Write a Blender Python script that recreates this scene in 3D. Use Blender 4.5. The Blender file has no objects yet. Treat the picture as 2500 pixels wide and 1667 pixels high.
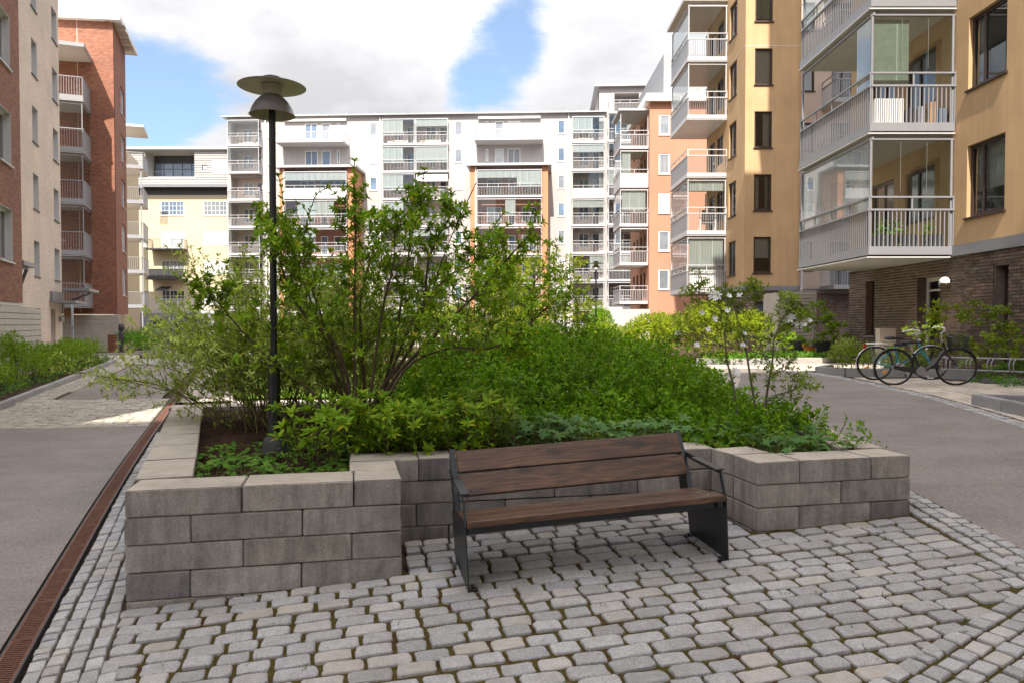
import bpy, bmesh, math, random
import numpy as np
from mathutils import Vector, Matrix
random.seed(7); RNG = np.random.default_rng(11)
S = bpy.context.scene
COL = S.collection
R = math.radians
# ---------------------------------------------------------------- camera, sky, sun
F = 1830.0
TH = math.atan(43 / F)
cam_d = bpy.data.cameras.new('camera')
cam_d.sensor_width = 36.0
cam_d.lens = 36.0 * F / 2500
cam_d.clip_start = 0.05
cam_d.clip_end = 1500
cam = bpy.data.objects.new('camera', cam_d)
COL.objects.link(cam)
cam.location = (0, 0, 0)
cam.rotation_euler = (math.pi / 2 - TH, 0, 0)
S.camera = cam
SUNDIR = Vector((0.12, 1.0, -1.18)).normalized()       # the way the light travels
EL = math.asin(-SUNDIR.z)
W = bpy.data.worlds.new('World'); S.world = W; W.use_nodes = True
nt = W.node_tree; nt.nodes.clear()
def wn(t, **k):
    n = nt.nodes.new(t)
    for a, b in k.items(): setattr(n, a, b)
    return n
def wmath(op, a, b=None, c=None, clamp=False):
    n = wn('ShaderNodeMath', operation=op, use_clamp=clamp)
    for i, v in enumerate((a, b, c)):
        if v is None: continue
        if isinstance(v, (int, float)): n.inputs[i].default_value = v
        else: nt.links.new(v, n.inputs[i])
    return n.outputs[0]
sky = wn('ShaderNodeTexSky', sky_type='NISHITA')
sky.sun_disc = False
sky.sun_elevation = EL
sky.sun_rotation = math.pi + math.atan(0.12)
sky.altitude = 0.0; sky.air_density = 1.0; sky.dust_density = 0.6; sky.ozone_density = 1.2
tc = wn('ShaderNodeTexCoord')
sep = wn('ShaderNodeSeparateXYZ'); nt.links.new(tc.outputs['Generated'], sep.inputs[0])
# clouds: noise on a flat layer above the courtyard, in direction space, over the whole dome
zz = wmath('ADD', wmath('MAXIMUM', sep.outputs[2], 0.0), 0.22)
px_ = wmath('DIVIDE', sep.outputs[0], zz); py_ = wmath('DIVIDE', sep.outputs[1], zz)
cmb = wn('ShaderNodeCombineXYZ'); nt.links.new(px_, cmb.inputs[0]); nt.links.new(py_, cmb.inputs[1])
def wnoise(scale, detail, rough, off):
    m = wn('ShaderNodeMapping'); m.inputs['Location'].default_value = off
    nt.links.new(cmb.outputs[0], m.inputs['Vector'])
    n = wn('ShaderNodeTexNoise'); n.inputs['Scale'].default_value = scale
    n.inputs['Detail'].default_value = detail; n.inputs['Roughness'].default_value = rough
    nt.links.new(m.outputs[0], n.inputs['Vector']); return n.outputs[0]
n1 = wnoise(1.5, 9, 0.56, (3.1, 1.7, 0))
n2 = wnoise(1.7, 8, 0.58, (7.3, 4.2, 0))
def blob(dx, dz, rad, amp):                                # a cloud bank (or a clearing) round one direction of the sky
    d = Vector((dx, 1.0, dz)).normalized()
    v = wn('ShaderNodeVectorMath', operation='DISTANCE'); nt.links.new(tc.outputs['Generated'], v.inputs[0])
    v.inputs[1].default_value = d
    m = wn('ShaderNodeMapRange', interpolation_type='SMOOTHSTEP')
    m.inputs['From Min'].default_value = rad; m.inputs['From Max'].default_value = rad * 0.15
    m.inputs['To Min'].default_value = 0; m.inputs['To Max'].default_value = amp
    nt.links.new(v.outputs['Value'], m.inputs['Value']); return m.outputs[0]
n3 = wnoise(4.5, 6, 0.6, (1.2, 9.1, 0))
cov = wmath('ADD', wmath('MULTIPLY_ADD', n1, 1.5, -0.25), wmath('MULTIPLY_ADD', n3, 0.85, -0.42))
BLOBS = [(-0.30, 0.36, 0.30, 0.30), (-0.10, 0.36, 0.25, 0.22), (0.13, 0.30, 0.20, 0.34), (0.10, 0.44, 0.2, 0.25), (-0.62, 0.36, 0.20, 0.08),
         (-0.44, 0.250, 0.07, 0.20), (-0.36, 0.225, 0.07, 0.24), (-0.51, 0.235, 0.05, 0.2),
         (-0.01, 0.345, 0.10, -0.52), (-0.06, 0.295, 0.07, -0.40), (0.025, 0.40, 0.07, -0.36), (-0.50, 0.31, 0.15, -0.40), (-0.40, 0.29, 0.12, -0.32), (-0.55, 0.26, 0.1, -0.3), (0.02, 0.285, 0.06, -0.3)]
for b in BLOBS: cov = wmath('ADD', cov, blob(*b))
mask = wn('ShaderNodeMapRange', interpolation_type='SMOOTHSTEP')
mask.inputs['From Min'].default_value = 0.22; mask.inputs['From Max'].default_value = 0.56
nt.links.new(cov, mask.inputs['Value'])
shade = wn('ShaderNodeMapRange')                            # thick cloud is greyer underneath
shade.inputs['From Min'].default_value = 0.34; shade.inputs['From Max'].default_value = 0.66
shade.inputs['To Min'].default_value = 1.16; shade.inputs['To Max'].default_value = 0.72
nt.links.new(n2, shade.inputs['Value'])
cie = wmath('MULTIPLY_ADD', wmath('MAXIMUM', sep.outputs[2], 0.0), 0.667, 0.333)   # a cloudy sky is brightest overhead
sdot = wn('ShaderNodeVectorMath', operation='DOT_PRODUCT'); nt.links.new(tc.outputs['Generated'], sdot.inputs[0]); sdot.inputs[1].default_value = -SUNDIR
cie = wmath('MULTIPLY', cie, wmath('MULTIPLY_ADD', wmath('POWER', wmath('MAXIMUM', sdot.outputs['Value'], 0.0), 2.5), 1.4, 1.0))   # brightened smoothly towards the sun too, added to lift the shaded foreground
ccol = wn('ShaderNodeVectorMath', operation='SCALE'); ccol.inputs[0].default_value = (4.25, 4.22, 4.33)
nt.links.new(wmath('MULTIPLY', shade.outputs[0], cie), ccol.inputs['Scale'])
skyb = wn('ShaderNodeVectorMath', operation='MULTIPLY_ADD'); nt.links.new(sky.outputs[0], skyb.inputs[0])
skyb.inputs[1].default_value = (0.28, 0.33, 0.37); skyb.inputs[2].default_value = (0.42, 0.46, 0.50)  # thin veil of high haze
mix = wn('ShaderNodeMix', data_type='RGBA')
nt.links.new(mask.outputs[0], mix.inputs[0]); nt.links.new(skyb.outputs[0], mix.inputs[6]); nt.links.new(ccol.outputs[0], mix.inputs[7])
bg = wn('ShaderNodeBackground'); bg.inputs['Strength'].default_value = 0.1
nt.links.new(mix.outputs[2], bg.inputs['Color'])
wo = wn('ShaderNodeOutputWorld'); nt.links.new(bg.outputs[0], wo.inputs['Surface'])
sun_d = bpy.data.lights.new('sun', 'SUN'); sun_d.energy = 2.0; sun_d.angle = R(0.6); sun_d.color = (1.0, 0.93, 0.82)
sun = bpy.data.objects.new('sun', sun_d); COL.objects.link(sun)
sun.rotation_euler = (-SUNDIR).to_track_quat('Z', 'Y').to_euler()
sun.location = (-6, -40, 50)
S.view_settings.view_transform = 'Standard'; S.view_settings.look = 'None'
S.view_settings.gamma = 1.0; S.view_settings.use_curve_mapping = False
S.view_settings.exposure = 2.25
S.render.engine = 'CYCLES'
S.cycles.max_bounces = 7; S.cycles.transparent_max_bounces = 16; S.cycles.diffuse_bounces = 4; S.cycles.glossy_bounces = 3
S.cycles.use_denoising = True; S.cycles.sample_clamp_indirect = 6
S.cycles.caustics_reflective = False; S.cycles.caustics_refractive = False

# ---------------------------------------------------------------- measuring helpers
def ray(px, py):
    v = -(py - 833.5)
    return px - 1250, v * math.sin(TH) + F * math.cos(TH), v * math.cos(TH) - F * math.sin(TH)
def sat(x, a, L):
    s = 1 if x >= 0 else -1; x = abs(x)
    return s * (x if x < a else a + L * (1 - math.exp(-(x - a) / L)))
def g(X, Y):                                                # height of the ground, eye level = 0
    h = .0618 * Y if Y < 6 else .3708 + .2 * (1 - math.exp(-(Y - 6) * .0618 / .2))
    if Y > 45: h -= .02 * (min(Y, 110) - 45)
    if Y < -20: h += .0618 * (-20 - Y)
    return -1.965 + .0369 * sat(X, 6, 3) + h
def gp(px, py):
    a, b, c = ray(px, py); lo = .5; hi = 200
    for i in range(320):
        Y = .5 * 1.02 ** i; t = Y / b
        if t * c < g(t * a, Y): break
    hi = Y; lo = Y / 1.02
    for _ in range(30):
        m = (lo + hi) / 2; t = m / b
        if t * c < g(t * a, m): hi = m
        else: lo = m
    return (lo / b * a, lo)
def at(px, py, Y):
    a, b, c = ray(px, py); t = Y / b
    return Vector((t * a, Y, t * c))
DS = Vector((-.355, .935)); DT = Vector((.935, .355))       # along / across the left-hand path
def ST(s, t): return (s * DS.x + t * DT.x, s * DS.y + t * DT.y)

class Fr:                                                   # a wall line: u along it (left to right as seen), w outward, z up
    def __init__(s, ox, oy, ux, uy):
        l = math.hypot(ux, uy); s.ox, s.oy, s.ux, s.uy = ox, oy, ux / l, uy / l
        s.nx, s.ny = s.uy, -s.ux
    def p(s, u, w, z): return (s.ox + u * s.ux + w * s.nx, s.oy + u * s.uy + w * s.ny, z)
    def hit(s, px, py, w=0.0):                              # (u, z) where the sight line meets the wall plane
        a, b, c = ray(px, py)
        ox, oy = s.ox + w * s.nx, s.oy + w * s.ny
        t = (ox * s.nx + oy * s.ny) / (a * s.nx + b * s.ny)
        return ((t * a - ox) * s.ux + (t * b - oy) * s.uy, t * c)
    def off(s, u, w=0.0): return Fr(s.ox + u * s.ux + w * s.nx, s.oy + u * s.uy + w * s.ny, s.ux, s.uy)
    def turn(s, u, w, left):                                # frame of a return wall that starts at (u, w)
        x, y, _ = s.p(u, w, 0)
        return Fr(x, y, s.nx, s.ny) if left else Fr(x, y, -s.nx, -s.ny)
XY = Fr(0, 0, 1, 0); XY.nx, XY.ny = 0.0, 1.0

class MB:                                                   # collects shapes for ONE mesh
    def __init__(s): s.v = []; s.f = []; s.smooth = False
    def quad(s, a, b, c, d): n = len(s.v); s.v += [a, b, c, d]; s.f.append((n, n + 1, n + 2, n + 3)); return s
    def box(s, fr, u0, u1, w0, w1, z0, z1):
        n = len(s.v); P = fr.p
        s.v += [P(u0, w0, z0), P(u1, w0, z0), P(u1, w1, z0), P(u0, w1, z0), P(u0, w0, z1), P(u1, w0, z1), P(u1, w1, z1), P(u0, w1, z1)]
        s.f += [tuple(n + i for i in q) for q in ((0, 1, 2, 3), (7, 6, 5, 4), (4, 5, 1, 0), (5, 6, 2, 1), (6, 7, 3, 2), (7, 4, 0, 3))]
        return s
    def prism(s, pts, z0, z1):                              # polygon in XY (list of (x, y)), zs may be callables
        n = len(s.v); k = len(pts)
        f0 = z0 if callable(z0) else (lambda x, y: z0); f1 = z1 if callable(z1) else (lambda x, y: z1)
        s.v += [(x, y, f0(x, y)) for x, y in pts] + [(x, y, f1(x, y)) for x, y in pts]
        s.f += [tuple(n + i for i in range(k))[::-1], tuple(n + k + i for i in range(k))]
        s.f += [(n + i, n + (i + 1) % k, n + k + (i + 1) % k, n + k + i) for i in range(k)]
        return s
    def slab3(s, poly, d):                                  # planar 3-D polygon extruded by vector d
        n = len(s.v); k = len(poly); d = Vector(d)
        s.v += [tuple(p) for p in poly] + [tuple(Vector(p) + d) for p in poly]
        s.f += [tuple(n + i for i in range(k))[::-1], tuple(n + k + i for i in range(k))]
        s.f += [(n + i, n + (i + 1) % k, n + k + (i + 1) % k, n + k + i) for i in range(k)]
        return s
    def tube(s, pts, rad, n=6, close=False, cap=True):
        pts = [Vector(p) for p in pts]; k = len(pts)
        rs = rad if isinstance(rad, (list, tuple)) else [rad] * k
        base = len(s.v); up = None
        for i, p in enumerate(pts):
            if close: d = pts[(i + 1) % k] - pts[i - 1]
            else: d = pts[min(i + 1, k - 1)] - pts[max(i - 1, 0)]
            d.normalize()
            if up is None: up = Vector((0, 0, 1)) if abs(d.z) < .9 else Vector((1, 0, 0))
            a = d.cross(up)
            if a.length < 1e-4: a = d.cross(Vector((1, .3, .2)))
            a.normalize(); b = a.cross(d); up = b
            for j in range(n):
                t = 2 * math.pi * j / n
                s.v.append(tuple(p + (a * math.cos(t) + b * math.sin(t)) * rs[i]))
        for i in range(k if close else k - 1):
            for j in range(n):
                q = (i + 1) % k
                s.f.append((base + i * n + j, base + i * n + (j + 1) % n, base + q * n + (j + 1) % n, base + q * n + j))
        if cap and not close:
            s.f.append(tuple(base + j for j in range(n))[::-1]); s.f.append(tuple(base + (k - 1) * n + j for j in range(n)))
        return s
    def lathe(s, c, prof, n=24):                            # prof: list of (r, z) from c
        base = len(s.v); k = len(prof)
        for r, z in prof:
            for j in range(n):
                t = 2 * math.pi * j / n; s.v.append((c[0] + r * math.cos(t), c[1] + r * math.sin(t), c[2] + z))
        for i in range(k - 1):
            for j in range(n): s.f.append((base + i * n + j, base + i * n + (j + 1) % n, base + (i + 1) * n + (j + 1) % n, base + (i + 1) * n + j))
        return s
    def ball(s, c, rx, ry, rz, n=10, m=6):
        prof = [(max(math.sin(math.pi * i / m), .01), -math.cos(math.pi * i / m)) for i in range(m + 1)]
        base = len(s.v)
        s.lathe((0, 0, 0), prof, n)
        s.v[base:] = [(c[0] + x * rx, c[1] + y * ry, c[2] + z * rz) for x, y, z in s.v[base:]]
        return s

WL = {}                                                     # where each object's own origin stands in the world
def link(o, parent=None, loc=(0, 0, 0)):
    COL.objects.link(o)
    if parent is not None:
        o.parent = parent; pl = WL[parent.name]
        o.location = (loc[0] - pl[0], loc[1] - pl[1], loc[2] - pl[2])
    else: o.location = loc
    WL[o.name] = tuple(loc); return o
def mesh_of(name, mb, mat, org=(0, 0, 0), smooth=None, bevel=0):
    me = bpy.data.meshes.new(name)
    ox, oy, oz = org
    me.from_pydata([(x - ox, y - oy, z - oz) for x, y, z in mb.v], [], mb.f)
    if bevel:
        bm = bmesh.new(); bm.from_mesh(me); bmesh.ops.remove_doubles(bm, verts=bm.verts, dist=1e-5)
        bmesh.ops.bevel(bm, geom=list(bm.edges), offset=bevel, segments=1, affect='EDGES', clamp_overlap=True)
        bm.to_mesh(me); bm.free()
    if mat is not None: me.materials.append(mat)
    if smooth is None: smooth = mb.smooth
    if smooth:
        me.polygons.foreach_set('use_smooth', [True] * len(me.polygons))
        if smooth == 'auto':
            try: me.set_sharp_from_angle(angle=R(42))
            except Exception: pass
    return me
def part(name, mb, mat, parent, kind=None, label=None, smooth=None, bevel=0):
    wl = WL[parent.name]
    o = bpy.data.objects.new(name, mesh_of(name, mb, mat, wl, smooth, bevel))
    link(o, parent, wl)
    if kind: o['kind'] = kind
    if label: o['label'] = label
    return o
def thing(name, label, cat, loc, group=None, kind=None):
    o = bpy.data.objects.new(name, None); o.empty_display_size = .1
    link(o, None, loc)
    if label: o['label'] = label
    if cat: o['category'] = cat
    if group: o['group'] = group
    if kind: o['kind'] = kind
    return o
def solid(name, mb, mat, label, cat, loc, group=None, kind=None, smooth=None, bevel=0):      # a thing that is one mesh
    o = bpy.data.objects.new(name, mesh_of(name, mb, mat, loc, smooth, bevel)); link(o, None, loc)
    if label: o['label'] = label
    if cat: o['category'] = cat
    if group: o['group'] = group
    if kind: o['kind'] = kind
    return o
def piece(name, me, parent, loc, rotz=0, scale=None, rot=None):       # one of many alike pieces, sharing a mesh
    o = bpy.data.objects.new(name, me); link(o, parent, loc)
    o.rotation_euler = rot if rot else (0, 0, rotz)
    if scale: o.scale = scale
    return o
def copy_tree(o, parent=None):
    c = o.copy(); COL.objects.link(c)
    if parent is not None: c.parent = parent
    WL[c.name] = WL.get(o.name, tuple(o.location))
    for ch in list(o.children): copy_tree(ch, c)
    return c

# ---------------------------------------------------------------- materials
class N:
    def __init__(s, name):
        s.m = bpy.data.materials.new(name); s.m.use_nodes = True; s.t = s.m.node_tree; s.t.nodes.clear()
        s.out = s.n('ShaderNodeOutputMaterial')
        s.b = s.n('ShaderNodeBsdfPrincipled'); s.l(s.b.outputs[0], s.out.inputs['Surface'])
    def n(s, t, **k):
        n = s.t.nodes.new(t)
        for a, b in k.items(): setattr(n, a, b)
        return n
    def l(s, a, b): s.t.links.new(a, b)
    def math(s, op, a, b=None, c=None, clamp=False):
        n = s.n('ShaderNodeMath', operation=op, use_clamp=clamp)
        for i, v in enumerate((a, b, c)):
            if v is None: continue
            if isinstance(v, (int, float)): n.inputs[i].default_value = v
            else: s.l(v, n.inputs[i])
        return n.outputs[0]
    def pos(s):
        if not hasattr(s, '_p'): s._p = s.n('ShaderNodeNewGeometry')
        return s._p.outputs['Position']
    def island(s):
        s.pos(); return s._p.outputs['Random Per Island']
    def objrand(s): return s.n('ShaderNodeObjectInfo').outputs['Random']
    def vec(s, scale=(1, 1, 1), rotz=0, src=None, loc=(0, 0, 0)):
        m = s.n('ShaderNodeMapping'); m.inputs['Scale'].default_value = scale; m.inputs['Rotation'].default_value = (0, 0, rotz); m.inputs['Location'].default_value = loc
        s.l(src if src is not None else s.pos(), m.inputs[0]); return m.outputs[0]
    def noise(s, scale, detail=3, rough=.5, v=None, dist=0):
        n = s.n('ShaderNodeTexNoise'); n.inputs['Scale'].default_value = scale; n.inputs['Detail'].default_value = detail
        n.inputs['Roughness'].default_value = rough; n.inputs['Distortion'].default_value = dist
        s.l(v if v is not None else s.pos(), n.inputs['Vector']); return n.outputs[0]
    def vor(s, scale, v=None, feature='F1'):
        n = s.n('ShaderNodeTexVoronoi', feature=feature); n.inputs['Scale'].default_value = scale
        s.l(v if v is not None else s.pos(), n.inputs['Vector']); return n.outputs['Distance']
    def ramp(s, fac, stops):
        r = s.n('ShaderNodeValToRGB'); e = r.color_ramp.elements
        while len(e) < len(stops): e.new(.5)
        for i, (p, c) in enumerate(stops):
            e[i].position = p; e[i].color = (*c, 1) if len(c) == 3 else c
        s.l(fac, r.inputs[0]); return r.outputs[0]
    def rng(s, v, a, b, c, d):
        m = s.n('ShaderNodeMapRange'); 
        for i, x in enumerate((a, b, c, d)): m.inputs[1 + i].default_value = x
        s.l(v, m.inputs[0]); return m.outputs[0]
    def mix(s, fac, a, b, blend='MIX'):
        m = s.n('ShaderNodeMix', data_type='RGBA', blend_type=blend)
        for i, v in ((0, fac), (6, a), (7, b)):
            if isinstance(v, (int, float)): m.inputs[i].default_value = v
            elif isinstance(v, tuple): m.inputs[i].default_value = (*v, 1)
            else: s.l(v, m.inputs[i])
        return m.outputs[2]
    def scale(s, col, f):
        v = s.n('ShaderNodeVectorMath', operation='SCALE')
        if isinstance(col, tuple): v.inputs[0].default_value = col
        else: s.l(col, v.inputs[0])
        s.l(f, v.inputs['Scale']); return v.outputs[0]
    def bump(s, h, strength=.3, dist=.01):
        b = s.n('ShaderNodeBump'); b.inputs['Strength'].default_value = strength; b.inputs['Distance'].default_value = dist
        s.l(h, b.inputs['Height']); s.l(b.outputs[0], s.b.inputs['Normal'])
    def fin(s, col, rough=.6, metal=0, spec=None):
        if isinstance(col, tuple): s.b.inputs['Base Color'].default_value = (*col, 1)
        else: s.l(col, s.b.inputs['Base Color'])
        if isinstance(rough, (int, float)): s.b.inputs['Roughness'].default_value = rough
        else: s.l(rough, s.b.inputs['Roughness'])
        s.b.inputs['Metallic'].default_value = metal
        if spec is not None: s.b.inputs['Specular IOR Level'].default_value = spec
        return s.m
def mat(name, col, rough=.6, var=.12, ns=3.0, bump=0, bs=60, bd=.004, island=0, objr=0, metal=0, spec=None, streak=0):
    m = N(name)
    f = m.rng(m.noise(ns, 4, .6), .25, .75, 1 - var, 1 + var)
    if streak:
        st = m.noise(1.0, 4, .65, m.vec((5, 5, .35)))
        f = m.math('MULTIPLY', f, m.rng(st, .35, .7, 1 + streak * .3, 1 - streak))
    if island: f = m.math('MULTIPLY', f, m.rng(m.island(), 0, 1, 1 - island, 1 + island))
    if objr: f = m.math('MULTIPLY', f, m.rng(m.objrand(), 0, 1, 1 - objr, 1 + objr))
    if bump: m.bump(m.noise(bs, 4, .6), bump, bd)
    return m.fin(m.scale(col, f), rough, metal, spec)
def granite(name, base, dark, moss=0):
    m = N(name)
    r = m.math('FRACT', m.math('ADD', m.island(), m.objrand()))
    n = m.noise(95, 3, .8); n2 = m.noise(16, 4, .65)
    c = m.mix(m.rng(n, .36, .64, 0, 1), dark, base)
    c = m.scale(c, m.math('MULTIPLY', m.rng(r, 0, 1, .82, 1.14), m.rng(n2, .3, .7, .88, 1.1)))
    r2 = m.math('FRACT', m.math('MULTIPLY', r, 7.31))
    c = m.mix(m.rng(r2, .72, 1, 0, .5), c, m.scale((base[0] * 1.1, base[1] * .98, base[2] * .82), m.rng(n2, .2, .8, .8, 1.1)))
    if moss: c = m.mix(m.math('MULTIPLY', m.rng(m.noise(3.5, 3, .6), .45, .7, 0, moss), 1.0), c, (.17, .16, .07))
    m.bump(m.math('ADD', m.noise(45, 4, .7), m.math('MULTIPLY', n, .4)), .55, .006)
    return m.fin(c, .75, 0, .35)
def brick(name, u, c1, c2, mortar, w=.25, h=.075, ms=.010, bump=.5, fk=1.0):     # coursed brickwork on a wall that runs along u
    m = N(name); p = m.n('ShaderNodeSeparateXYZ'); m.l(m.pos(), p.inputs[0])
    ax, ay = u[0] + u[1], u[1] - u[0]
    c = m.n('ShaderNodeCombineXYZ')
    m.l(m.math('ADD', m.math('MULTIPLY', p.outputs[0], ax), m.math('MULTIPLY', p.outputs[1], ay)), c.inputs[0]); m.l(p.outputs[2], c.inputs[1])
    t = m.n('ShaderNodeTexBrick'); m.l(c.outputs[0], t.inputs[0])
    t.inputs['Color1'].default_value = (*c1, 1); t.inputs['Color2'].default_value = (*c2, 1); t.inputs['Mortar'].default_value = (*mortar, 1)
    t.inputs['Scale'].default_value = 1; t.inputs['Brick Width'].default_value = w; t.inputs['Row Height'].default_value = h
    t.inputs['Mortar Size'].default_value = ms; t.inputs['Mortar Smooth'].default_value = .2; t.inputs['Bias'].default_value = -.2
    f = m.rng(m.noise(.45, 4, .6), .3, .7, .9, 1.1)
    fl = m.rng(m.noise(1.0, 1, .5, m.vec((3.9, 3.9, 13.3))), 0.3, .72, 1 + .16 * fk, 1 - .26 * fk)
    m.bump(t.outputs['Fac'], -bump, .012)
    return m.fin(m.scale(t.outputs['Color'], m.math('MULTIPLY', f, fl)), .8, 0, .3)
def leafmat(name, stops, trans=.35, rough=.45):
    m = N(name)
    r = m.math('FRACT', m.math('ADD', m.island(), m.objrand()))
    c = m.ramp(r, stops)
    c = m.scale(c, m.math('MULTIPLY', m.rng(m.noise(1.6, 2, .5), .3, .7, .74, 1.24), m.rng(m.noise(7, 2, .5), .3, .7, .85, 1.15)))
    m.fin(c, rough + .08, 0, .13)
    tr = m.n('ShaderNodeBsdfTranslucent')
    m.l(m.mix(1.0, c, (1.25, 1.3, .55), 'MULTIPLY'), tr.inputs[0])
    mx = m.n('ShaderNodeMixShader'); mx.inputs[0].default_value = trans
    m.l(m.b.outputs[0], mx.inputs[1]); m.l(tr.outputs[0], mx.inputs[2]); m.l(mx.outputs[0], m.out.inputs['Surface'])
    return m.m
def glassmat(name, tint=(.93, .96, .95), refl=.45, haze=0):
    m = N(name); m.t.nodes.remove(m.b)
    fr = m.n('ShaderNodeFresnel'); fr.inputs['IOR'].default_value = 1.5
    f = m.math('MULTIPLY', m.math('ADD', fr.outputs[0], .02), refl * 1.5, clamp=True)
    t = m.n('ShaderNodeBsdfTransparent'); t.inputs[0].default_value = (*tint, 1)
    gl = m.n('ShaderNodeBsdfGlossy'); gl.inputs['Roughness'].default_value = .015; gl.inputs['Color'].default_value = (.95, .97, 1, 1)
    mx = m.n('ShaderNodeMixShader'); m.l(f, mx.inputs[0]); m.l(t.outputs[0], mx.inputs[1]); m.l(gl.outputs[0], mx.inputs[2])
    last = mx.outputs[0]
    if haze:  # pale diffuse film in place of a reflection
        d = m.n('ShaderNodeBsdfDiffuse'); d.inputs[0].default_value = (.75, .78, .8, 1)
        m2 = m.n('ShaderNodeMixShader'); m2.inputs[0].default_value = haze
        m.l(last, m2.inputs[1]); m.l(d.outputs[0], m2.inputs[2]); last = m2.outputs[0]
    m.l(last, m.out.inputs['Surface']); return m.m
def panemat(name, col, rough=.06, var=.25):                 # a far window pane, opaque; its colour stands in for room and reflected sky
    m = N(name)
    f = m.math('MULTIPLY', m.rng(m.objrand(), 0, 1, 1 - var, 1 + var), m.rng(m.noise(1.1, 2, .5), .3, .7, .85, 1.15))
    return m.fin(m.scale(col, f), rough, 0, .9)
MT = {}
MT['red_brick_l'] = brick('red_brick', (DS.x, DS.y), (.29, .108, .062), (.195, .07, .044), (.23, .165, .135))
MT['white_brick'] = brick('white_brick', (DS.x, DS.y), (.72, .60, .485), (.67, .555, .45), (.50, .42, .345), h=.1, w=.30, ms=.012, bump=.25, fk=.3)
MT['ochre'] = mat('ochre_render', (.515, .335, .178), .85, .11, .7, .35, 90, .003, streak=.10)
MT['salmon'] = mat('salmon_render', (.44, .215, .135), .85, .07, .5, .2, 200, .002, streak=.05)
MT['pink'] = mat('pale_pink_render', (.66, .56, .50), .85, .05, .5, .2, 200, .002)
MT['white'] = mat('white_render', (.41, .385, .375), .85, .05, .3, .2, 150, .002, streak=.06)
MT['cream'] = mat('cream_render', (.56, .475, .32), .85, .05, .3, streak=.05)
MT['orange'] = mat('orange_render', (.50, .225, .12), .85, .05, .4)
MT['rust_wall'] = mat('loggia_red_render', (.34, .16, .11), .85, .05)
MT['grey'] = mat('grey_metal', (.30, .30, .315), .45, .06, 2, metal=0, spec=.5)
MT['mgrey'] = mat('aluminium_paint', (.225, .225, .24), .4, .05, 2, spec=.5)
MT['lgrey'] = mat('light_grey_metal', (.52, .51, .52), .4, .05, 2, spec=.5)
MT['soffit'] = mat('pale_soffit', (.62, .58, .53), .8, .05)
MT['dark'] = mat('dark_metal', (.045, .045, .05), .5, .1)
MT['zinc'] = mat('zinc_band', (.24, .24, .26), .4, .08, 1.5, metal=.3)
MT['roofm'] = mat('roof_metal', (.42, .42, .43), .45, .06, 1, metal=.2)
MT['white_paint'] = mat('white_paint', (.78, .77, .75), .5, .04)
MT['brown'] = mat('brown_frame', (.040, .024, .020), .45, .1)
MT['blind'] = mat('white_blind', (.80, .79, .77), .7, .04, 1)
MT['curtain'] = mat('pale_curtain', (.62, .62, .58), .8, .15, 6)
MT['greencurtain'] = mat('green_curtain', (.36, .42, .34), .8, .15, 6)
MT['room'] = mat('dim_room', (.10, .09, .085), .9, .2)
MT['metalwhite'] = mat('pale_corrugated_metal', (.42, .41, .385), .5, .05, 1)
MT['basegrey'] = mat('grey_base_wall', (.27, .27, .30), .8, .1, .5)
MT['siding'] = mat('beige_siding', (.50, .445, .39), .6, .08, 2.0, objr=.05, streak=.10)
MT['ltsiding'] = mat('pale_siding', (.58, .54, .49), .6, .08, 2.0, objr=.04)
MT['glass'] = glassmat('balcony_glass')
MT['glass_refl'] = glassmat('pale_reflection_glass', haze=.16)  # pale reflection of the long glazed side mixed in as diffuse colour
MT['wglass'] = glassmat('window_glass', (.80, .83, .81), .9)
MT['pd'] = panemat('dark_pane', (.055, .065, .08)); MT['pb'] = panemat('blue_pane', (.12, .17, .25)); MT['pl'] = panemat('pale_pane', (.50, .53, .55), .1, .12)
MT['pv'] = panemat('grey_pane', (.20, .22, .25))
MT['wood'] = mat('pine_slat', (.34, .20, .10), .7, .2, 4)

# ---------------------------------------------------------------- the parts of a facade
def wall_holes(mb, fr, L, z0, z1, holes, depth, w=0.0):     # a wall sheet with real openings and their reveals
    us = sorted({0, L} | {x for h in holes for x in (h[0], h[1]) if 0 < x < L})
    zs = sorted({z0, z1} | {x for h in holes for x in (h[2], h[3]) if z0 < x < z1})
    for i in range(len(us) - 1):
        for j in range(len(zs) - 1):
            cu, cz = (us[i] + us[i + 1]) / 2, (zs[j] + zs[j + 1]) / 2
            if any(h[0] < cu < h[1] and h[2] < cz < h[3] for h in holes): continue
            mb.quad(fr.p(us[i], w, zs[j]), fr.p(us[i + 1], w, zs[j]), fr.p(us[i + 1], w, zs[j + 1]), fr.p(us[i], w, zs[j + 1]))
    for h in holes:
        a, b, c, d = max(h[0], 0), min(h[1], L), max(h[2], z0), min(h[3], z1)
        dp = h[4] if len(h) > 4 else depth
        for q in (((a, c), (a, d)), ((b, d), (b, c)), ((a, d), (b, d)), ((b, c), (a, c))):
            (ua, za), (ub, zb) = q
            mb.quad(fr.p(ua, w, za), fr.p(ub, w, zb), fr.p(ub, w - dp, zb), fr.p(ua, w - dp, za))
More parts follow.
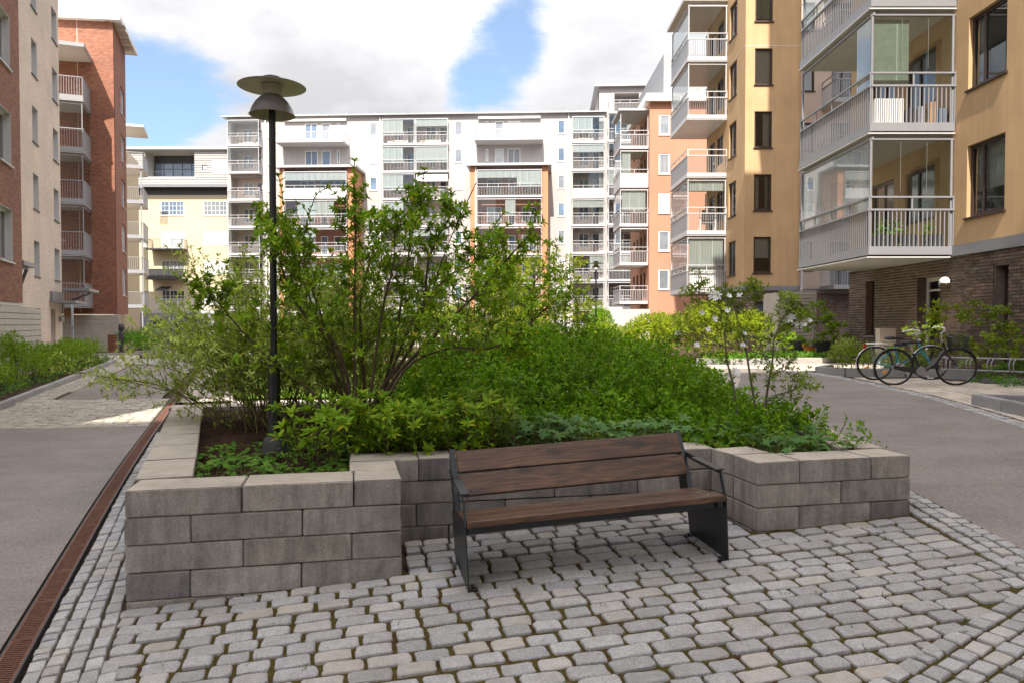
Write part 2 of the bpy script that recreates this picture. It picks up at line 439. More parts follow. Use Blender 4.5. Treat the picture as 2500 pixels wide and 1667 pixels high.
def window(root, fr, u0, u1, z0, z1, frame='white_paint', pane='pd', w=-.10, mull=(), trans=(), b=.07, sill=None, blind=None, room=False, sillw=.06, name='window', bt=.04, lining=None):
    m = MB()
    m.box(fr, u0, u0 + b, w - .05, w, z0, z1).box(fr, u1 - b, u1, w - .05, w, z0, z1)
    m.box(fr, u0 + b, u1 - b, w - .05, w - .001, z0, z0 + b).box(fr, u0 + b, u1 - b, w - .05, w - .001, z1 - b, z1)
    for k in mull: x = u0 + (u1 - u0) * k; m.box(fr, x - bt, x + bt, w - .05, w - .002, z0 + b, z1 - b)
    for k in trans:
        z = z0 + (z1 - z0) * k; m.box(fr, u0 + b, u1 - b, w - .05, w - .004, z - bt * .6, z + bt * .6)
    o = part(name, m, MT[frame], root)
    if pane:
        p = MB().quad(fr.p(u0 + b * .5, w - .035, z0 + b * .5), fr.p(u1 - b * .5, w - .035, z0 + b * .5), fr.p(u1 - b * .5, w - .035, z1 - b * .5), fr.p(u0 + b * .5, w - .035, z1 - b * .5))
        part('pane', p, MT[pane], o)
    if blind:                                               # (u0, u1, z0, z1 as fractions, material)
        for (a, c, d, e, mt) in blind:
            ww = w - (.12 if room else .03)
            U = lambda k: u0 + b * .6 + (u1 - u0 - b * 1.2) * k
            Z = lambda k: z0 + b * .6 + (z1 - z0 - b * 1.2) * k
            q = MB()
            if 'curtain' in mt:                             # folded cloth
                n = max(6, int((c - a) * (u1 - u0) / .06))
                for i in range(n):
                    k0, k1 = a + (c - a) * i / n, a + (c - a) * (i + 1) / n
                    q.quad(fr.p(U(k0), ww - .03 * (i % 2), Z(d)), fr.p(U(k1), ww - .03 * ((i + 1) % 2), Z(d)), fr.p(U(k1), ww - .03 * ((i + 1) % 2), Z(e)), fr.p(U(k0), ww - .03 * (i % 2), Z(e)))
            else: q.box(fr, U(a), U(c), ww - .02, ww, Z(d), Z(e))
            part('curtain' if 'curtain' in mt else 'blind', q, MT[mt], o)
    if room:
        rd = 2.3 if room is True else room
        q = MB().box(fr, u0 - .25, u1 + .25, w - rd - .1, w - rd, z0 - .3, z1 + .3)
        q.box(fr, u0 - .25, u1 + .25, w - rd, w - .3, z0 - .3, z0 - .25).box(fr, u0 - .25, u0 - .2, w - rd, w - .3, z0 - .25, z1 + .3)
        part('room_wall', q, MT['room'], o)
    if lining:
        q = MB().box(fr, u0, u0 + .012, w, .004, z0, z1).box(fr, u1 - .012, u1, w, .004, z0, z1).box(fr, u0 + .012, u1 - .012, w, .004, z1 - .012, z1)
        part('lining', q, MT[lining], o)
    if sill:
        s = MB().box(fr, u0 - .05, u1 + .05, w - .02, sillw, z0 - .05, z0 - .005)
        part('sill', s, MT[sill], o)
    return o
def bars(mb, fr, u0, u1, w, z0, z1, step=.11, r=.011):
    n = max(2, int(round((u1 - u0) / step)))
    for i in range(n + 1):
        u = u0 + (u1 - u0) * i / n; mb.box(fr, u - r, u + r, w - r, w + r, z0, z1)
def balcony(root, fr, u0, u1, D, zb, th=.2, front='bars', sides=('bars', 'bars'), mats=('lgrey', 'lgrey', 'soffit'), glass=None, gl_top=2.75, step=.11, each=False,
            rail=True, blinds=(), pane_w=.62, back_u=False, open_sides=False, gmat='glass', rh=1.1, name='balcony', panelmat='grey', fascia=None):
    """slab with a fascia, railing of three sides, folding glass panes above it; w is measured outward from the wall"""
    s = MB().box(fr, u0, u1, .02, D, zb + .02, zb + th - .01)
    bal = part(name, s, MT[mats[2]], root)
    f = MB()
    f.box(fr, u0 - .03, u1 + .03, D, D + .03, zb, zb + th).box(fr, u0 - .03, u0, .02, D, zb, zb + th - .001).box(fr, u1, u1 + .03, .02, D, zb, zb + th - .001)
    part('fascia', f, MT[fascia or mats[0]], bal)
    zt = zb + th
    r = MB(); h = zb + rh
    def rails(fa, a, b):
        r.box(fa, a, b, -.035, .03, h - .045, h)
        if rail:
            r.box(fa, a, b, -.03, .025, h + .26, h + .30)
            n = max(1, int((b - a) / 1.0))
            for i in range(n + 1): u = a + .02 + (b - a - .04) * i / n; r.box(fa, u - .018, u + .018, -.015, .015, h, h + .26)
    runs = [(fr.off(0, D + .005), u0, u1, front)]
    runs.append((None, 0, D, sides[0]))
    runs.append((Fr(*fr.p(u1 + .005, D, 0)[:2], -fr.nx, -fr.ny), 0, D, sides[1]))
    # frames: left return has its outward normal along -u, right one along +u
    rr = runs; st = MB(); pn = MB(); bl = []
    for i, (fa, a, b, kind) in enumerate(rr):
        if kind is None: continue
        if i == 1: fa = Fr(*fr.p(u0 - .005, D, 0)[:2], -fr.nx, -fr.ny); fa.nx, fa.ny = -fr.ux, -fr.uy
        if i == 2: fa.nx, fa.ny = fr.ux, fr.uy
        rails(fa, a, b)
        if kind == 'bars':
            if each:
                n = int(round((b - a) / step)); bm_ = MB().box(XY, -.012, .012, -.012, .012, 0, h - .045 - zt + .01)
                me = bpy.data.meshes.get('baluster_bar') or mesh_of('baluster_bar', bm_, MT[mats[1]])
                for k in range(n + 1):
                    u = a + .02 + (b - a - .04) * k / n
                    piece('baluster', me, bal, fa.p(u, 0, zt - .005), math.atan2(fa.uy, fa.ux))
            else: bars(st, fa, a + .02, b - .02, 0, zt - .01, h - .045, step)
        elif kind == 'panel':
            n = max(1, int((b - a) / .9))
            for k in range(n): pn.box(fa, a + (b - a) * k / n + .008, a + (b - a) * (k + 1) / n - .008, -.015, .012, zt - .02, h - .045)
    part('railing', r, MT[mats[1]], bal)
    if st.v: part('railing_bars', st, MT[mats[1]], bal, kind='stuff')
    if pn.v: part('railing_panel', pn, MT[panelmat], bal)
    if glass:
        zg0, zg1 = h + .02, zb + gl_top
        for i, (fa, a, b, kind) in enumerate(rr):
            if i == 1: fa = Fr(*fr.p(u0 - .005, D, 0)[:2], -fr.nx, -fr.ny); fa.nx, fa.ny = -fr.ux, -fr.uy
            if i == 2: fa.nx, fa.ny = fr.ux, fr.uy
            sp = glass[i]
            if not sp: continue
            g0, g1 = a + (b - a) * sp[0], a + (b - a) * sp[1]
            n = max(1, int(round((g1 - g0) / pane_w)))
            for k in range(n):
                p = MB().box(fa, g0 + (g1 - g0) * k / n + .006, g0 + (g1 - g0) * (k + 1) / n - .006, -.062, -.054, zg0, zg1)
                part('glass_pane', p, MT['glass_refl' if i == 0 and each else gmat], bal)
            fm = MB().box(fa, a, b, -.09, -.03, zg1, zg1 + .07)
            part('glazing_track', fm, MT[mats[1]], bal)
        for (uu, ww) in ((u0 + .02, D - .06), (u1 - .07, D - .06), (u0 + .02, .03), (u1 - .07, .03)):
            part('post', MB().box(fr, uu, uu + .05, ww, ww + .05, zt, zb + gl_top), MT[mats[1]], bal)
    for (a, c, d, e, mt) in blinds:                         # blinds hang inside the front glass
        q = MB(); U = lambda k: u0 + .08 + (u1 - u0 - .16) * k; z_0, z_1 = zb + rh, zb + gl_top - .02
        n = max(1, int((c - a) * (u1 - u0) / .6))
        for k in range(n): part('blind', MB().box(fr, U(a + (c - a) * k / n) + .01, U(a + (c - a) * (k + 1) / n) - .01, D - .13, D - .11, z_0 + (z_1 - z_0) * d, z_0 + (z_1 - z_0) * e), MT[mt], bal)
    return bal
# ---------------------------------------------------------------- the ground
def struct(o, kind='structure'): o['kind'] = kind; return o
def sheet(name, poly, dz, m, step=1.0, parent=None, kind='structure', zf=None):
    bm = bmesh.new()
    bm.faces.new([bm.verts.new((x, y, 0)) for x, y in poly])
    xs = [p[0] for p in poly]; ys = [p[1] for p in poly]
    for ax, lo, hi in ((0, min(xs), max(xs)), (1, min(ys), max(ys))):
        k = lo + step
        while k < hi:
            no = (1, 0, 0) if ax == 0 else (0, 1, 0); co = (k, 0, 0) if ax == 0 else (0, k, 0)
            bmesh.ops.bisect_plane(bm, geom=bm.verts[:] + bm.edges[:] + bm.faces[:], dist=1e-5, plane_co=co, plane_no=no)
            k += step
    for v in bm.verts: v.co.z = (zf or g)(v.co.x, v.co.y) + dz
    bm.normal_update()
    if bm.faces and sum(f.normal.z for f in bm.faces) < 0: bmesh.ops.reverse_faces(bm, faces=bm.faces[:])
    me = bpy.data.meshes.new(name); bm.to_mesh(me); bm.free(); me.materials.append(m)
    for p in me.polygons: p.use_smooth = True
    o = bpy.data.objects.new(name, me); link(o, parent, (0, 0, 0) if parent is None else WL[parent.name])
    if kind: o['kind'] = kind
    return o
def earth():
    m = N('soil'); n = m.noise(30, 5, .7); n2 = m.noise(2.5, 3, .6)
    c = m.mix(m.rng(n, .3, .7, 0, 1), (.030, .020, .014), (.115, .075, .05))
    m.bump(n, .9, .03); return m.fin(m.scale(c, m.rng(n2, .3, .7, .7, 1.2)), .95, 0, .1)
def asphalt():
    m = N('asphalt'); n = m.noise(105, 3, .8); n2 = m.noise(.55, 4, .6); n3 = m.noise(2.2, 4, .65, dist=.6); n4 = m.noise(1.0, 4, .6, m.vec((.3, 2.2, 1), R(20)))
    c = m.mix(m.rng(n, .34, .66, 0, 1), (.165, .143, .127), (.315, .277, .25))
    f = m.math('MULTIPLY', m.rng(n2, .3, .7, .88, 1.10), m.rng(n3, .3, .7, .92, 1.07))
    f = m.math('MULTIPLY', f, m.rng(n4, .3, .72, .92, 1.07)); f = m.math('MULTIPLY', f, m.rng(m.noise(45, 4, .8), .32, .68, .74, 1.26))
    wr = m.vor(.55, m.vec((1, 1, 1), src=None), 'DISTANCE_TO_EDGE'); f = m.math('MULTIPLY', f, m.rng(m.noise(7, 5, .75), .60, .72, 1.0, .80)); f = m.math('MULTIPLY', f, m.rng(m.vor(9), .0, .05, 1.5, 1.0))
    m.bump(n, .7, .004); return m.fin(m.scale(c, f), .85, 0, .25)
def joint(name, wet):                                       # sand and moss between the stones
    m = N(name); n = m.noise(5, 5, .7); n2 = m.noise(60, 3, .7)
    c = m.ramp(n, [(.25, (.035, .024, .014)), (.38, (.080, .044, .018)), (.48, (.095, .068, .020)), (.58, (.090, .074, .018)), (.66, (.062, .060, .013)), (.76, (.075, .056, .03))])
    if wet: c = m.mix(.6, c, (.09, .08, .065))
    m.bump(n2, 1.0, .02); return m.fin(m.scale(c, m.rng(n2, .3, .7, .6, 1.3)), .95, 0, .1)
def lawnm():
    m = N('lawn_green'); n = m.noise(3, 5, .7); n2 = m.noise(50, 3, .7)
    c = m.ramp(n, [(.3, (.060, .12, .012)), (.5, (.10, .18, .02)), (.7, (.16, .20, .035))])
    m.bump(n2, 1, .03); return m.fin(m.scale(c, m.rng(n2, .3, .7, .7, 1.3)), .9, 0, .1)
MT.update(soil=earth(), asphalt=asphalt(), joint=joint('mossy_joint', 0), joint2=joint('sandy_joint', 1), lawn=lawnm())
MT['sett'] = granite('grey_granite', (.445, .43, .42), (.255, .245, .24), moss=.26)
MT['sett2'] = granite('pale_granite', (.45, .44, .43), (.28, .272, .265), moss=.10)
MT['sett3'] = granite('buff_granite', (.48, .44, .37), (.31, .285, .235))
MT['kerb'] = granite('kerb_granite', (.42, .41, .40), (.23, .22, .215))
MT['paleslab'] = mat('pale_paving', (.50, .43, .355), .8, .14, 2.5, .3, 120, .003, objr=.16)
MT['gravel'] = mat('pale_path_gravel', (.45, .38, .33), .9, .15, 4, .5, 90, .01)
ax = sorted(set([-600, -300, -150, -100, -80, -60] + list(range(-50, 51, 2)) + [x * .5 for x in range(-24, 25)] + [60, 80, 100, 150, 300, 600]))
ay = sorted(set([-300, -150, -80, -40] + list(range(-20, 121, 2)) + [y * .5 for y in range(0, 48)] + [150, 200, 300, 600]))
mb = MB()
for y in ay:
    for x in ax: mb.v.append((x, y, g(x, y) - .045))
nx_ = len(ax)
for j in range(len(ay) - 1):
    for i in range(nx_ - 1): k = j * nx_ + i; mb.f.append((k, k + 1, k + nx_ + 1, k + nx_))
struct(solid('ground', mb, MT['soil'], 'bare dark soil ground of the courtyard', 'ground', (0, 0, 0), smooth=True))

# left-hand path: asphalt, cobbled bands across it, sett strip along the kerb
def path(sa, sb, ta, tb): return [ST(sa, ta), ST(sb, ta), ST(sb, tb), ST(sa, tb)]
B0, B1 = [(-8.35, 12.3), (-5.95, 12.12), (-7.85, 16.75), (-10.35, 16.95)], None
struct(sheet('asphalt_path', [ST(-3, -7.5), ST(-3, -1.20), ST(13.45, -1.20), (-8.35, 12.3), (-9.9, 12.35), ST(15, -4.9), ST(8, -7.5)], 0.0, MT['asphalt']))
struct(sheet('asphalt_path', [(-10.3, 16.95), (-7.86, 16.75), ST(36, -1.20), ST(36, -3.72)], 0.0, MT['asphalt']))
struct(sheet('asphalt_path', [ST(41.5, -3.8), ST(41.5, 3.0), ST(52, 3.5), ST(62, 0), ST(60, -5.0), ST(47, -4.6)], 0.0, MT['asphalt']))
struct(sheet('paved_forecourt', [ST(37.5, -9.5), ST(37.5, -3.75), ST(46.5, -4.6), ST(46.5, -9.5)], -.002, MT['paleslab']))
struct(sheet('pale_path', [ST(12.0, -.9), (-4.5, 10.0), (3.3, 12.1), (5.7, 17.2), (4.2, 19.5), (0, 14.6), ST(17.0, .1), ST(12.6, -.9)], -.006, MT['gravel']))
struct(sheet('pale_path', [ST(17.0, .1), ST(17.4, -1.0), ST(36, -1.0), ST(36, 0.05)], -.006, MT['gravel']))
struct(sheet('pale_path', [ST(33.5, .1), (3.0, 31.5), (3.5, 36.0), ST(38.5, .1)], -.006, MT['gravel']))
struct(sheet('lawn', [ST(17.2, .15), (0.2, 15.0), (4.0, 19.8), (3.0, 31.3), ST(33.3, .15)], .012, MT['lawn']))
# right-hand road and the bicycle bay
RK = [(6.05, 2.0), (6.09, 7.0), (6.12, 8.93), (6.36, 10.33), (6.63, 12.04), (6.84, 14.38), (6.95, 15.98), (6.9, 18.1), (6.6, 19.3)]
struct(sheet('asphalt_road', [(3.46, -6), (9, -6), (9, 1.0), (6.05, 2.0)] + RK[1:] + [(5.4, 20.2), (4.6, 19.0), (5.2, 17.0), (3.6, 12.3), (3.46, 10)], 0.0, MT['asphalt']))
struct(sheet('pale_path', [(6.9, 18.4), (8.2, 17.6), (10.3, 18.9), (10.2, 21.2), (6.6, 20.9), (3.8, 24.0), (2.6, 22.6), (5.3, 20.3), (6.5, 19.4)], .003, MT['paleslab']))
struct(sheet('joint_sand', [(6.25, 2), (6.3, 8.9), (6.6, 10.5), (6.85, 12.1), (7.1, 14.4), (7.25, 16.2), (8.6, 15.9), (10.4, 12.6), (10.4, 2)], -.004, MT['soil']))
struct(sheet('joint_sand', [(-9.5, 2.2), ST(4, -.5), (-2.35, 4.7), (3.5, 6.0), (3.5, 1.0), (-1, .6), (-9.5, -4)], -.012, MT['joint'], .5))
struct(sheet('joint_sand', [ST(3, -1.0), ST(12.5, -1.0), ST(12.5, -.3), ST(3, -.3)], -.020, MT['joint2'], .5))
struct(sheet('joint_sand', [(3.0, 2.0), (3.47, 2.0), (3.47, 13), (3.0, 13)], -.019, MT['joint2'], .5))
struct(sheet('joint_sand', [(-11.6, 12.4), ST(11.5, -1.22), (-7.85, 16.76), (-10.35, 16.96), ST(42, -3.7), ST(42, -4.75), ST(17.6, -4.3)], -.018, MT['joint2'], 1))
struct(sheet('joint_sand', [ST(36, -3.8), ST(36, -1.0), ST(41.5, 1.0), ST(41.5, -3.9)], -.014, MT['joint2'], 1))

def inside(poly, x, y):
    c = False; j = len(poly) - 1
    for i in range(len(poly)):
        xi, yi = poly[i]; xj, yj = poly[j]
        if (yi > y) != (yj > y) and x < (xj - xi) * (y - yi) / (yj - yi) + xi: c = not c
        j = i
    return c
def stone_mesh(name, m, seed, n=12, h=.055, c=.13, jag=.035):   # unit sett: 1 x 1 in plan, top at 0, hewn corners
    rg = random.Random(seed); mb = MB()
    pl = []
    for sx, sy in ((1, -1), (1, 1), (-1, 1), (-1, -1)):
        p, q = (sx * .5, sy * (.5 - c * rg.uniform(.6, 1.4))), (sx * (.5 - c * .7 * rg.uniform(.5, 1.4)), sy * .5)
        pl += [p, q] if sx * sy > 0 else [q, p]
        if n > 8:
            pl.append((rg.uniform(-.12, .12), sy * .5) if (sx * sy > 0) else (sx * .5, rg.uniform(-.12, .12)))
    pl = [(x + rg.uniform(-jag, jag * .4) * (1 if x > 0 else -1), y + rg.uniform(-jag, jag * .4) * (1 if y > 0 else -1)) for x, y in pl]
    k_ = len(pl)
    for k, z in ((1.0, -h), (1.0, -.012), (.970, -.0035), (.86, .001)):
        for x, y in pl: mb.v.append((x * k, y * k, z + (rg.uniform(-.002, .002) if k < 1 else 0)))
    for q in range(3):
        for i in range(k_): mb.f.append((q * k_ + i, q * k_ + (i + 1) % k_, (q + 1) * k_ + (i + 1) % k_, (q + 1) * k_ + i))
    mb.v.append((rg.uniform(-.1, .1), rg.uniform(-.1, .1), rg.uniform(.0, .004))); cc = len(mb.v) - 1
    for i in range(k_): mb.f.append((3 * k_ + i, 3 * k_ + (i + 1) % k_, cc))
    return mesh_of(name, mb, m, smooth=False)
def setts(root, name, lst, meshes, limit=300, jz=.006):      # lst: (x, y, angle, length, width); nearest `limit` are pieces, the rest one part
    lst = sorted(lst, key=lambda a: a[0] ** 2 + a[1] ** 2 if a[1] > 1.2 else 1e9)
    rg = random.Random(len(lst)); rest = MB()
    for k, (x, y, an, l, w) in enumerate(lst):
        me = meshes[rg.randrange(len(meshes))]
        z = g(x, y) + rg.uniform(-jz, jz) + .004
        e = .01; sx = (g(x + e, y) - g(x - e, y)) / (2 * e); sy = (g(x, y + e) - g(x, y - e)) / (2 * e)
        tx = math.atan(sy) + rg.uniform(-.025, .025); ty = -math.atan(sx) + rg.uniform(-.025, .025)
        fl = math.pi * rg.randrange(2)
        mtx = Matrix.Translation((x, y, z)) @ Matrix.Rotation(tx, 4, 'X') @ Matrix.Rotation(ty, 4, 'Y') @ Matrix.Rotation(an + fl, 4, 'Z') @ Matrix.Diagonal((l, w, 1, 1))
        if k < limit:
            o = bpy.data.objects.new(name, me); COL.objects.link(o); o.parent = root
            pl = WL[root.name]; o.matrix_local = Matrix.Translation((-pl[0], -pl[1], -pl[2])) @ mtx; WL[o.name] = (x, y, z)
        else:
            n = len(rest.v); rest.v += [tuple(mtx @ v.co) for v in me.vertices]
            rest.f += [tuple(n + i for i in p.vertices) for p in me.polygons]
    if rest.v: part(name, rest, meshes[0].materials[0], root, kind='stuff', smooth=False)
def courses(poly, o, d, rw, l0, l1, gap, jit=.01, seed=1):   # rows of stones along direction d, filling a polygon
    rg = random.Random(seed); d = Vector(d).normalized(); e = Vector((-d.y, d.x)); o = Vector(o); out = []
    cs = [((Vector(p) - o).dot(d), (Vector(p) - o).dot(e)) for p in poly]
    u0, u1, v0, v1 = min(c[0] for c in cs), max(c[0] for c in cs), min(c[1] for c in cs), max(c[1] for c in cs)
    an = math.atan2(d.y, d.x); v = math.floor(v0 / rw) * rw + rw / 2; row = 0
    while v < v1:
        wob = rg.uniform(0, 6); runs = []; u = u0; on = None     # the stretches of this row that lie in the polygon
        while u <= u1 + .02:
            p = o + d * u + e * v; c = inside(poly, p.x, p.y)
            if c and on is None: on = u
            if not c and on is not None: runs.append((on, u)); on = None
            u += .01
        if on is not None: runs.append((on, u1))
        for ra, rb in runs:
            u = ra
            if rb - ra > 2 * l1: u = ra; first = rg.uniform(.45, 1.0)
            else: first = 1.0
            while u < rb - .03:
                l = rg.uniform(l0, l1) * first; first = 1.0
                if rg.random() < .06: l *= .62
                if rb - u - l < l0 * .45: l = rb - u
                p = o + d * (u + l / 2) + e * (v + jit * math.sin(u * 1.7 + wob) + rg.uniform(-jit, jit) * .5)
                out.append((p.x, p.y, an + rg.uniform(-.03, .03), l - gap * rg.uniform(.7, 1.3), rw - gap * rg.uniform(.75, 1.25)))
                u += l
        v += rw; row += 1
    return out
PA, PB, PC, PD, PE, PF = (-2.406, 4.621), (-.735, 4.98), (-.887, 5.691), (1.656, 6.221), (1.828, 5.57), (3.136, 5.864)
C12 = (math.cos(R(12.1)), math.sin(R(12.1)))
root = thing('cobblestone_paving', 'large grey granite cobblestones with mossy joints round the bench', None, (0, 4.2, g(0, 4.2)), kind='structure')
big = [ST(2.2, -.575), (-2.42, 4.58), (-.70, 4.94), (-.83, 5.66), (1.63, 6.17), (1.80, 5.50), (3.10, 5.82), (3.14, 4.50), (1.60, 3.40), (.25, 2.49), (-1.3, 1.6)]
setts(root, 'cobblestone', courses(big, PA, C12, .130, .165, .25, .017, .006, 5), [stone_mesh('cobblestone', MT['sett'], 40 + i, 12) for i in range(10)], 300, .007)
root = thing('sett_border', 'rows of small pale granite setts edging the cobbles and planter', None, (-2.9, 4.7, g(-2.9, 4.7)), kind='structure')
sm = [stone_mesh('sett', MT['sett2'], 80 + i, 8, c=.10, jag=.06) for i in range(8)]
l1 = courses([ST(2.8, -.975), ST(12.4, -1.0), ST(12.4, -.60), ST(5.2, -.60), ST(2.8, -.55)], ST(0, -1.008), DS, .094, .085, .16, .010, .006, 8)
l2 = courses([(3.13, 1.6), (3.46, 1.6), (3.46, 12.5), (3.26, 12.5), (3.17, 5.9), (3.12, 5.7)], (3.462, 0), (0, 1), .105, .10, .16, .014, .006, 9)
l3 = courses([(3.12, 4.50), (1.6, 3.42), (.28, 2.5), (.9, 1.4), (3.12, 1.4)], (2.98, 4.4), (.825, .565), .112, .11, .16, .016, .006, 10)
setts(root, 'sett', l1 + l2 + l3, sm, 300, .005)
root = thing('cobble_band', 'band of buff cobbles running across the left path, partly in sun', None, (-8.5, 14.5, g(-8.5, 14.5)), kind='structure')
sm3 = [stone_mesh('cobblestone', MT['sett3'], 120 + i, 8, c=.10, jag=.05) for i in range(6)]
band = courses([(-11.9, 12.35), (-5.90, 12.14), (-7.66, 16.74), (-10.75, 16.95), ST(18.2, -4.22), ST(17.2, -4.22)], (-6, 12.1), (-1, .035), .155, .19, .29, .020, .006, 12)
setts(root, 'cobblestone', band, sm3, 300, .005)
root = thing('sett_strip', 'long strip of buff setts between the kerb and the left asphalt path', None, (-12.5, 22, g(-12.5, 22)), kind='structure')
strip = courses([ST(18.6, -4.28), ST(41.5, -4.75), ST(41.5, -3.85), ST(19.5, -3.7)], ST(19, -4.2), ST(1, -.012), .115, .13, .24, .016, .005, 13)
setts(root, 'sett', strip, sm3, 300)
root = thing('cobble_band', 'far pale cobble band crossing the left path beyond the asphalt', None, (-17, 35, g(-17, 35)), kind='structure')
setts(root, 'cobblestone', courses([ST(36.1, -3.8), ST(36.1, -1.0), ST(41.4, 1.0), ST(41.4, -3.9)], ST(36, -3), DT, .16, .2, .3, .022, .006, 14), [stone_mesh('cobblestone', MT['sett2'], 130 + i, 6) for i in range(4)], 300)
root = thing('sett_line', 'double line of granite setts between the right road and bicycle bay', None, (6.5, 10, g(6.5, 10)), kind='structure')
l4 = []
for a, b in zip(RK[:-1], RK[1:]):
    d = Vector(b) - Vector(a)
    for off in (.06, .175):
        n = Vector((d.y, -d.x)).normalized() * off; k = int(d.length / .125)
        for i in range(k):
            p = Vector(a) + d * (i + .5) / k + n
            l4.append((p.x + random.uniform(-.006, .006), p.y, math.atan2(d.y, d.x) + random.uniform(-.05, .05), d.length / k - .012, .102))
setts(root, 'sett', [q for q in l4 if q[1] > 2.5], sm, 300, .005)
# concrete slabs of the bicycle bay
root = thing('paving_slabs', 'buff concrete paving slabs under the bicycles', None, (8, 12, g(8, 12)), kind='structure')
bay = [(6.32, 4), (6.36, 8.9), (6.62, 10.3), (6.88, 12.0), (7.1, 14.3), (7.25, 15.9), (8.5, 15.4), (9.0, 13.9), (10.1, 13.6), (10.1, 4)]
lst = courses(bay, (7, 10), (math.cos(R(-6)), math.sin(R(-6))), .35, .35, .3501, .024, 0.0, 15)
lst = sorted(lst, key=lambda q: q[0] ** 2 + q[1] ** 2); rest = MB()
me = mesh_of('slab', MB().box(XY, -.5, .5, -.5, .5, -.05, 0), MT['paleslab'])
rg = random.Random(3); frs = {}
for k, (x, y, an, l, w) in enumerate(lst):
    z = g(x, y) + .004 + rg.uniform(-.003, .003)
    if math.hypot(x, y) > 4: piece('slab', me, root, (x, y, z), rot=(math.atan(.02) + rg.uniform(-.006, .006), -math.atan(.025), an), scale=(l, w, 1))
def kerb_run(label, pts, w=.12, h=.12, seglen=.8, m='kerb', grp=None, seed=1):    # granite kerb: separate stones on a polyline
    rg = random.Random(seed); x, y = pts[0]
    root = thing('granite_kerb', label, 'kerb', (x, y, g(x, y)), grp)
    for a, b in zip(pts[:-1], pts[1:]):
        d = Vector(b) - Vector(a); n = max(1, int(round(d.length / seglen))); an = math.atan2(d.y, d.x)
        for i in range(n):
            p = Vector(a) + d * (i + .5) / n; l = d.length / n - .012
            me = bpy.data.meshes.new('kerb_stone'); bm = bmesh.new(); bmesh.ops.create_cube(bm, size=1)
            for v in bm.verts: v.co = Vector((v.co.x * l, v.co.y * w, v.co.z * (h + .12))) + Vector([rg.uniform(-.006, .006) for _ in range(3)])
            bmesh.ops.bevel(bm, geom=bm.edges[:], offset=.012, segments=2, affect='EDGES'); bm.to_mesh(me); bm.free(); me.materials.append(MT[m])
            sl = (g(p.x + d.x * .1, p.y + d.y * .1) - g(p.x - d.x * .1, p.y - d.y * .1)) / (.2 * d.length)
            o = piece('kerb_stone', me, root, (p.x, p.y, g(p.x, p.y) + h / 2 - .06), rot=(0, -math.atan(sl), an))
    return root
kerb_run('long low granite kerb edging the left hedge bed', [ST(8, -4.16), ST(17.6, -4.30), ST(28, -4.55), ST(38.6, -4.80)], .14, .13, 1.0, seed=2)
kerb_run('granite kerb of the far left bed by the rusty post', [ST(46.2, -7.4), ST(47.2, -5.2), ST(54, -4.4), ST(62, -4.2)], .14, .12, 1.0, seed=3)
kerb_run('grey granite kerb of the small bare bed at the right edge', [(8.4, 10.2), (6.86, 11.05), (6.74, 9.5), (6.72, 7.9)], .16, .16, .75, seed=4)
kerb_run('granite kerb in front of the pale shrub behind the bicycles', [(7.75, 18.2), (7.16, 17.5), (7.55, 16.9), (8.5, 16.15), (9.6, 15.6)], .15, .15, .7, seed=5)
kerb_run('sunlit granite kerb of the bed before the beige screen', [(5.6, 22.6), (6.3, 21.7), (8.9, 21.2), (9.6, 21.8)], .15, .16, .8, seed=6)
kerb_run('shaded granite edge behind the bicycle rack', [(8.9, 14.6), (10.3, 13.3)], .12, .1, .8, seed=7)
struct(sheet('planting_bed', [(6.86, 7.9), (6.88, 9.5), (6.98, 10.95), (8.5, 10.1), (8.6, 7.9)], .07, MT['soil']))
struct(sheet('planting_bed', [ST(8, -9), ST(8, -4.2), ST(17.6, -4.36), ST(38.6, -4.86), ST(38.6, -9)], .06, MT['soil']))
struct(sheet('planting_bed', [ST(46.4, -7.4), ST(47.3, -5.25), ST(54, -4.46), ST(66, -4.2), ST(66, -9), ST(46.4, -9)], .06, MT['soil']))
struct(sheet('planting_bed', [(5.7, 22.7), (6.35, 21.78), (8.85, 21.28), (9.5, 21.9), (9.8, 26.3), (5, 27)], .08, MT['soil']))
# ---------------------------------------------------------------- buildings
STO = 2.95
def planks(root, fr, u0, u1, z0, z1, n, m='siding', th=.03, name='plank', seed=0):
    h = (z1 - z0) / n; rg = random.Random(seed)
    me = mesh_of('plank', MB().box(XY, 0, u1 - u0, -th, 0, .008, h - .012), MT[m], bevel=.004)
    for i in range(n): piece(name, me, root, fr.p(u0, rg.uniform(-.003, .003), z0 + i * h), math.atan2(fr.uy, fr.ux))
def screen(label, fr, L, z0, z1, n, m='siding', grp=None, returns=0.0):
    root = thing('siding_screen', label, 'screen wall', fr.p(L / 2, 0, z0), grp)
    b = MB().box(fr, 0, L, -.10, -.032, z0 - .3, z1 - .01)
    if returns: b.box(fr, 0, .07, -returns, -.10, z0 - .3, z1 - .012)
    part('backing', b, MT[m], root)
    planks(root, fr, .06, L - .06, z0, z1, n, m, seed=int(L * 10))
    part('corner_board', MB().box(fr, 0, .055, -.1, .012, z0 - .3, z1 + .01).box(fr, L - .055, L, -.1, .012, z0 - .3, z1 + .01), MT[m], root)
    part('capping', MB().box(fr, -.01, L + .01, -.12, .02, z1 + .01, z1 + .035), MT['lgrey'], root)
    return root
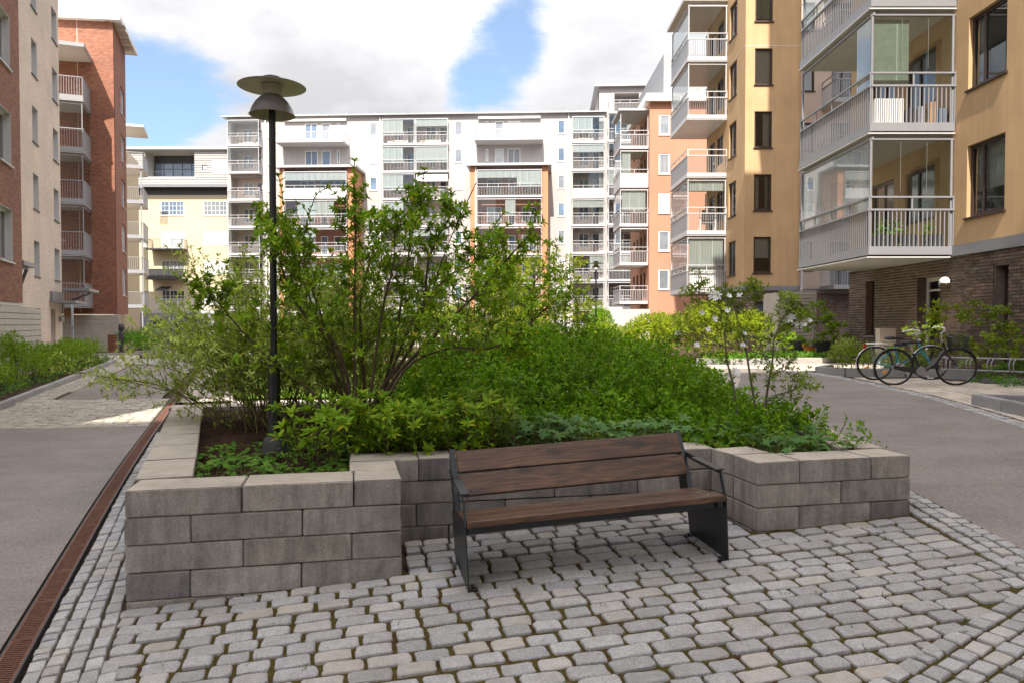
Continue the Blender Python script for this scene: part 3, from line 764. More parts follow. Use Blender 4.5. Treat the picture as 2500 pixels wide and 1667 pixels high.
def downpipe(root, fr, u, w, z0, z1, r=.05, m='grey', elbow=0.25):
    p = [fr.p(u, w, z1), fr.p(u, w, z0 + .35), fr.p(u - elbow * .3, w + elbow * .6, z0 + .15), fr.p(u - elbow * .4, w + elbow, z0)]
    mb = MB().tube(p, r, 8); mb.smooth = True
    o = part('downpipe', mb, MT[m], root)
    k = MB(); z = z0 + 1.5
    while z < z1: k.box(fr, u - r - .012, u + r + .012, .005, w + r + .01, z, z + .04); z += 2.4
    part('pipe_clamp', k, MT[m], o)
    return o

# --- near ochre block on the right, brick ground floor
FN = Fr(10.6, 23.6, 0, -1)
NB = thing('apartment_block', 'near ochre rendered block with brown brick ground floor, cut by the right edge', 'apartment building', FN.p(5, 0, -1.2))
ub = lambda Y: 23.6 - Y
hol = []
for k in range(7):
    z = 2.46 + STO * k
    hol += [(ub(17.55), ub(16.2), z, z + 1.66), (ub(11.5), ub(9.9), z, z + 1.66), (ub(5.5), ub(4.1), z, z + 1.66)]
    hol += [(ub(22.2), ub(20.9), 1.87 + STO * k, 1.87 + STO * k + 2.15), (ub(20.3), ub(18.9), 1.87 + STO * k + .75, 1.87 + STO * k + 2.15)]
wm = MB(); wall_holes(wm, FN, 29, 1.78, 23.4, hol, .16); wm.box(FN, -.001, 29, -9, -2.9, 1.75, 23.4); wm.box(FN, 0, .08, -2.9, -.01, 1.75, 23.4)
part('wall', wm, MT['ochre'], NB)
part('roof', MB().box(FN, -.4, 29.4, -9.4, .5, 23.4, 23.65), MT['roofm'], NB)
part('roof_shade_block', MB().box(FN, .05, 3.4, -4.5, -.03, 23.66, 30.6), MT['ochre'], NB); part('roof', MB().box(FN, -.1, 3.6, -4.7, .1, 30.6, 30.8), MT['roofm'], NB)  # unseen block added on the roof to shade the ochre tower beyond
part('zinc_band', MB().box(FN, -.03, 29, -.2, .05, 1.62, 1.86).box(FN, -.03, 29, -.2, .10, 1.60, 1.625), MT['zinc'], NB)
for k in range(7):
    z = 2.46 + STO * k
    bl = [(0, .28, 0, 1, 'curtain'), (.8, 1, 0, 1, 'curtain')] if k == 1 else [(0, 1, .35, 1, 'curtain')]
    if k < 3:
        window(NB, FN, ub(17.55), ub(16.2), z, z + 1.66, 'brown', 'wglass', w=-.09, mull=(.34,), b=.085, sill='brown', blind=bl, room=True)
    for j, (a, b) in enumerate(((17.55, 16.2), (11.5, 9.9), (5.5, 4.1))):
        if k >= 3 or j: window(NB, FN, ub(a), ub(b), z, z + 1.66, 'brown', 'pd', w=-.09, mull=(.34,), b=.08, sill='brown')
    zf = 1.87 + STO * k
    window(NB, FN, ub(22.2), ub(20.9), zf, zf + 2.15, 'brown', 'pv' if k else 'pd', w=-.06, mull=(.5,), b=.09, blind=[(.1, .45, .1, 1, 'curtain')] if k < 2 else None)
    window(NB, FN, ub(20.3), ub(18.9), zf + .75, zf + 2.15, 'brown', 'pv', w=-.06, mull=(.4,), b=.09)
fn = FN.off(ub(22.45))
for k in range(8):
    zb = 1.65 + STO * k
    if k == 7:
        part('balcony_roof', MB().box(FN, ub(22.6), ub(17.9), .02, 2.2, zb, zb + .18), MT['soffit'], NB); break
    gl = [(0, 1), None, (0, 1)] if k != 1 else [(.80, 1), None, (0, 1)]
    b = balcony(NB, FN, ub(22.4), ub(18.05), 2.02, zb, .2, 'bars', (None, 'bars'), mats=('mgrey', 'mgrey', 'soffit'), glass=gl, each=(k < 3), step=.105, gmat='glass')
    part('slab_trim', MB().box(FN, ub(22.42), ub(18.0), .02, 2.10, zb - .075, zb - .045), MT['lgrey'], b)
    if k == 0:
        q = MB()
        for i in range(26): q.box(FN, ub(22.3) + .04, ub(19.2), 1.84, 1.858, zb + 1.25 + i * .055, zb + 1.253 + i * .055)
        part('blind', q, MT['lgrey'], b)
    if k == 1: part('blind', MB().box(FN, ub(18.2) - .02, ub(18.2), 1.05, 1.95, zb + 1.12, zb + 2.7), MT['greencurtain'], b)
    cords = MB()
    for w in (.62, 1.25): cords.box(FN, ub(18.13), ub(18.12), w, w + .006, zb + 1.5, zb + 2.7)
    part('blind_cord', cords, MT['white_paint'], b)
# brick by brick ground floor
bm1 = N('brown_brick'); r = bm1.math('FRACT', bm1.math('ADD', bm1.objrand(), bm1.island()))
c = bm1.ramp(r, [(0, (.085, .060, .050)), (.35, (.130, .088, .070)), (.6, (.170, .108, .082)), (.85, (.112, .086, .076)), (1, (.21, .155, .12))])
bm1.bump(bm1.noise(40, 4, .6), .5, .006); MT['bbrick'] = bm1.fin(bm1.scale(c, bm1.rng(bm1.noise(9, 4, .6), .3, .7, .75, 1.25)), .85, 0, .3)
MT['mortar'] = mat('grey_mortar', (.40, .37, .345), .9, .1, 6)
OP = [(ub(22.5), ub(21.95), -.36, 1.27), (ub(19.65), ub(18.55), -1.3, 1.2), (ub(16.5), ub(16.0), -.9, 1.27)]
base = part('brick_wall', (lambda m: (wall_holes(m, FN, 29, -1.8, 1.62, OP, .30, -.010), m)[1])(MB()).box(FN, 0, 29, -9, -3.0, -1.8, 1.62).box(FN, 0, .08, -3, -.02, -1.8, 1.62), MT['mortar'], NB)
bricks = []
z = -1.29; row = 0
while z < 1.58:
    u = -.12 if row % 2 else 0.0
    while u < ub(13.6):
        a, b2 = max(u, .001), u + .238
        ok = b2 - a > .05
        for o in OP:
            if o[2] - .02 < z + .03 < o[3]:
                if a < o[1] and b2 > o[0]:
                    if a < o[0] and o[0] - a > .06: b2 = o[0] - .002
                    elif b2 > o[1] and b2 - o[1] > .06: a = o[1] + .002
                    else: ok = False
        if ok: bricks.append((a, b2, z))
        u += .25
    z += .076; row += 1
bricks.sort(key=lambda q: -q[0]); rest = MB(); rg = random.Random(5)
bme = mesh_of('brick', MB().box(XY, 0, 1, -.03, 0, 0, .062), MT['bbrick'])
vis = [q for q in bricks if 6.0 < q[0] < ub(15.4)]
near = set(id(q) for q in vis[:300])
for q in bricks:
    w = rg.uniform(-.003, .003)
    if id(q) in near: piece('brick', bme, base, FN.p(q[0], w, q[2]), math.atan2(FN.uy, FN.ux), scale=(q[1] - q[0], 1, 1))
    else: rest.box(FN, q[0], q[1], -.03, w, q[2], q[2] + .062)
part('brick', rest, MT['bbrick'], base, kind='stuff')
lin = MB()
for o in OP:
    for uu in (o[0], o[1] - .014): lin.box(FN, uu, uu + .014, -.3, .002, o[2], o[3])
    lin.box(FN, o[0] + .014, o[1] - .014, -.3, .002, o[3] - .014, o[3])
part('opening_lining', lin, MT['bbrick'], NB)
window(NB, FN, ub(22.5), ub(21.95), -.36, 1.27, 'brown', 'pd', w=-.2, b=.07, sill='zinc', sillw=.05)
window(NB, FN, ub(16.5), ub(16.0), -.9, 1.27, 'brown', 'pv', w=-.22, b=.09)
d = window(NB, FN, ub(19.65), ub(18.55), -1.28, 1.2, 'lgrey', 'wglass', w=-.24, b=.12, trans=(.86,), room=True, name='door')
part('handle', MB().box(FN, ub(19.45), ub(19.41), -.26, -.17, -.25, .05), MT['dark'], d)
lamp = MB(); lamp.lathe((0, 0, 0), [(.002, .13), (.06, .12), (.11, .07), (.125, 0), (.12, -.02), (.002, -.02)], 16); lamp.smooth = 'auto'
x, y, _ = FN.p(ub(18.2), .11, 0); lamp.v = [(x + a, y + b, 1.0 + c) for a, b, c in lamp.v]
NBl = solid('wall_lamp', lamp, MT['white_paint'], 'white half dome wall lamp beside the glazed door on brown brick', 'lamp', (x, y, 1.0))
part('bracket', MB().box(FN, ub(18.25), ub(18.15), .003, .08, .95, 1.08), MT['white_paint'], NBl)

# --- recessed pale pink wing between the two ochre blocks
FP = Fr(13.62, 37.4, 1, 0)
PK = thing('apartment_block', 'pale pink rendered wing set back between the two ochre blocks', 'apartment building', FP.p(2, 0, -1.2))
hol = [(.75, 1.35, 1.75 + STO * k + .9, 1.75 + STO * k + 2.3) for k in range(6)] + [(2.2, 3.3, 1.75 + STO * k + .1, 1.75 + STO * k + 2.3) for k in range(6)]
m = MB(); wall_holes(m, FP, 8, 1.7, 20.3, hol, .15); m.box(FP, 0, 8, -8, -.3, 1.7, 20.3); part('wall', m, MT['pink'], PK)
part('roof', MB().box(FP, -.1, 8, -8, .4, 20.3, 20.5), MT['roofm'], PK)
part('zinc_band', MB().box(FP, 0, 8, -.05, .06, 1.5, 1.72), MT['zinc'], PK)
MT['brick_f'] = brick('brown_brick_far', (1, 0), (.17, .098, .072), (.11, .066, .050), (.33, .30, .28))
part('brick_base', MB().box(FP, 0, 8, -8, 0, -1.8, 1.49), MT['brick_f'], PK)
for k in range(6):
    z = 1.75 + STO * k
    window(PK, FP, .75, 1.35, z + .9, z + 2.3, 'brown', 'pv', sill='brown')
    window(PK, FP, 2.2, 3.3, z + .1, z + 2.3, 'brown', 'pd', mull=(.5,))
    balcony(PK, FP, 1.75, 5.5, 1.6, z - .1, .2, 'bars', ('bars', None), mats=('grey', 'grey', 'soffit'), step=.12)
# --- ochre stair tower block, facing the camera
def zspan(n, z0): return [z0 + STO * k for k in range(n)]
FT = Fr(11.0, 35.6, 1, 0)
TB = thing('apartment_block', 'narrow ochre block facing the camera with a stack of glazed corner balconies', 'apartment building', FT.p(1.3, 0, -1.2))
ua, ubb = FT.hit(1842, 300)[0], FT.hit(1885, 300)[0]
hol = [(ua, ubb, 2.40 + STO * k, 4.10 + STO * k) for k in range(6)]
m = MB(); wall_holes(m, FT, 2.62, 1.78, 20.8, hol, .14)
FTl = Fr(11.0, 42.6, 0, -1)
va, vb = FTl.hit(1780, 300)[0], FTl.hit(1798, 300)[0]
hol2 = [(va, vb, 2.40 + STO * k, 4.10 + STO * k) for k in range(6)] + [(.6, 1.7, 1.9 + STO * k, 4.0 + STO * k) for k in range(6)] + [(2.1, 3.3, 2.5 + STO * k, 4.0 + STO * k) for k in range(6)]
wall_holes(m, FTl, 7.0, 1.78, 20.8, hol2, .14)
m.box(FT, .3, 2.62, -7, -2.8, 1.78, 20.8); m.box(FT, 2.55, 2.62, -2.8, -.01, 1.78, 20.8)
part('wall', m, MT['ochre'], TB)
jn = MB().box(FT, -.01, 2.62, 0, .006, 13.05, 13.08).box(FTl, 4.2, 7.01, 0, .006, 13.05, 13.08); part('movement_joint', jn, MT['pink'], TB)
part('roof', MB().box(FT, -.6, 3.0, -7.2, .5, 20.8, 21.0), MT['roofm'], TB)
part('zinc_band', MB().box(FT, -.05, 2.7, -7, .05, 1.56, 1.79), MT['zinc'], TB)
hb = [(FT.hit(1842, 740)[0], FT.hit(1885, 740)[0], -.9, 1.05)]
m = MB(); wall_holes(m, FT, 2.62, -1.8, 1.56, hb, .2, -.03); m.box(FT, 0.03, 2.62, -7, -.3, -1.8, 1.56); part('brick_base', m, MT['brick_f'], TB)
window(TB, FT, *hb[0], 'brown', 'pd', w=-.14, b=.09)
bls = [[(0, 1, .42, 1, 'blind')], [(.05, .3, 0, 1, 'curtain'), (.7, .9, 0, 1, 'greencurtain')], [(.55, .95, 0, 1, 'curtain')], [(0, 1, 0, 1, 'blind')], [(0, 1, .1, 1, 'greencurtain')], None]
for k in range(6):
    z = 2.40 + STO * k
    window(TB, FT, ua, ubb, z, z + 1.7, 'brown', 'wglass', w=-.07, b=.085, sill='brown', blind=bls[k], room=True)
    window(TB, FTl, va, vb, z, z + 1.7, 'brown', 'pd', mull=(.5,), w=-.07, b=.085, sill='brown')
    window(TB, FTl, .6, 1.7, 1.9 + STO * k, 4.0 + STO * k, 'brown', 'pd', w=-.07, b=.09)
    window(TB, FTl, 2.1, 3.3, 2.5 + STO * k, 4.0 + STO * k, 'brown', 'pv', w=-.07, mull=(.5,), b=.08)
downpipe(TB, FT, 2.70, .08, 1.45, 20.8, .06)
for k in range(6):
    zb = 1.62 + STO * k
    if k == 5:
        part('balcony_roof', MB().box(FTl, -.1, 4.1, .02, 2.25, zb + .05, zb + .22), MT['soffit'], TB); break
    gl = [(0, 1), None, (0, 1)] if k in (0, 1, 3, 4) else None
    bl = [(0, 1, 0, 1, 'curtain')] if k == 0 else ()
    b = balcony(TB, FTl, 0.0, 4.0, 2.0, zb, .2, 'panel', (None, 'bars'), glass=gl, step=.115, each=True)
    part('slab_trim', MB().box(FTl, -.02, 4.06, .02, 2.08, zb - .07, zb - .04), MT['lgrey'], b)
    if k == 0 or k == 1:
        n = 24; q = MB(); z0, z1 = (zb + .25, zb + 2.7) if k == 0 else (zb + 2.25, zb + 2.7)
        for i in range(n):
            w0, w1 = .12 + 1.75 * i / n, .12 + 1.75 * (i + 1) / n
            q.quad(FTl.p(3.85 + .04 * (i % 2), w0, z0), FTl.p(3.85 + .04 * ((i + 1) % 2), w1, z0), FTl.p(3.85 + .04 * ((i + 1) % 2), w1, z1), FTl.p(3.85 + .04 * (i % 2), w0, z1))
        part('curtain' if k == 0 else 'blind', q, MT['blind'], b)
# --- salmon block farther along the row
FS = Fr(10.4, 57, 1, 0); FSl = Fr(10.4, 66, 0, -1)
SB = thing('apartment_block', 'salmon rendered block with white framed windows beyond the ochre tower', 'apartment building', FS.p(2, 0, -1.3))
sa, sb_ = FS.hit(1608, 500)[0], FS.hit(1635, 500)[0]
zs = [FS.hit(1620, y)[1] for y in (330.6, 426, 522, 614, 708)]
hol = [(sa, sb_, z, z + 1.55) for z in zs]
m = MB(); wall_holes(m, FS, 6.5, -1.9, 16.7, hol, .1); wall_holes(m, FSl, 9, -1.9, 16.7, [(a, a + .9, 1.9 + STO * k, 4.0 + STO * k) for k in range(5) for a in (1.5, 3.2, 5.0, 6.6)], .1)
m.box(FS, .2, 6.5, -9, -.2, -1.9, 16.7); part('wall', m, MT['salmon'], SB)
part('roof', MB().box(FS, -.35, 6.9, -9, .45, 16.7, 17.25), MT['white_paint'], SB)
pent = MB().prism([FS.p(1.2, -.8, 0)[:2], FS.p(6.9, -.8, 0)[:2], FS.p(6.9, -12, 0)[:2], FS.p(1.2, -12, 0)[:2]], 17.26, 20.6)
part('penthouse', pent, MT['grey'], SB)
for k, z in enumerate(zs):
    window(SB, FS, sa, sb_, z, z + 1.55, 'white_paint', 'pv', w=-.03, b=.10, sill='lgrey', blind=[[(0, 1, .55, 1, 'curtain')], [(.1, .9, 0, 1, 'curtain')], [(0, 1, 0, 1, 'blind')], None, None][k])
for k in range(5):
    for a in (1.5, 3.2, 5.0, 6.6): window(SB, FSl, a, a + .9, 1.9 + STO * k, 4.0 + STO * k, 'brown', 'pd', w=-.05)
    zb = 1.5 + STO * k
    gl = [(0, 1), None, (0, 1)] if k in (1, 2, 3, 4) else None
    b = balcony(SB, FSl, 4.9, 8.6, 2.15, zb, .22, 'panel', (None, 'bars' if k != 3 else 'panel'), glass=gl, step=.13, panelmat='lgrey' if k == 3 else 'grey')
    if k in (2, 3): part('blind', MB().box(FSl, 8.42, 8.44, .2 if k == 2 else 1.35, .72 if k == 3 and False else 2.0, zb + 1.2, zb + 2.7), MT['blind'], b)
part('balcony_roof', MB().box(FSl, 4.7, 8.8, .02, 2.3, 1.5 + STO * 5 - .1, 1.5 + STO * 5 + .05), MT['lgrey'], SB)
pr = MB(); fpr = Fr(*FS.p(-.25, .35, 0)[:2], 0, 1)
screen('pale siding screen at the foot of the salmon block', Fr(FS.hit(1480, 775)[0] * 0 + 6.9, 56.4, 1, 0), 3.45, -1.4, 1.05, 14, 'ltsiding')

# --- long white block closing the courtyard
FW = Fr(at(556, 500, 82).x, 82, 41.07, -2.0)
WB = thing('apartment_block', 'long white rendered block with stacked glazed balconies at the far end of the courtyard', 'apartment building', FW.p(20, 0, -2.4))
hu = lambda px, w=0.0, py=500: FW.hit(px, py, w)[0]
LW = hu(1478); ZR = 22.35
fl = [19.05 - 2.92 * k for k in range(8)]
LOG = [(hu(565), hu(640)), (hu(936), hu(1014)), (hu(1017), hu(1095)), (hu(1397), hu(1474))]
SM = [(hu(902.5), hu(921)), (hu(1110), hu(1128.5)), (hu(1361), hu(1379)), (hu(655), hu(664))]
BAYS = [(hu(694), hu(850)), (hu(1166), hu(1322))]
hol = []
for z in fl:
    for a, b in LOG: hol.append((a, b, z + .2, z + 2.78, 1.5))
    for a, b in SM: hol.append((a, b, z + 1.12, z + 2.6))
TOPW = []
for (a, b), mir in zip(BAYS, (False, True)):
    L_ = b - a
    for z in fl[:2]:
        for (p, q, lo) in ((.33, .53, .75), (.59, .73, .3), (.83, .875, 1.1)):
            if mir: p, q = 1 - q, 1 - p
            hol.append((a + p * L_, a + q * L_, z + lo + .1, z + 2.55)); TOPW.append(hol[-1])
m = MB(); wall_holes(m, FW, LW, -2.8, ZR, hol, .12); m.box(FW, 0, LW, -9, -1.7, -2.8, ZR)
m.box(FW, 0, .2, -1.7, -.13, -2.8, ZR)
part('wall', m, MT['white'], WB)
for a, b in LOG: part('loggia_wall', MB().box(FW, a - .05, b + .05, -1.69, -1.52, -2.5, ZR - .3), MT['pink'], WB)
part('roof', MB().box(FW, -.5, LW + .1, -9.4, .35, ZR, ZR + .12).box(FW, -.5, LW + .1, .35, .46, ZR - .03, ZR + .09), MT['roofm'], WB)
gut = MB()
for i in range(40): u = LW * i / 40; gut.box(FW, u, u + .03, .46, .50, ZR - .06, ZR + .25)
part('gutter_bracket', gut, MT['roofm'], WB, kind='stuff')
rg = random.Random(21)
for z in fl:
    for k, (a, b) in enumerate(LOG):
        st_ = k == 0
        f = rg.random()
        nm = []
        if not st_ and f < .30: nm = [(0, 1, .55, 1, 'blind')]
        elif not st_ and f < .5: nm = [(0, .65, 0, 1, 'blind')]
        elif not st_ and f < .62: nm = [(.55, 1, .0, 1, 'blind')]
        elif not st_ and f < .72: nm = [(0, 1, 0, 1, 'blind')]
        gl = None if (k == 2 and z in fl[2:4]) or (st_ and z == fl[2]) else [(0, 1), ((0, 1) if st_ else None), None]
        balcony(WB, FW, a - .03, b + .03, .5 if not st_ else .9, z, .22, 'panel' if rg.random() < .12 else 'bars', ('bars' if st_ else None, 'bars' if st_ else None), mats=('lgrey', 'lgrey', 'white'),
                glass=gl, step=.15, blinds=nm, pane_w=.75, panelmat='lgrey')
        mo = FW.off(a, -1.5)
        L_ = b - a
        window(WB, mo, .22 * L_, .55 * L_, z + .9, z + 2.4, 'white_paint', rg.choice(['pd', 'pb', 'pv']), w=.03, mull=(.5,), b=.09)
        window(WB, mo, .66 * L_, .9 * L_, z + .25, z + 2.4, 'white_paint', rg.choice(['pd', 'pb', 'pd']), w=.03, b=.1)
    for a, b in SM: window(WB, FW, a, b, z + 1.12, z + 2.6, 'white_paint', rg.choice(['pb', 'pv', 'pl', 'pl', 'pb']), w=-.02, b=.09, sill='white_paint')
for h in TOPW: window(WB, FW, h[0], h[1], h[2], h[3], 'white_paint', rg.choice(['pb', 'pl', 'pb', 'pv']), w=-.02, b=.09, mull=(.5,) if h[1] - h[0] > 1.2 else ())
for (a, b) in BAYS:
    balcony(WB, FW, a - .1, b + .1, 2.3, fl[0], .2, 'bars', ('bars', 'bars'), mats=('lgrey', 'white_paint', 'white'), step=.22, rail=False, rh=1.12)
    aw = MB().box(FW, a + .1, b - .1, .05, .35, fl[0] + 2.75, fl[0] + 2.95); part('awning', aw, MT['white_paint'], WB)
for px in (650, 929, 1388): downpipe(WB, FW, hu(px), .1, -2, ZR, .06, 'white_paint')
for bi, (x0, xa, xb, x1, xo) in enumerate(((683, 697, 848, 880, 850), (1148, 1165, 1322, 1338, 1324))):       # orange bays in front of the white wall
    bw = 3.5
    u0, ua_, ub_, u1 = (FW.hit(p, 520, bw)[0] for p in (x0, xa, xb, x1))
    if bi == 0: u1 = FW.hit(850 + 14, 520, bw)[0]
    zt = FW.hit(1000, 402, bw)[1]
    z0s = [zt - .55 - 2.95 * (k + 1) for k in range(6)]
    fb = FW.off(0, bw)
    part('bay_pier', MB().box(FW, u0, ua_, .01, bw, -2.8, zt - .3), MT['orange'], WB); part('bay_pier', MB().box(FW, ub_, u1, .01, bw, -2.8, zt - .3), MT['orange'], WB)
    part('bay_back_wall', MB().box(FW, ua_ - .01, ub_ + .01, .9, 1.05, -2.8, zt - .3), MT['rust_wall'], WB)
    part('bay_roof', MB().box(FW, u0 - .35, u1 + .35, .01, bw + .5, zt - .29, zt - .05), MT['roofm'], WB)
    downpipe(WB, fb, ua_ - .15, .09, -2.4, zt - .3, .05, 'white_paint')
    for k, z in enumerate(z0s):
        L_ = ub_ - ua_
        f = rg.random(); nm = [[(0, .62, .55, 1, 'blind'), (.62, 1, 0, 1, 'blind')], [(.44, .6, 0, 1, 'blind')], [], [(0, .4, 0, 1, 'blind')], [], [(0, 1, .6, 1, 'blind')]][k] if bi else [[(0, 1, .5, 1, 'blind')], [(.2, .8, 0, 1, 'blind')], [(0, .5, .5, 1, 'blind')], [], [], []][k]
        balcony(WB, fb, ua_ - .03, ub_ + .03, .35, z, .2, 'panel' if (bi == 0 and k == 0) else 'bars', (None, None), mats=('lgrey', 'lgrey', 'white'), glass=[(0, 1), None, None], step=.16, blinds=nm, pane_w=.75, panelmat='lgrey')
        mo = FW.off(ua_, 1.08)
        for (p, q, lo) in ((.12, .36, .75), (.46, .58, .15), (.68, .92, .75)):
            window(WB, mo, p * L_, q * L_, z + lo, z + 2.35, 'white_paint', rg.choice(['pd', 'pb', 'pv']), w=.06, mull=(.5,) if q - p > .2 else (), b=.09)
# taller end of the white block, right
FW2 = FW.off(hu(1462), .02); L2 = FW.hit(1592, 500, .02)[0] - hu(1462)
WT = thing('apartment_block', 'taller white end block with roof terrace, between the white block and the salmon one', 'apartment building', FW2.p(L2 / 2, 0, -2.4))
zt2 = FW2.hit(1500, 214)[1]; a, b = FW2.hit(1484, 500)[0], FW2.hit(1552, 500)[0]
hol = [(a, b, z + .2, z + 2.78, 1.5) for z in fl] + [(FW2.hit(1500, 250)[0], FW2.hit(1560, 250)[0], fl[0] + 3.1, fl[0] + 5.3, 1.2)]
m = MB(); wall_holes(m, FW2, L2, -2.8, zt2, hol, .12); m.box(FW2, 0, L2, -9, -1.7, -2.8, zt2); part('wall', m, MT['white'], WT)
part('roof', MB().box(FW2, -.5, L2 + .4, -9.2, .5, zt2, zt2 + .2), MT['roofm'], WT)
for z in fl:
    balcony(WT, FW2, a - .03, b + .03, .9, z, .22, 'bars', ('bars', 'bars'), mats=('lgrey', 'lgrey', 'white'), glass=[(0, 1), (0, 1), None], step=.15, blinds=[(0, 1, 0, 1, 'blind')] if z in (fl[5], fl[2]) else [])
    mo = FW2.off(a, -1.5); window(WT, mo, .15 * (b - a), .5 * (b - a), z + .9, z + 2.4, 'white_paint', 'pb', w=.03, b=.09); window(WT, mo, .6 * (b - a), .9 * (b - a), z + .25, z + 2.4, 'white_paint', 'pd', w=.03, b=.09)
balcony(WT, FW2, FW2.hit(1486, 250)[0], FW2.hit(1562, 250)[0], 1.0, fl[0] + 2.92, .22, 'bars', ('bars', 'bars'), mats=('lgrey', 'lgrey', 'white'), step=.15)

# --- cream block with a metal attic
FC = Fr(at(290, 600, 83.2).x, 83.2, 1, 0); hc = lambda px, py=600, w=0.0: FC.hit(px, py, w)
CB = thing('apartment_block', 'cream block with white muntin windows under a pale corrugated metal attic storey', 'apartment building', FC.p(6, 0, -2.4))
LC = hc(567)[0]; zA = hc(400, 455)[1]; zB = hc(400, 477)[1]; zG = hc(400, 760)[1]; zR = hc(400, 362)[1]
rows = [hc(400, y)[1] for y in (527, 599, 671, 744)]
ca = (hc(393)[0], hc(450)[0]); cb = (hc(497)[0], hc(555.5)[0])
hol = []
for k, z in enumerate(rows): hol += [(ca[0] + (.0 if k in (0,) else 0), ca[1], z - (0 if k == 0 else .35), z + 1.6), (cb[0], cb[1], z, z + 1.6)]
m = MB(); wall_holes(m, FC, LC, zG, zB, hol, .15); m.box(FC, 0, LC, -8, -.4, zG, zB); part('wall', m, MT['cream'], CB)
part('dark_frieze', MB().box(FC, -.1, LC, -8, .02, zB + .001, zA + .05), MT['dark'], CB)
for k, z in enumerate(rows):
    zl = z - (0 if k == 0 else .35)
    window(CB, FC, ca[0], ca[1], zl, z + 1.6, 'white_paint', ['pb', 'pl', 'pv', 'pd'][k], w=-.03, mull=(.36, .68), trans=(.33, .66), b=.09, sill='white_paint', bt=.03, blind=[(0, .34, 0, 1, 'blind')] if k == 1 else None)
    for f in (.18, .52, .84): u = ca[0] + f * (ca[1] - ca[0]); part('muntin', MB().box(FC, u - .015, u + .015, -.04, -.025, zl, z + 1.6), MT['white_paint'], CB)
    window(CB, FC, cb[0], cb[1], z, z + 1.6, 'white_paint', ['pv', 'pl', 'pl', 'pv'][k], w=-.03, mull=(.34, .68), trans=(.33, .66), b=.09, sill='white_paint', bt=.03, blind=[(0, .6, 0, 1, 'blind')] if k in (1, 2) else None)
    for f in (.17, .51, .84): u = cb[0] + f * (cb[1] - cb[0]); part('muntin', MB().box(FC, u - .015, u + .015, -.04, -.025, z, z + 1.6), MT['white_paint'], CB)
    if k in (1, 2):
        balcony(CB, FC, hc(372)[0], hc(452)[0] + .2, 1.4, z - .62, .14, 'bars' if k == 1 else 'panel', ('bars', 'bars'), mats=('dark', 'dark', 'dark'), step=.16, rail=False, panelmat='dark', rh=1.15)
    if k == 0: part('railing', (lambda q: (bars(q, FC, ca[0], ca[0] + .75, .06, z - .95, z + .4, .12), q.box(FC, ca[0], ca[0] + .75, .04, .08, z + .38, z + .43), q)[2])(MB()), MT['dark'], CB)
att = MB(); lo = (hc(355, 400, .8)[0], hc(475, 400, .8)[0], hc(400, 432, .8)[1], hc(400, 371, .8)[1])
w1 = (hc(517, 400, .8)[0], hc(556, 400, .8)[0], hc(517, 423, .8)[1], hc(517, 391.5, .8)[1]); w2 = (hc(493.5, 400, .8)[0], hc(506, 400, .8)[0], hc(500, 416, .8)[1], hc(500, 403, .8)[1])
fa = FC.off(0, .8)
wall_holes(att, fa, LC - .1, zA, zR - .5, [(*lo, 2.2), w1, w2], .12); att.box(FC, 0, LC - .1, -8, -1.5, zA + .06, zR); att.box(fa, 0, LC - .1, -.8, 0, zA, zA + .05)
part('attic_wall', att, MT['metalwhite'], CB)
cor = MB(); z = zA
while z < zR - .5:
    for (a, b) in ((0, LC - .1),):
        segs = [(0, LC - .1)]
        for h in (lo, w1, w2):
            if h[2] - .08 < z + .1 and z < h[3] + .05: segs = [s for (p, q) in segs for s in ((p, min(q, h[0])), (max(p, h[1]), q)) if s[1] - s[0] > .05]
        for p, q in segs: cor.box(fa, p, q, 0, .05, z + .04, z + .17)
    z += .26
part('corrugated_rib', cor, MT['metalwhite'], CB, kind='stuff')
part('loggia_back', MB().box(fa, lo[0] - .1, lo[1] + .1, -2.2, -2.1, lo[2] - .1, lo[3] + .1), MT['dark'], CB)
window(CB, fa, lo[0] + .1, lo[1] - .1, lo[2], lo[2] + 1.9, 'dark', 'pb', w=-1.9, mull=(.2, .4, .6, .8), trans=(.62,), b=.1)
window(CB, fa, *w1, 'white_paint', 'pl', w=-.03, mull=(.68,), b=.09); window(CB, fa, *w2, 'dark', 'pl', w=-.03, b=.08)
q = MB(); bars(q, fa, lo[0], lo[1], -.1, lo[2], lo[2] + .55, .35); q.box(fa, lo[0], lo[1], -.13, -.07, lo[2] + .52, lo[2] + .58); part('railing', q, MT['dark'], CB)
part('roof', MB().box(fa, -.2, LC, -9, .35, zR - .5, zR - .15).box(fa, -.2, LC, .35, .45, zR - .42, zR - .12), MT['roofm'], CB)
part('attic_gutter', MB().box(fa, -.1, LC - .05, -.02, .22, zA - .28, zA - .01), MT['zinc'], CB)
ft = FC.off(0, 3.0)
zt0 = ft.hit(400, 757)[1]
part('terrace_deck', MB().box(ft, 0, LC - .9, -3.01, 0, zt0 - .35, zt0 - .02), MT['lgrey'], CB)
q = MB(); bars(q, ft, 0, LC - 1, -.06, zt0, zt0 + 1.15, .16, .03); q.box(ft, 0, LC - .9, -.1, -.02, zt0 + 1.13, zt0 + 1.2); part('terrace_railing', q, MT['lgrey'], CB)
gh = [(ft.hit(370, 790)[0], ft.hit(400, 790)[0], -.6, .55), (ft.hit(425, 790)[0], ft.hit(445, 790)[0], -2.3, .2)]
m = MB(); wall_holes(m, ft, LC - .9, -2.8, zt0 - .36, gh, .15); m.box(ft, 0, LC - .9, -3, -.3, -2.8, zt0 - .36); part('base_wall', m, MT['basegrey'], CB)
window(CB, ft, *gh[0], 'lgrey', 'pd', b=.09, trans=(.4,)); window(CB, ft, *gh[1], 'basegrey', 'pd', name='door', b=.12)
downpipe(CB, ft, ft.hit(424, 800)[0], .09, -2.3, zt0 - .4, .07, 'basegrey')
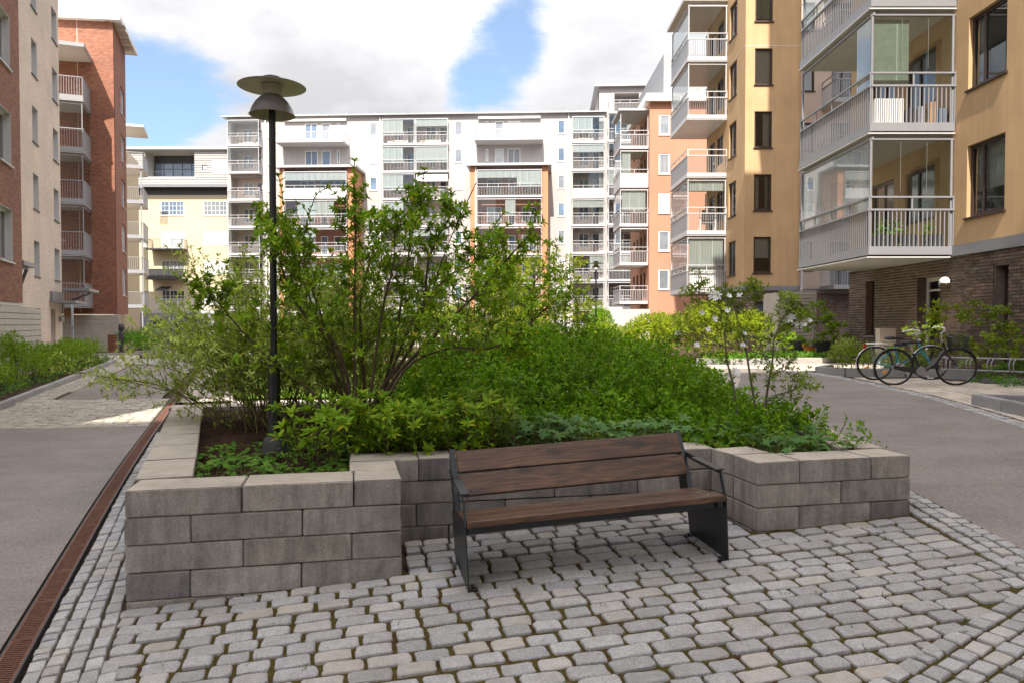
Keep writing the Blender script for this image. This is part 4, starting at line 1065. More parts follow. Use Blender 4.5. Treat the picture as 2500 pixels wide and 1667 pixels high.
part('awning', MB().slab3([ft.p(ft.hit(362, 700)[0], -2.9, zt0 + 2.6), ft.p(ft.hit(390, 700)[0], -2.9, zt0 + 2.6), ft.p(ft.hit(390, 700)[0], -1.4, zt0 + 2.1), ft.p(ft.hit(362, 700)[0], -1.4, zt0 + 2.1)], (0, 0, .05)), MT['dark'], CB)

# --- left row: near red brick, pale brick, red tower, far block
FR_ = Fr(*ST(7, -6.2), *DS)
RB = thing('apartment_block', 'near red brick block at the left edge, its upper floors overhanging a beige screen', 'apartment building', FR_.p(15, 0, -1.7))
hr = FR_.hit(26, 300)[0]
zsill = [FR_.hit(33, 642)[1] + STO * k for k in range(4)]
hol = [(hr - 1.35 - d, hr - d, z, z + 1.62) for z in zsill for d in (0, 3.2, 6.4, 10, 14)]
m = MB(); wall_holes(m, FR_, 21.4, .66, 14.4, hol, .28); m.box(FR_, 0, 21.4, -1.7, -1.6, .66, 14.4); m.box(FR_, 21.2, 21.4, -1.6, -.29, .66, 14.4).box(FR_, 0, .2, -1.6, -.29, .66, 14.4); m.box(FR_, .2, 21.2, -1.6, -.05, .66, .70)
part('wall', m, MT['red_brick_l'], RB); part('roof', MB().box(FR_, -.3, 21.7, -9, .4, 14.4, 14.65), MT['roofm'], RB)
part('soffit', MB().box(FR_, .02, 21.38, -9, -.02, .56, .65), MT['soffit'], RB); part('core_wall', MB().box(FR_, 0, 21.3, -9, -1.71, -1.9, 14.38), MT['white_brick'], RB)
for h in hol:
    if h[0] > 14: window(RB, FR_, *h, 'lgrey', 'wglass', w=-.16, mull=(.5,), b=.10, sill='lgrey', sillw=.07, lining='lgrey', blind=[(0, 1, .0, 1, 'curtain')], room=1.2)
    else: window(RB, FR_, *h, 'lgrey', 'pv', w=-.16, mull=(.5,), b=.10, sill='lgrey', sillw=.07, lining='lgrey')
fs = Fr(*ST(14, -6.25), *DS)
screen('grey beige board screen under the overhanging near red brick block', fs, fs.hit(99, 800)[0], -1.75, .52, 12)
FH = Fr(*ST(28.4, -7.9), *DS)
WH = thing('apartment_block', 'pale brick block between the two red brick blocks on the left', 'apartment building', FH.p(8, 0, -1.7))
cols_ = [(FH.hit(78.5, 300)[0], FH.hit(92, 300)[0], FH.hit(94, 360.5)[1]), (FH.hit(128.5, 300)[0], FH.hit(141, 300)[0], FH.hit(141, 402)[1])]
hol = [(a, b, z + STO * k + .05, z + STO * k + 1.62) for a, b, z in cols_ for k in range(-2, 3)]
dz = [(FH.hit(125, 800)[0], FH.hit(136, 800)[0], -1.75, FH.hit(130, 756)[1]), (FH.hit(187, 800)[0] if False else 0, 0, 0, 0)]
m = MB(); wall_holes(m, FH, 15.7, -2.0, 17.6, hol + dz[:1], .26); m.box(FH, 0, 15.7, -9, -.4, -2, 17.6); part('wall', m, MT['white_brick'], WH)
part('roof', MB().box(FH, -.3, 16.1, -9, .45, 17.6, 17.85), MT['roofm'], WH)
for h in hol: window(WH, FH, *h, 'lgrey', 'pv', w=-.2, b=.1, sill='dark', sillw=.05, lining='lgrey')
dd = window(WH, FH, *dz[0], 'basegrey', 'pd', w=-.16, b=.12, name='door'); part('handle', MB().box(FH, dz[0][0] + .16, dz[0][0] + .2, -.16, -.08, -.75, -.5), MT['dark'], dd)
zc = FH.hit(165, 745)[1]
part('entrance_canopy', MB().box(FH, FH.hit(120, 745)[0], 15.9, .01, 1.1, zc, zc + .12).box(FH, FH.hit(122, 745)[0], FH.hit(150, 745)[0], .01, .12, zc + .13, zc + .55), MT['zinc'], WH)
downpipe(WH, FH, FH.hit(172, 800)[0], .1, -1.7, zc + .1, .06); 
eg = MB(); eg.tube([FH.p(.6, 1.5, 1.9), FH.p(1.5, 1.5, 1.85), FH.p(1.6, 1.3, 1.3), FH.p(1.6, .2, .9), FH.p(1.6, .12, .5)], .06, 8); eg.box(FH, .02, 1.7, .3, 1.75, 1.9, 2.05); part('gutter_roof', eg, MT['zinc'], WH)
eg = MB(); eg.tube([FH.p(15.6, 1.3, 1.55), FH.p(15.3, .8, 1.3), FH.p(15.1, .15, 1.0), FH.p(15.1, .12, .5)], .06, 8); eg.box(FH, 14.0, 16.9, .3, 1.5, 1.62, 1.76); part('gutter_roof', eg, MT['zinc'], WH)
wl = MB().box(FH, FH.hit(143, 780)[0], FH.hit(150, 780)[0], .003, .14, FH.hit(145, 780)[1] - .12, FH.hit(145, 780)[1] + .12)
solid('wall_lamp', wl, MT['grey'], 'small grey box lamp beside the door on pale brick', 'lamp', FH.p(FH.hit(145, 780)[0], 0, FH.hit(145, 780)[1]))
# tower
CT = (-24.35, 46.2); tdir = (math.cos(R(7)), math.sin(R(7)))
FTF = Fr(CT[0] - 5 * tdir[0], CT[1] - 5 * tdir[1], *tdir); FTR = Fr(*CT, *DS)
RT = thing('apartment_block', 'red brick tower with a stack of grey balconies beyond the pale brick block', 'apartment building', FTF.p(3, 0, -1.7))
MT['red_brick_t'] = brick('red_brick_tower', tdir, (.34, .122, .066), (.23, .08, .048), (.26, .18, .14))
MT['red_brick_tr'] = brick('red_brick_tower_side', (DS.x, DS.y), (.32, .116, .063), (.23, .08, .048), (.26, .18, .14))
zT = FTF.hit(270, 54)[1]
zts = [FTR.hit(301, y)[1] for y in (289, 400.5, 507, 615, 722)]
ur = (FTR.hit(295.5, 400)[0], FTR.hit(304.5, 400)[0])
m = MB().prism([FTF.p(0, 0, 0)[:2], FTF.p(4.99, 0, 0)[:2], FTR.p(.1, -.26, 0)[:2], FTR.p(5.6, -.26, 0)[:2], FTF.p(0, -5.6, 0)[:2]], .62, zT); part('wall', m, MT['red_brick_t'], RT)
m = MB(); wall_holes(m, FTR, 5.6, .62, zT, [(*ur, z, z + 1.75) for z in zts], .2, .015); part('side_wall', m, MT['red_brick_tr'], RT)
part('roof', MB().prism([FTF.p(-.5, .4, 0)[:2], FTF.p(5.0, .4, 0)[:2], FTF.p(5.55, .4, 0)[:2], FTR.p(6, .75, 0)[:2], FTR.p(6, -5, 0)[:2], FTF.p(-.5, -5.5, 0)[:2]], zT, zT + .30), MT['white_paint'], RT)
q = MB()
for i in range(4): q.box(FTR, .2 + i * 1.35, .9 + i * 1.35, .03, .6, zT - .06, zT - .005)
part('eave_panel', q, MT['soffit'], RT)
part('expansion_joint', MB().box(FTF, 2.9, 2.93, .0, .006, .62, zT - .02), MT['pink'], RT)
for z in zts: window(RT, FTR, *ur, z, z + 1.75, 'lgrey', 'pl', w=-.06, b=.1, sill='lgrey')
bx, by = -25.85, 46.35
FBt = Fr(bx - 4.0 * DT.x, by - 4.0 * DT.y, DT.x, DT.y)
zbs = [FBt.hit(224, y)[1] for y in ()]
zb0 = (788 - 690) / 1830 * 43 - .0
for k in range(5):
    zb = 1.0 + 2.97 * k
    gl = [(0, 1), None, (0, 1)] if k < 4 else None
    b = balcony(RT, FBt, 0.4, 4.0, 2.9, zb, .28, 'bars', (None, 'panel'), mats=('grey', 'grey', 'soffit'), glass=gl, step=.13, rail=False, rh=1.35, each=False)
    part('slab_trim', MB().box(FBt, .4, 4.06, .02, 2.98, zb - .07, zb - .035), MT['lgrey'], b)
zb = 16.0
part('balcony_roof', MB().slab3([FBt.p(.2, .0, zb - .1), FBt.p(4.1, .0, zb - .1), FBt.p(4.1, 3.1, zb - .1), FBt.p(.2, 3.1, zb - .1)], (0, 0, .16)), MT['soffit'], RT)
part('balcony_roof', MB().box(FBt, .15, 4.15, 3.1, 3.16, zb - .12, zb + .1).box(FBt, 4.1, 4.16, 0, 3.1, zb - .12, zb + .099), MT['grey'], RT)
fb_ = Fr(*FTF.p(1.2, .05, 0)[:2], *tdir)
screen('beige board screen under the red brick tower', fb_, 4.0, -1.75, .55, 15, 'siding')
# far block with balconies
FB = thing('apartment_block', 'far left block whose grey corner balconies show past the red tower', 'apartment building', (-38, 68, -2.2))
part('wall', MB().prism([(-34.2, 66), (-36.2, 73), (-46, 73), (-46, 66)], -2.4, 15.6), MT['cream'], FB)
bc = at(362, 600, 66.2)
FBf = Fr(bc.x - 4.5 * DT.x, bc.y - 4.5 * DT.y, DT.x, DT.y)
for k in range(5):
    zb = FBf.hit(362, 760)[1] + .2 + 2.88 * k
    balcony(FB, FBf, .3, 4.5, 4.0, zb, .28, 'bars', (None, 'panel'), mats=('grey', 'grey', 'soffit'), step=.15, rail=False, rh=1.35, glass=[None, None, (0, 1)] if k in (0, 1) else None)
part('balcony_roof', MB().box(FBf, .3, 4.6, 0, 4.1, zb + 3.4, zb + 3.6), MT['soffit'], FB)
part('post', MB().box(FBf, 4.3, 4.4, 3.8, 3.9, -2.2, zb).box(FBf, .5, .6, 3.8, 3.9, -2.2, zb), MT['grey'], FB)

# --- blocks behind the viewpoint, whose roofs put the near half of the court in shade
for (x0, x1, zt, lab, mt) in ((-12.5, -2.5, 29.0, 'lower white block closing the courtyard behind the viewpoint', 'white'), (-2.45, 8.5, 36.2, 'taller white block closing the courtyard behind the viewpoint', 'white')):
    fk = Fr(x1, -14, -1, 0); Lk = x1 - x0
    bk = thing('apartment_block', lab, 'apartment building', (x0 / 2 + x1 / 2, -19, -2.2))
    hol = [(u, u + 1.4, z, z + 1.5) for u in [1.6 + 3.2 * i for i in range(int((Lk - 2.5) / 3.2))] for z in [STO * k for k in range(int(zt / STO))]]
    m = MB(); wall_holes(m, fk, Lk, -2.6, zt, hol, .12); m.box(fk, 0, Lk, -10, -.2, -2.6, zt); part('wall', m, MT[mt], bk)
    part('roof', MB().box(fk, -.3, Lk + .3, -10.3, .5, zt, zt + .25), MT['roofm'], bk)
    for h in hol: window(bk, fk, *h, 'white_paint', 'pb', w=-.04, mull=(.5,))
# --- beige screen with the string of bulbs
fsc = Fr(at(1905, 790, 26.5).x, 26.5, 1, 0)
screen('beige board screen beside the brown brick corner, hung with a bulb string', fsc, 10.6 - fsc.ox + .15, -1.15, at(1905, 713, 26.5).z, 19, 'siding', returns=1.8)
# ---------------------------------------------------------------- the planter of concrete blocks
def concrete():
    m = N('block_concrete'); r = m.objrand()
    oc = m.n('ShaderNodeCombineXYZ'); m.l(m.math('MULTIPLY', r, 37.0), oc.inputs[0]); m.l(m.math('MULTIPLY', r, 91.0), oc.inputs[2])
    ov = m.n('ShaderNodeVectorMath', operation='ADD'); m.l(m.pos(), ov.inputs[0]); m.l(oc.outputs[0], ov.inputs[1]); ov = ov.outputs[0]
    n = m.noise(90, 4, .75, ov); n2 = m.noise(3.2, 6, .68, ov, dist=.5); st = m.noise(1, 5, .65, m.vec((11, 11, 1.6), src=ov)); v = m.vor(48, ov)
    tone = m.ramp(r, [(0, (.32, .283, .245)), (.25, (.39, .352, .305)), (.5, (.285, .262, .248)), (.75, (.355, .315, .268)), (.93, (.33, .29, .25)), (1, (.19, .173, .166))])
    f = m.math('MULTIPLY', m.rng(n2, .28, .72, .58, 1.22), m.rng(n, .33, .67, .74, 1.2))
    f = m.math('MULTIPLY', f, m.rng(st, .36, .66, 1.12, .70))
    pit = m.math('MULTIPLY', m.rng(v, 0, .16, 1, 0), m.rng(m.math('FRACT', m.math('MULTIPLY', r, 5.7)), .55, .9, 0, .85))
    f = m.math('MULTIPLY', f, m.math('SUBTRACT', 1, m.math('MULTIPLY', pit, .55)))
    c = m.scale(tone, f)
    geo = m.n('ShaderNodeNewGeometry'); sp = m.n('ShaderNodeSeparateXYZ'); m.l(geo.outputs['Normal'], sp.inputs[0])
    topm = m.rng(sp.outputs[2], .6, .95, 0, 1)              # upward faces are paler and warmer than the sides
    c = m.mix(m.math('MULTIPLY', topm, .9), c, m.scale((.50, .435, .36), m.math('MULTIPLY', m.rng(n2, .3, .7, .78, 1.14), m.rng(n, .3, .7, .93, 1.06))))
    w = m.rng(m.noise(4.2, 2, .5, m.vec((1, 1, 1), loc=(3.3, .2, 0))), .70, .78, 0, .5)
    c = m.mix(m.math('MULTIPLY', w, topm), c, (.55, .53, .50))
    m.bump(m.math('ADD', m.noise(60, 5, .8), m.math('MULTIPLY', n2, .6)), .8, .009); return m.fin(c, .85, 0, .25)
MT['block'] = concrete()
PL = thing('raised_planter', 'raised planting bed walled with grey concrete blocks, with an alcove round the bench', 'planter', (0, 6.5, g(0, 6.5)))
HB = .175; ZTOP = -1.03
_bc = {}
def block_mesh(l, w):
    k = (round(l, 2), round(w, 2))
    if k not in _bc:
        vs = []
        for v in range(3):
            rg = random.Random(int(l * 1000 + w * 77 + v)); bm = bmesh.new(); bmesh.ops.create_cube(bm, size=1)
            for q in bm.verts: q.co = Vector((q.co.x * (k[0] - .006), q.co.y * (k[1] - .004), q.co.z * (HB - .006)))
            bmesh.ops.bevel(bm, geom=bm.edges[:], offset=.006, segments=2, affect='EDGES')
            for q in bm.verts: q.co += Vector([rg.uniform(-.0016, .0016) for _ in range(3)])
            me = bpy.data.meshes.new('block'); bm.to_mesh(me); bm.free(); me.materials.append(MT['block']); vs.append(me)
        _bc[k] = vs
    return _bc[k]
rgb = random.Random(9)
def wall_blocks(a, b, pats, thick=.35, courses_=5, side=1):  # from a to b, the given lengths per course; the wall body lies to the left of a->b
    d = Vector(b) - Vector(a); L = d.length; d.normalize(); nrm = Vector((-d.y, d.x)) * side
    for c in range(courses_):
        z = ZTOP - HB * (c + .5); u = 0.0; pat = pats[c % len(pats)]; i = 0
        while u < L - .03:
            l = pat[i] if i < len(pat) else .70
            l = min(l, L - u)
            if L - u - l < .12: l = L - u
            p = Vector(a) + d * (u + l / 2) + nrm * (thick / 2 + rgb.uniform(-.003, .003))
            if g(p.x, p.y) < z + HB * .5 + .05:
                piece('block', rgb.choice(block_mesh(l, thick)), PL, (p.x, p.y, z + rgb.uniform(-.001, .001)), math.atan2(d.y, d.x) + rgb.uniform(-.002, .002) + math.pi * rgb.randrange(2))
            u += l; i += 1
va = Vector(PA)
Lend = (-4.33, 9.56); Rend = (3.29, 11.6)
e12 = Vector(C12)
A2 = tuple(va); B0_ = tuple(Vector(PB))
wall_blocks(A2, B0_, [[.695, .70, .35], [.385, .68, .68], [.70, .68, .36], [.38, .68, .68]], .35)
ndir = Vector((-C12[1], C12[0]))
Bi = tuple(Vector(PB) + ndir * .353)
wall_blocks(Bi, PC, [[.40], [.39], [.40], [.39]], .345)
Cs = tuple(Vector(PC) - e12 * .30)
wall_blocks(tuple(Vector(PC) - e12 * .345 + ndir * .002), tuple(Vector(PD) + e12 * .035), [[.52, .70, .70, .70], [.9, .70, .70], [.50, .70, .70], [.75, .70, .70]], .35)
wall_blocks(tuple(Vector(PD) - ndir * 0.0 + e12 * .0), tuple(Vector(PE) + ndir * .353), [[.35], [.35]], .35, side=1)
wall_blocks(PE, PF, [[.36, .62, .36], [.72, .62], [.36, .62, .36]], .35)
dv = Vector((-.035, 1)).normalized()
Fi = Vector(PF) + Vector((-.075, .345)) + Vector((.0, .012)); 
wall_blocks((Fi.x + .055, Fi.y + .01), Rend, [[.70], [.35, .70]], .40)
wall_blocks(Rend, Lend, [[.70], [.35, .70]], .35)
Ai = va + ndir * .353
wall_blocks(Lend, (Ai.x - .03, Ai.y), [[.70], [.35, .70]], .36, side=1)
def bedz(x, y): return -1.15 + .07 * min(max((y - 6.2) / 2.2, 0), 1) + .025 * math.sin(x * 5 + y * 3) + .02 * math.sin(x * 11 - y * 7) 
bed = [(-2.35, 4.9), (-.85, 5.2), (-.95, 5.9), (1.6, 6.45), (1.95, 5.85), (2.95, 6.05), (3.05, 11.4), (-4.0, 9.4)]
mulch = N('mulch'); a1 = mulch.noise(38, 4, .75, mulch.vec((1, 2.4, 1), .6)); a2 = mulch.noise(5, 4, .6)
cc = mulch.ramp(a1, [(.3, (.022, .014, .010)), (.5, (.085, .046, .030)), (.62, (.18, .105, .07)), (.75, (.30, .20, .14))])
mulch.bump(a1, 1.0, .05); MT['mulch'] = mulch.fin(mulch.scale(cc, mulch.rng(a2, .3, .7, .6, 1.3)), .95, 0, .1)
sb = MB(); nb_ = {}; q_ = .09
bed = [(-2.38, 4.86), (-.97, 5.16), (-1.02, 5.92), (1.78, 6.44), (2.06, 5.9), (3.02, 6.1), (3.1, 11.5), (-4.1, 9.42)]
for i in range(-50, 40):
    for j in range(48, 132):
        if inside(bed, (i + .5) * q_, (j + .5) * q_):
            sb.f.append(tuple(nb_.setdefault((a, b), len(nb_)) for a, b in ((i, j), (i + 1, j), (i + 1, j + 1), (i, j + 1))))
sb.v = [(a * q_, b * q_, bedz(a * q_, b * q_)) for a, b in nb_]; sb.smooth = True
part('soil_bed', sb, MT['mulch'], PL)

# ---------------------------------------------------------------- the bench
def plank_wood():
    m = N('stained_pine'); sp = m.n('ShaderNodeTexCoord').outputs['Object']
    oi = m.objrand(); off = m.n('ShaderNodeCombineXYZ'); m.l(m.math('MULTIPLY', oi, 13.0), off.inputs[0]); m.l(m.math('MULTIPLY', oi, 5.0), off.inputs[1])
    ad = m.n('ShaderNodeVectorMath', operation='ADD'); m.l(sp, ad.inputs[0]); m.l(off.outputs[0], ad.inputs[1]); v = ad.outputs[0]
    kn = m.n('ShaderNodeTexVoronoi'); kn.inputs['Scale'].default_value = 1; m.l(m.vec((3.2, 9, 9), src=v), kn.inputs['Vector'])
    knot = m.rng(kn.outputs['Distance'], .10, .34, 1, 0); knot = m.math('MULTIPLY', knot, m.rng(m.noise(3, 2, .5, v), .36, .50, 0, 1))
    gr = m.noise(1, 6, .65, m.vec((3.5, 38, 38), src=v), dist=1.2)
    fine = m.noise(1, 3, .6, m.vec((14, 420, 420), src=v)); br = m.noise(1, 3, .5, m.vec((1.6, 6, 6), src=v))
    c = m.ramp(gr, [(.30, (.026, .012, .007)), (.5, (.085, .040, .020)), (.70, (.17, .088, .046))])
    c = m.scale(c, m.math('MULTIPLY', m.rng(fine, .3, .7, .88, 1.1), m.rng(br, .3, .7, .75, 1.2)))
    c = m.mix(m.math('MULTIPLY', knot, .8), c, (.018, .010, .007))
    m.bump(m.math('ADD', gr, m.math('MULTIPLY', fine, .5)), .25, .003); return m.fin(c, m.rng(gr, .3, .7, .42, .55), 0, .45)
MT['plank'] = plank_wood()
MT['plank_seat'] = MT['plank']
MT['steel'] = mat('anthracite_steel', (.019, .022, .025), .36, .12, 8, .15, 250, .001, spec=.5)
MT['bolt'] = mat('zinc_bolt', (.35, .35, .36), .4, .1, metal=.7)
L0 = Vector((-.275, 4.66, g(-.275, 4.66) + .005)); R0 = Vector((1.465, 5.035, g(1.465, 5.035) + .005))
bx_ = (R0 - L0).normalized(); BL = (R0 - L0).length; bn = Vector((-bx_.y, bx_.x, 0)).normalized()
gy = (g(.5 + bn.x * .5, 5 + bn.y * .5) - g(.5, 5)) / .5
by_ = Vector((bn.x, bn.y, gy)).normalized(); bz_ = bx_.cross(by_).normalized()
BM = Matrix((bx_, by_, bz_)).transposed().to_4x4(); BM.translation = L0
bench = thing('park_bench', 'dark stained wooden bench with anthracite steel sides, standing on cobbles before the block wall', 'bench', tuple(L0))
def bpart(name, mb, m, bevel=0, parent=None, smooth=None):
    o = bpy.data.objects.new(name, mesh_of(name, mb, m, (0, 0, 0), smooth, bevel)); COL.objects.link(o)
    if parent is None: o.parent = bench; o.matrix_local = BM.to_3x3().to_4x4()
    else: o.parent = parent
    WL[o.name] = tuple(L0); return o
def lbox(x0, x1, y0, y1, z0, z1): return MB().box(XY, x0, x1, y0, y1, z0, z1)
BLf = BL
def tilted(name, x0, x1, cy, cz, w, th, ang, m=None):        # a plank of width w, turned about x
    mb = MB().box(XY, -(x1 - x0) / 2, (x1 - x0) / 2, -w / 2, w / 2, -th / 2, th / 2)
    o = bpart(name, mb, m or MT['plank'], .004)
    o.matrix_local = BM.to_3x3().to_4x4() @ Matrix.Translation(((x0 + x1) / 2, cy, cz)) @ Matrix.Rotation(ang, 4, 'X')
    return o
sx0, sx1 = .012, BL - .012
ta = R(-9)
for i, cy in enumerate((.083, .250, .417)): tilted('seat_plank', sx0, sx1, cy, .428 - .158 * cy, .158, .042, ta)
ba = R(56)
tilted('back_plank', .05, BL - .05, .556, .528, .156, .036, ba); tilted('back_plank', .05, BL - .05, .653, .672, .156, .036, ba)
for k, x in enumerate((0.0, BL)):
    sd = 1 if k == 0 else -1
    bpart('side_panel', MB().slab3([(x, -.005, .0), (x, .58, .0), (x, .655, .33), (x, .012, .425)], (sd * .008, 0, 0)), MT['steel'], .0015)
    bpart('arm_post', MB().slab3([(x, .012, .4251), (x, .046, .420), (x, .112, .60), (x, .078, .60)], (sd * .010, 0, 0)), MT['steel'], .0015)
    bpart('back_support', MB().slab3([(x + sd * .009, .49, .30), (x + sd * .009, .655, .30), (x + sd * .009, .745, .745), (x + sd * .009, .715, .755), (x + sd * .009, .555, .48)], (sd * .036, 0, 0)), MT['steel'], .0015)
    ar = MB().slab3([(x, .08, .601), (x, .46, .598), (x, .46, .612), (x, .715, .612), (x, .715, .575), (x, .46, .570), (x, .11, .575)], (sd * .012, 0, 0))
    ar.slab3([(x - sd * .012, .070, .602), (x - sd * .012, .45, .600), (x - sd * .012, .45, .611), (x - sd * .012, .070, .613)], (sd * .058, 0, 0))
    bpart('armrest', ar, MT['steel'], .0015)
    for y in (.02, .50):
        f_ = bpart('foot_plate', lbox(min(x, x + sd * .07), max(x, x + sd * .07), y, y + .05, -.012, .004), MT['steel'], .001)
        bpart('bolt', MB().lathe((x + sd * .042, y + .025, .004), [(.002, .012), (.010, .012), (.011, 0)], 8), MT['steel'], 0, f_)
bpart('seat_beam', lbox(.01, BL - .01, .06, .10, .350, .392), MT['steel'], .002); bpart('seat_beam', lbox(.01, BL - .01, .38, .42, .305, .342), MT['steel'], .002)
for x in (.02, BL - .06): bpart('seat_bracket', MB().slab3([(x, .03, .400), (x, .47, .330), (x, .47, .30), (x, .03, .36)], (.04, 0, 0)), MT['steel'])
for cy in (.088, .232): bpart('screw', MB().lathe((BL - .10, cy, .449 - .158 * cy), [(.002, .006), (.009, .005), (.010, 0)], 8), MT['bolt'])

# ---------------------------------------------------------------- drain channel with cast iron grates
rust = N('rusted_iron'); a1 = rust.noise(14, 5, .7); a2 = rust.noise(90, 3, .6)
MT['rust'] = rust.fin(rust.scale(rust.ramp(a1, [(.3, (.13, .062, .042)), (.55, (.195, .092, .060)), (.75, (.165, .088, .064))]), rust.rng(a2, .3, .7, .75, 1.2)), .7, .2, .4)
rust.bump(a2, .4, .003)
MT['rust2'] = mat('corten_steel', (.16, .058, .026), .8, .25, 6)
DR = thing('drain_channel', 'rusty cast iron drain channel with slotted grates along the left path', 'drain', (*ST(8, -1.1), g(*ST(8, -1.1))))
W2 = .125; seg = .5
def grate_mesh(l):
    b = MB()
    b.box(XY, 0, l - .006, -W2 / 2, -W2 / 2 + .012, -.02, 0).box(XY, 0, l - .006, W2 / 2 - .012, W2 / 2, -.02, 0).box(XY, 0, .012, -W2 / 2 + .012, W2 / 2 - .012, -.02, -.0005).box(XY, l - .018, l - .006, -W2 / 2 + .012, W2 / 2 - .012, -.02, -.0005)
    n = 21
    for i in range(n):
        x = .016 + (l - .04) * i / n; k = .0095
        b.box(XY, x, x + k, -W2 / 2 + .012, -.008, -.018, -.001); b.box(XY, x + .012, x + .012 + k, .008, W2 / 2 - .012, -.018, -.001)
        b.slab3([(x, -.010, -.001), (x + k, -.010, -.001), (x + k + .012, .010, -.001), (x + .012, .010, -.001)], (0, 0, -.016))
    return mesh_of('grate', b, MT['rust'])
gm = grate_mesh(.555); s_ = 2.75
while s_ < 33:
    x, y = ST(s_, -1.105); x2, y2 = ST(s_ + .555, -1.105)
    an = math.atan2(y2 - y, x2 - x); sl = math.atan2(g(x2, y2) - g(x, y), .555)
    piece('grate', gm, DR, (x, y, g(x, y) + .004), rot=(0, -sl, an)); s_ += .555
fl_ = MB()
for t0, t1 in ((-1.105 - W2 / 2 - .012, -1.105 - W2 / 2 - .002), (-1.105 + W2 / 2 + .002, -1.105 + W2 / 2 + .012)):
    for i in range(40):
        a, b = 2.7 + .75 * i, 2.7 + .75 * (i + 1)
        q = [ST(a, t0), ST(b, t0), ST(b, t1), ST(a, t1)]; fl_.prism(q, lambda x, y: g(x, y) - .04, lambda x, y: g(x, y) + .005)
part('edge_rail', fl_, MT['dark'], DR)
o = sheet('trough', [ST(2.7, -1.195), ST(33, -1.195), ST(33, -1.015), ST(2.7, -1.015)], -.024, MT['dark'], 1.0, DR, None)
struct(sheet('channel_bed', [ST(2.5, -1.245), ST(34, -1.245), ST(34, -1.195), ST(2.5, -1.195)], -.003, MT['joint2'], 1.0))

# ---------------------------------------------------------------- lamps
MT['pole'] = mat('black_pole', (.012, .012, .013), .35, .1, spec=.5)
MT['shade'] = mat('grey_lamp_shade', (.15, .138, .128), .32, .10, 20, spec=.5); MT['shade_in'] = mat('dirty_cream_enamel', (.42, .40, .27), .6, .2, 9)
MT['collar'] = mat('cast_collar', (.05, .05, .045), .8, .2, 10, .4, 80, .006)
def street_lamp(x, y, z0, label, tilt=0):
    r = thing('street_lamp', label, 'street lamp', (x, y, z0), 'courtyard lamps with a bell shade under a flat disc')
    zt = z0 + 2.92
    p = MB().tube([(x, y, z0), (x, y, z0 + .78), (x, y, z0 + .80)], [.052, .052, .030], 14); p.tube([(x, y, z0 + .79), (x, y, zt + .1)], .0285, 14); p.smooth = 'auto'; part('pole', p, MT['pole'], r)
    c = MB().lathe((x, y, z0), [(.10, -.06), (.105, .10), (.085, .15), (.055, .17)], 16); c.smooth = 'auto'; part('collar', c, MT['collar'], r)
    b = MB(); prof = [(.078, zt + .165), (.080, zt + .150), (.105, zt + .132), (.142, zt + .092), (.168, zt + .045), (.185, zt - .005), (.193, zt - .012)]
    b.lathe((x, y, 0), prof, 40); b.smooth = True; bell = part('bell_shade', b, MT['shade'], r)
    b = MB(); b.lathe((x, y, 0), [(.193, zt - .012), (.189, zt - .014), (.181, zt - .003), (.164, zt + .045), (.138, zt + .090), (.10, zt + .129), (.0, zt + .14)], 40); b.smooth = True; part('shade_lining', b, MT['shade_in'], bell)
    n = MB().lathe((x, y, 0), [(.079, zt + .145), (.080, zt + .222), (.094, zt + .236)], 32); n.smooth = 'auto'; part('neck', n, MT['shade_in'], r)
    d = MB().lathe((x, y, 0), [(.0, zt + .258), (.06, zt + .258), (.280, zt + .232), (.284, zt + .228)], 48); d.smooth = 'auto'; disc = part('disc', d, MT['pole'], r)
    d = MB().lathe((x, y, 0), [(.284, zt + .228), (.278, zt + .225), (.08, zt + .244), (.0, zt + .244)], 48); d.smooth = 'auto'; part('disc_lining', d, MT['shade_in'], disc)
    k = MB().lathe((x, y, 0), [(.090, zt + .256), (.090, zt + .300), (.07, zt + .312), (.0, zt + .313)], 28); k.smooth = 'auto'; part('cap', k, MT['pole'], r)
    return r
street_lamp(-2.05, 6.45, -1.13, 'tall black lamp post standing in the raised planter among the shrubs')
x2, y2 = at(582, 700, 18.6)[:2]; street_lamp(x2, y2, at(582, 638, 18.6).z - 3.15, 'smaller looking black lamp post on the lawn, behind the planter shrubs')
x3, y3 = at(1455, 700, 27)[:2]; street_lamp(x3, y3, at(1455, 643.6, 27).z - 3.15, 'black lamp post farthest off, in front of the white balconies')

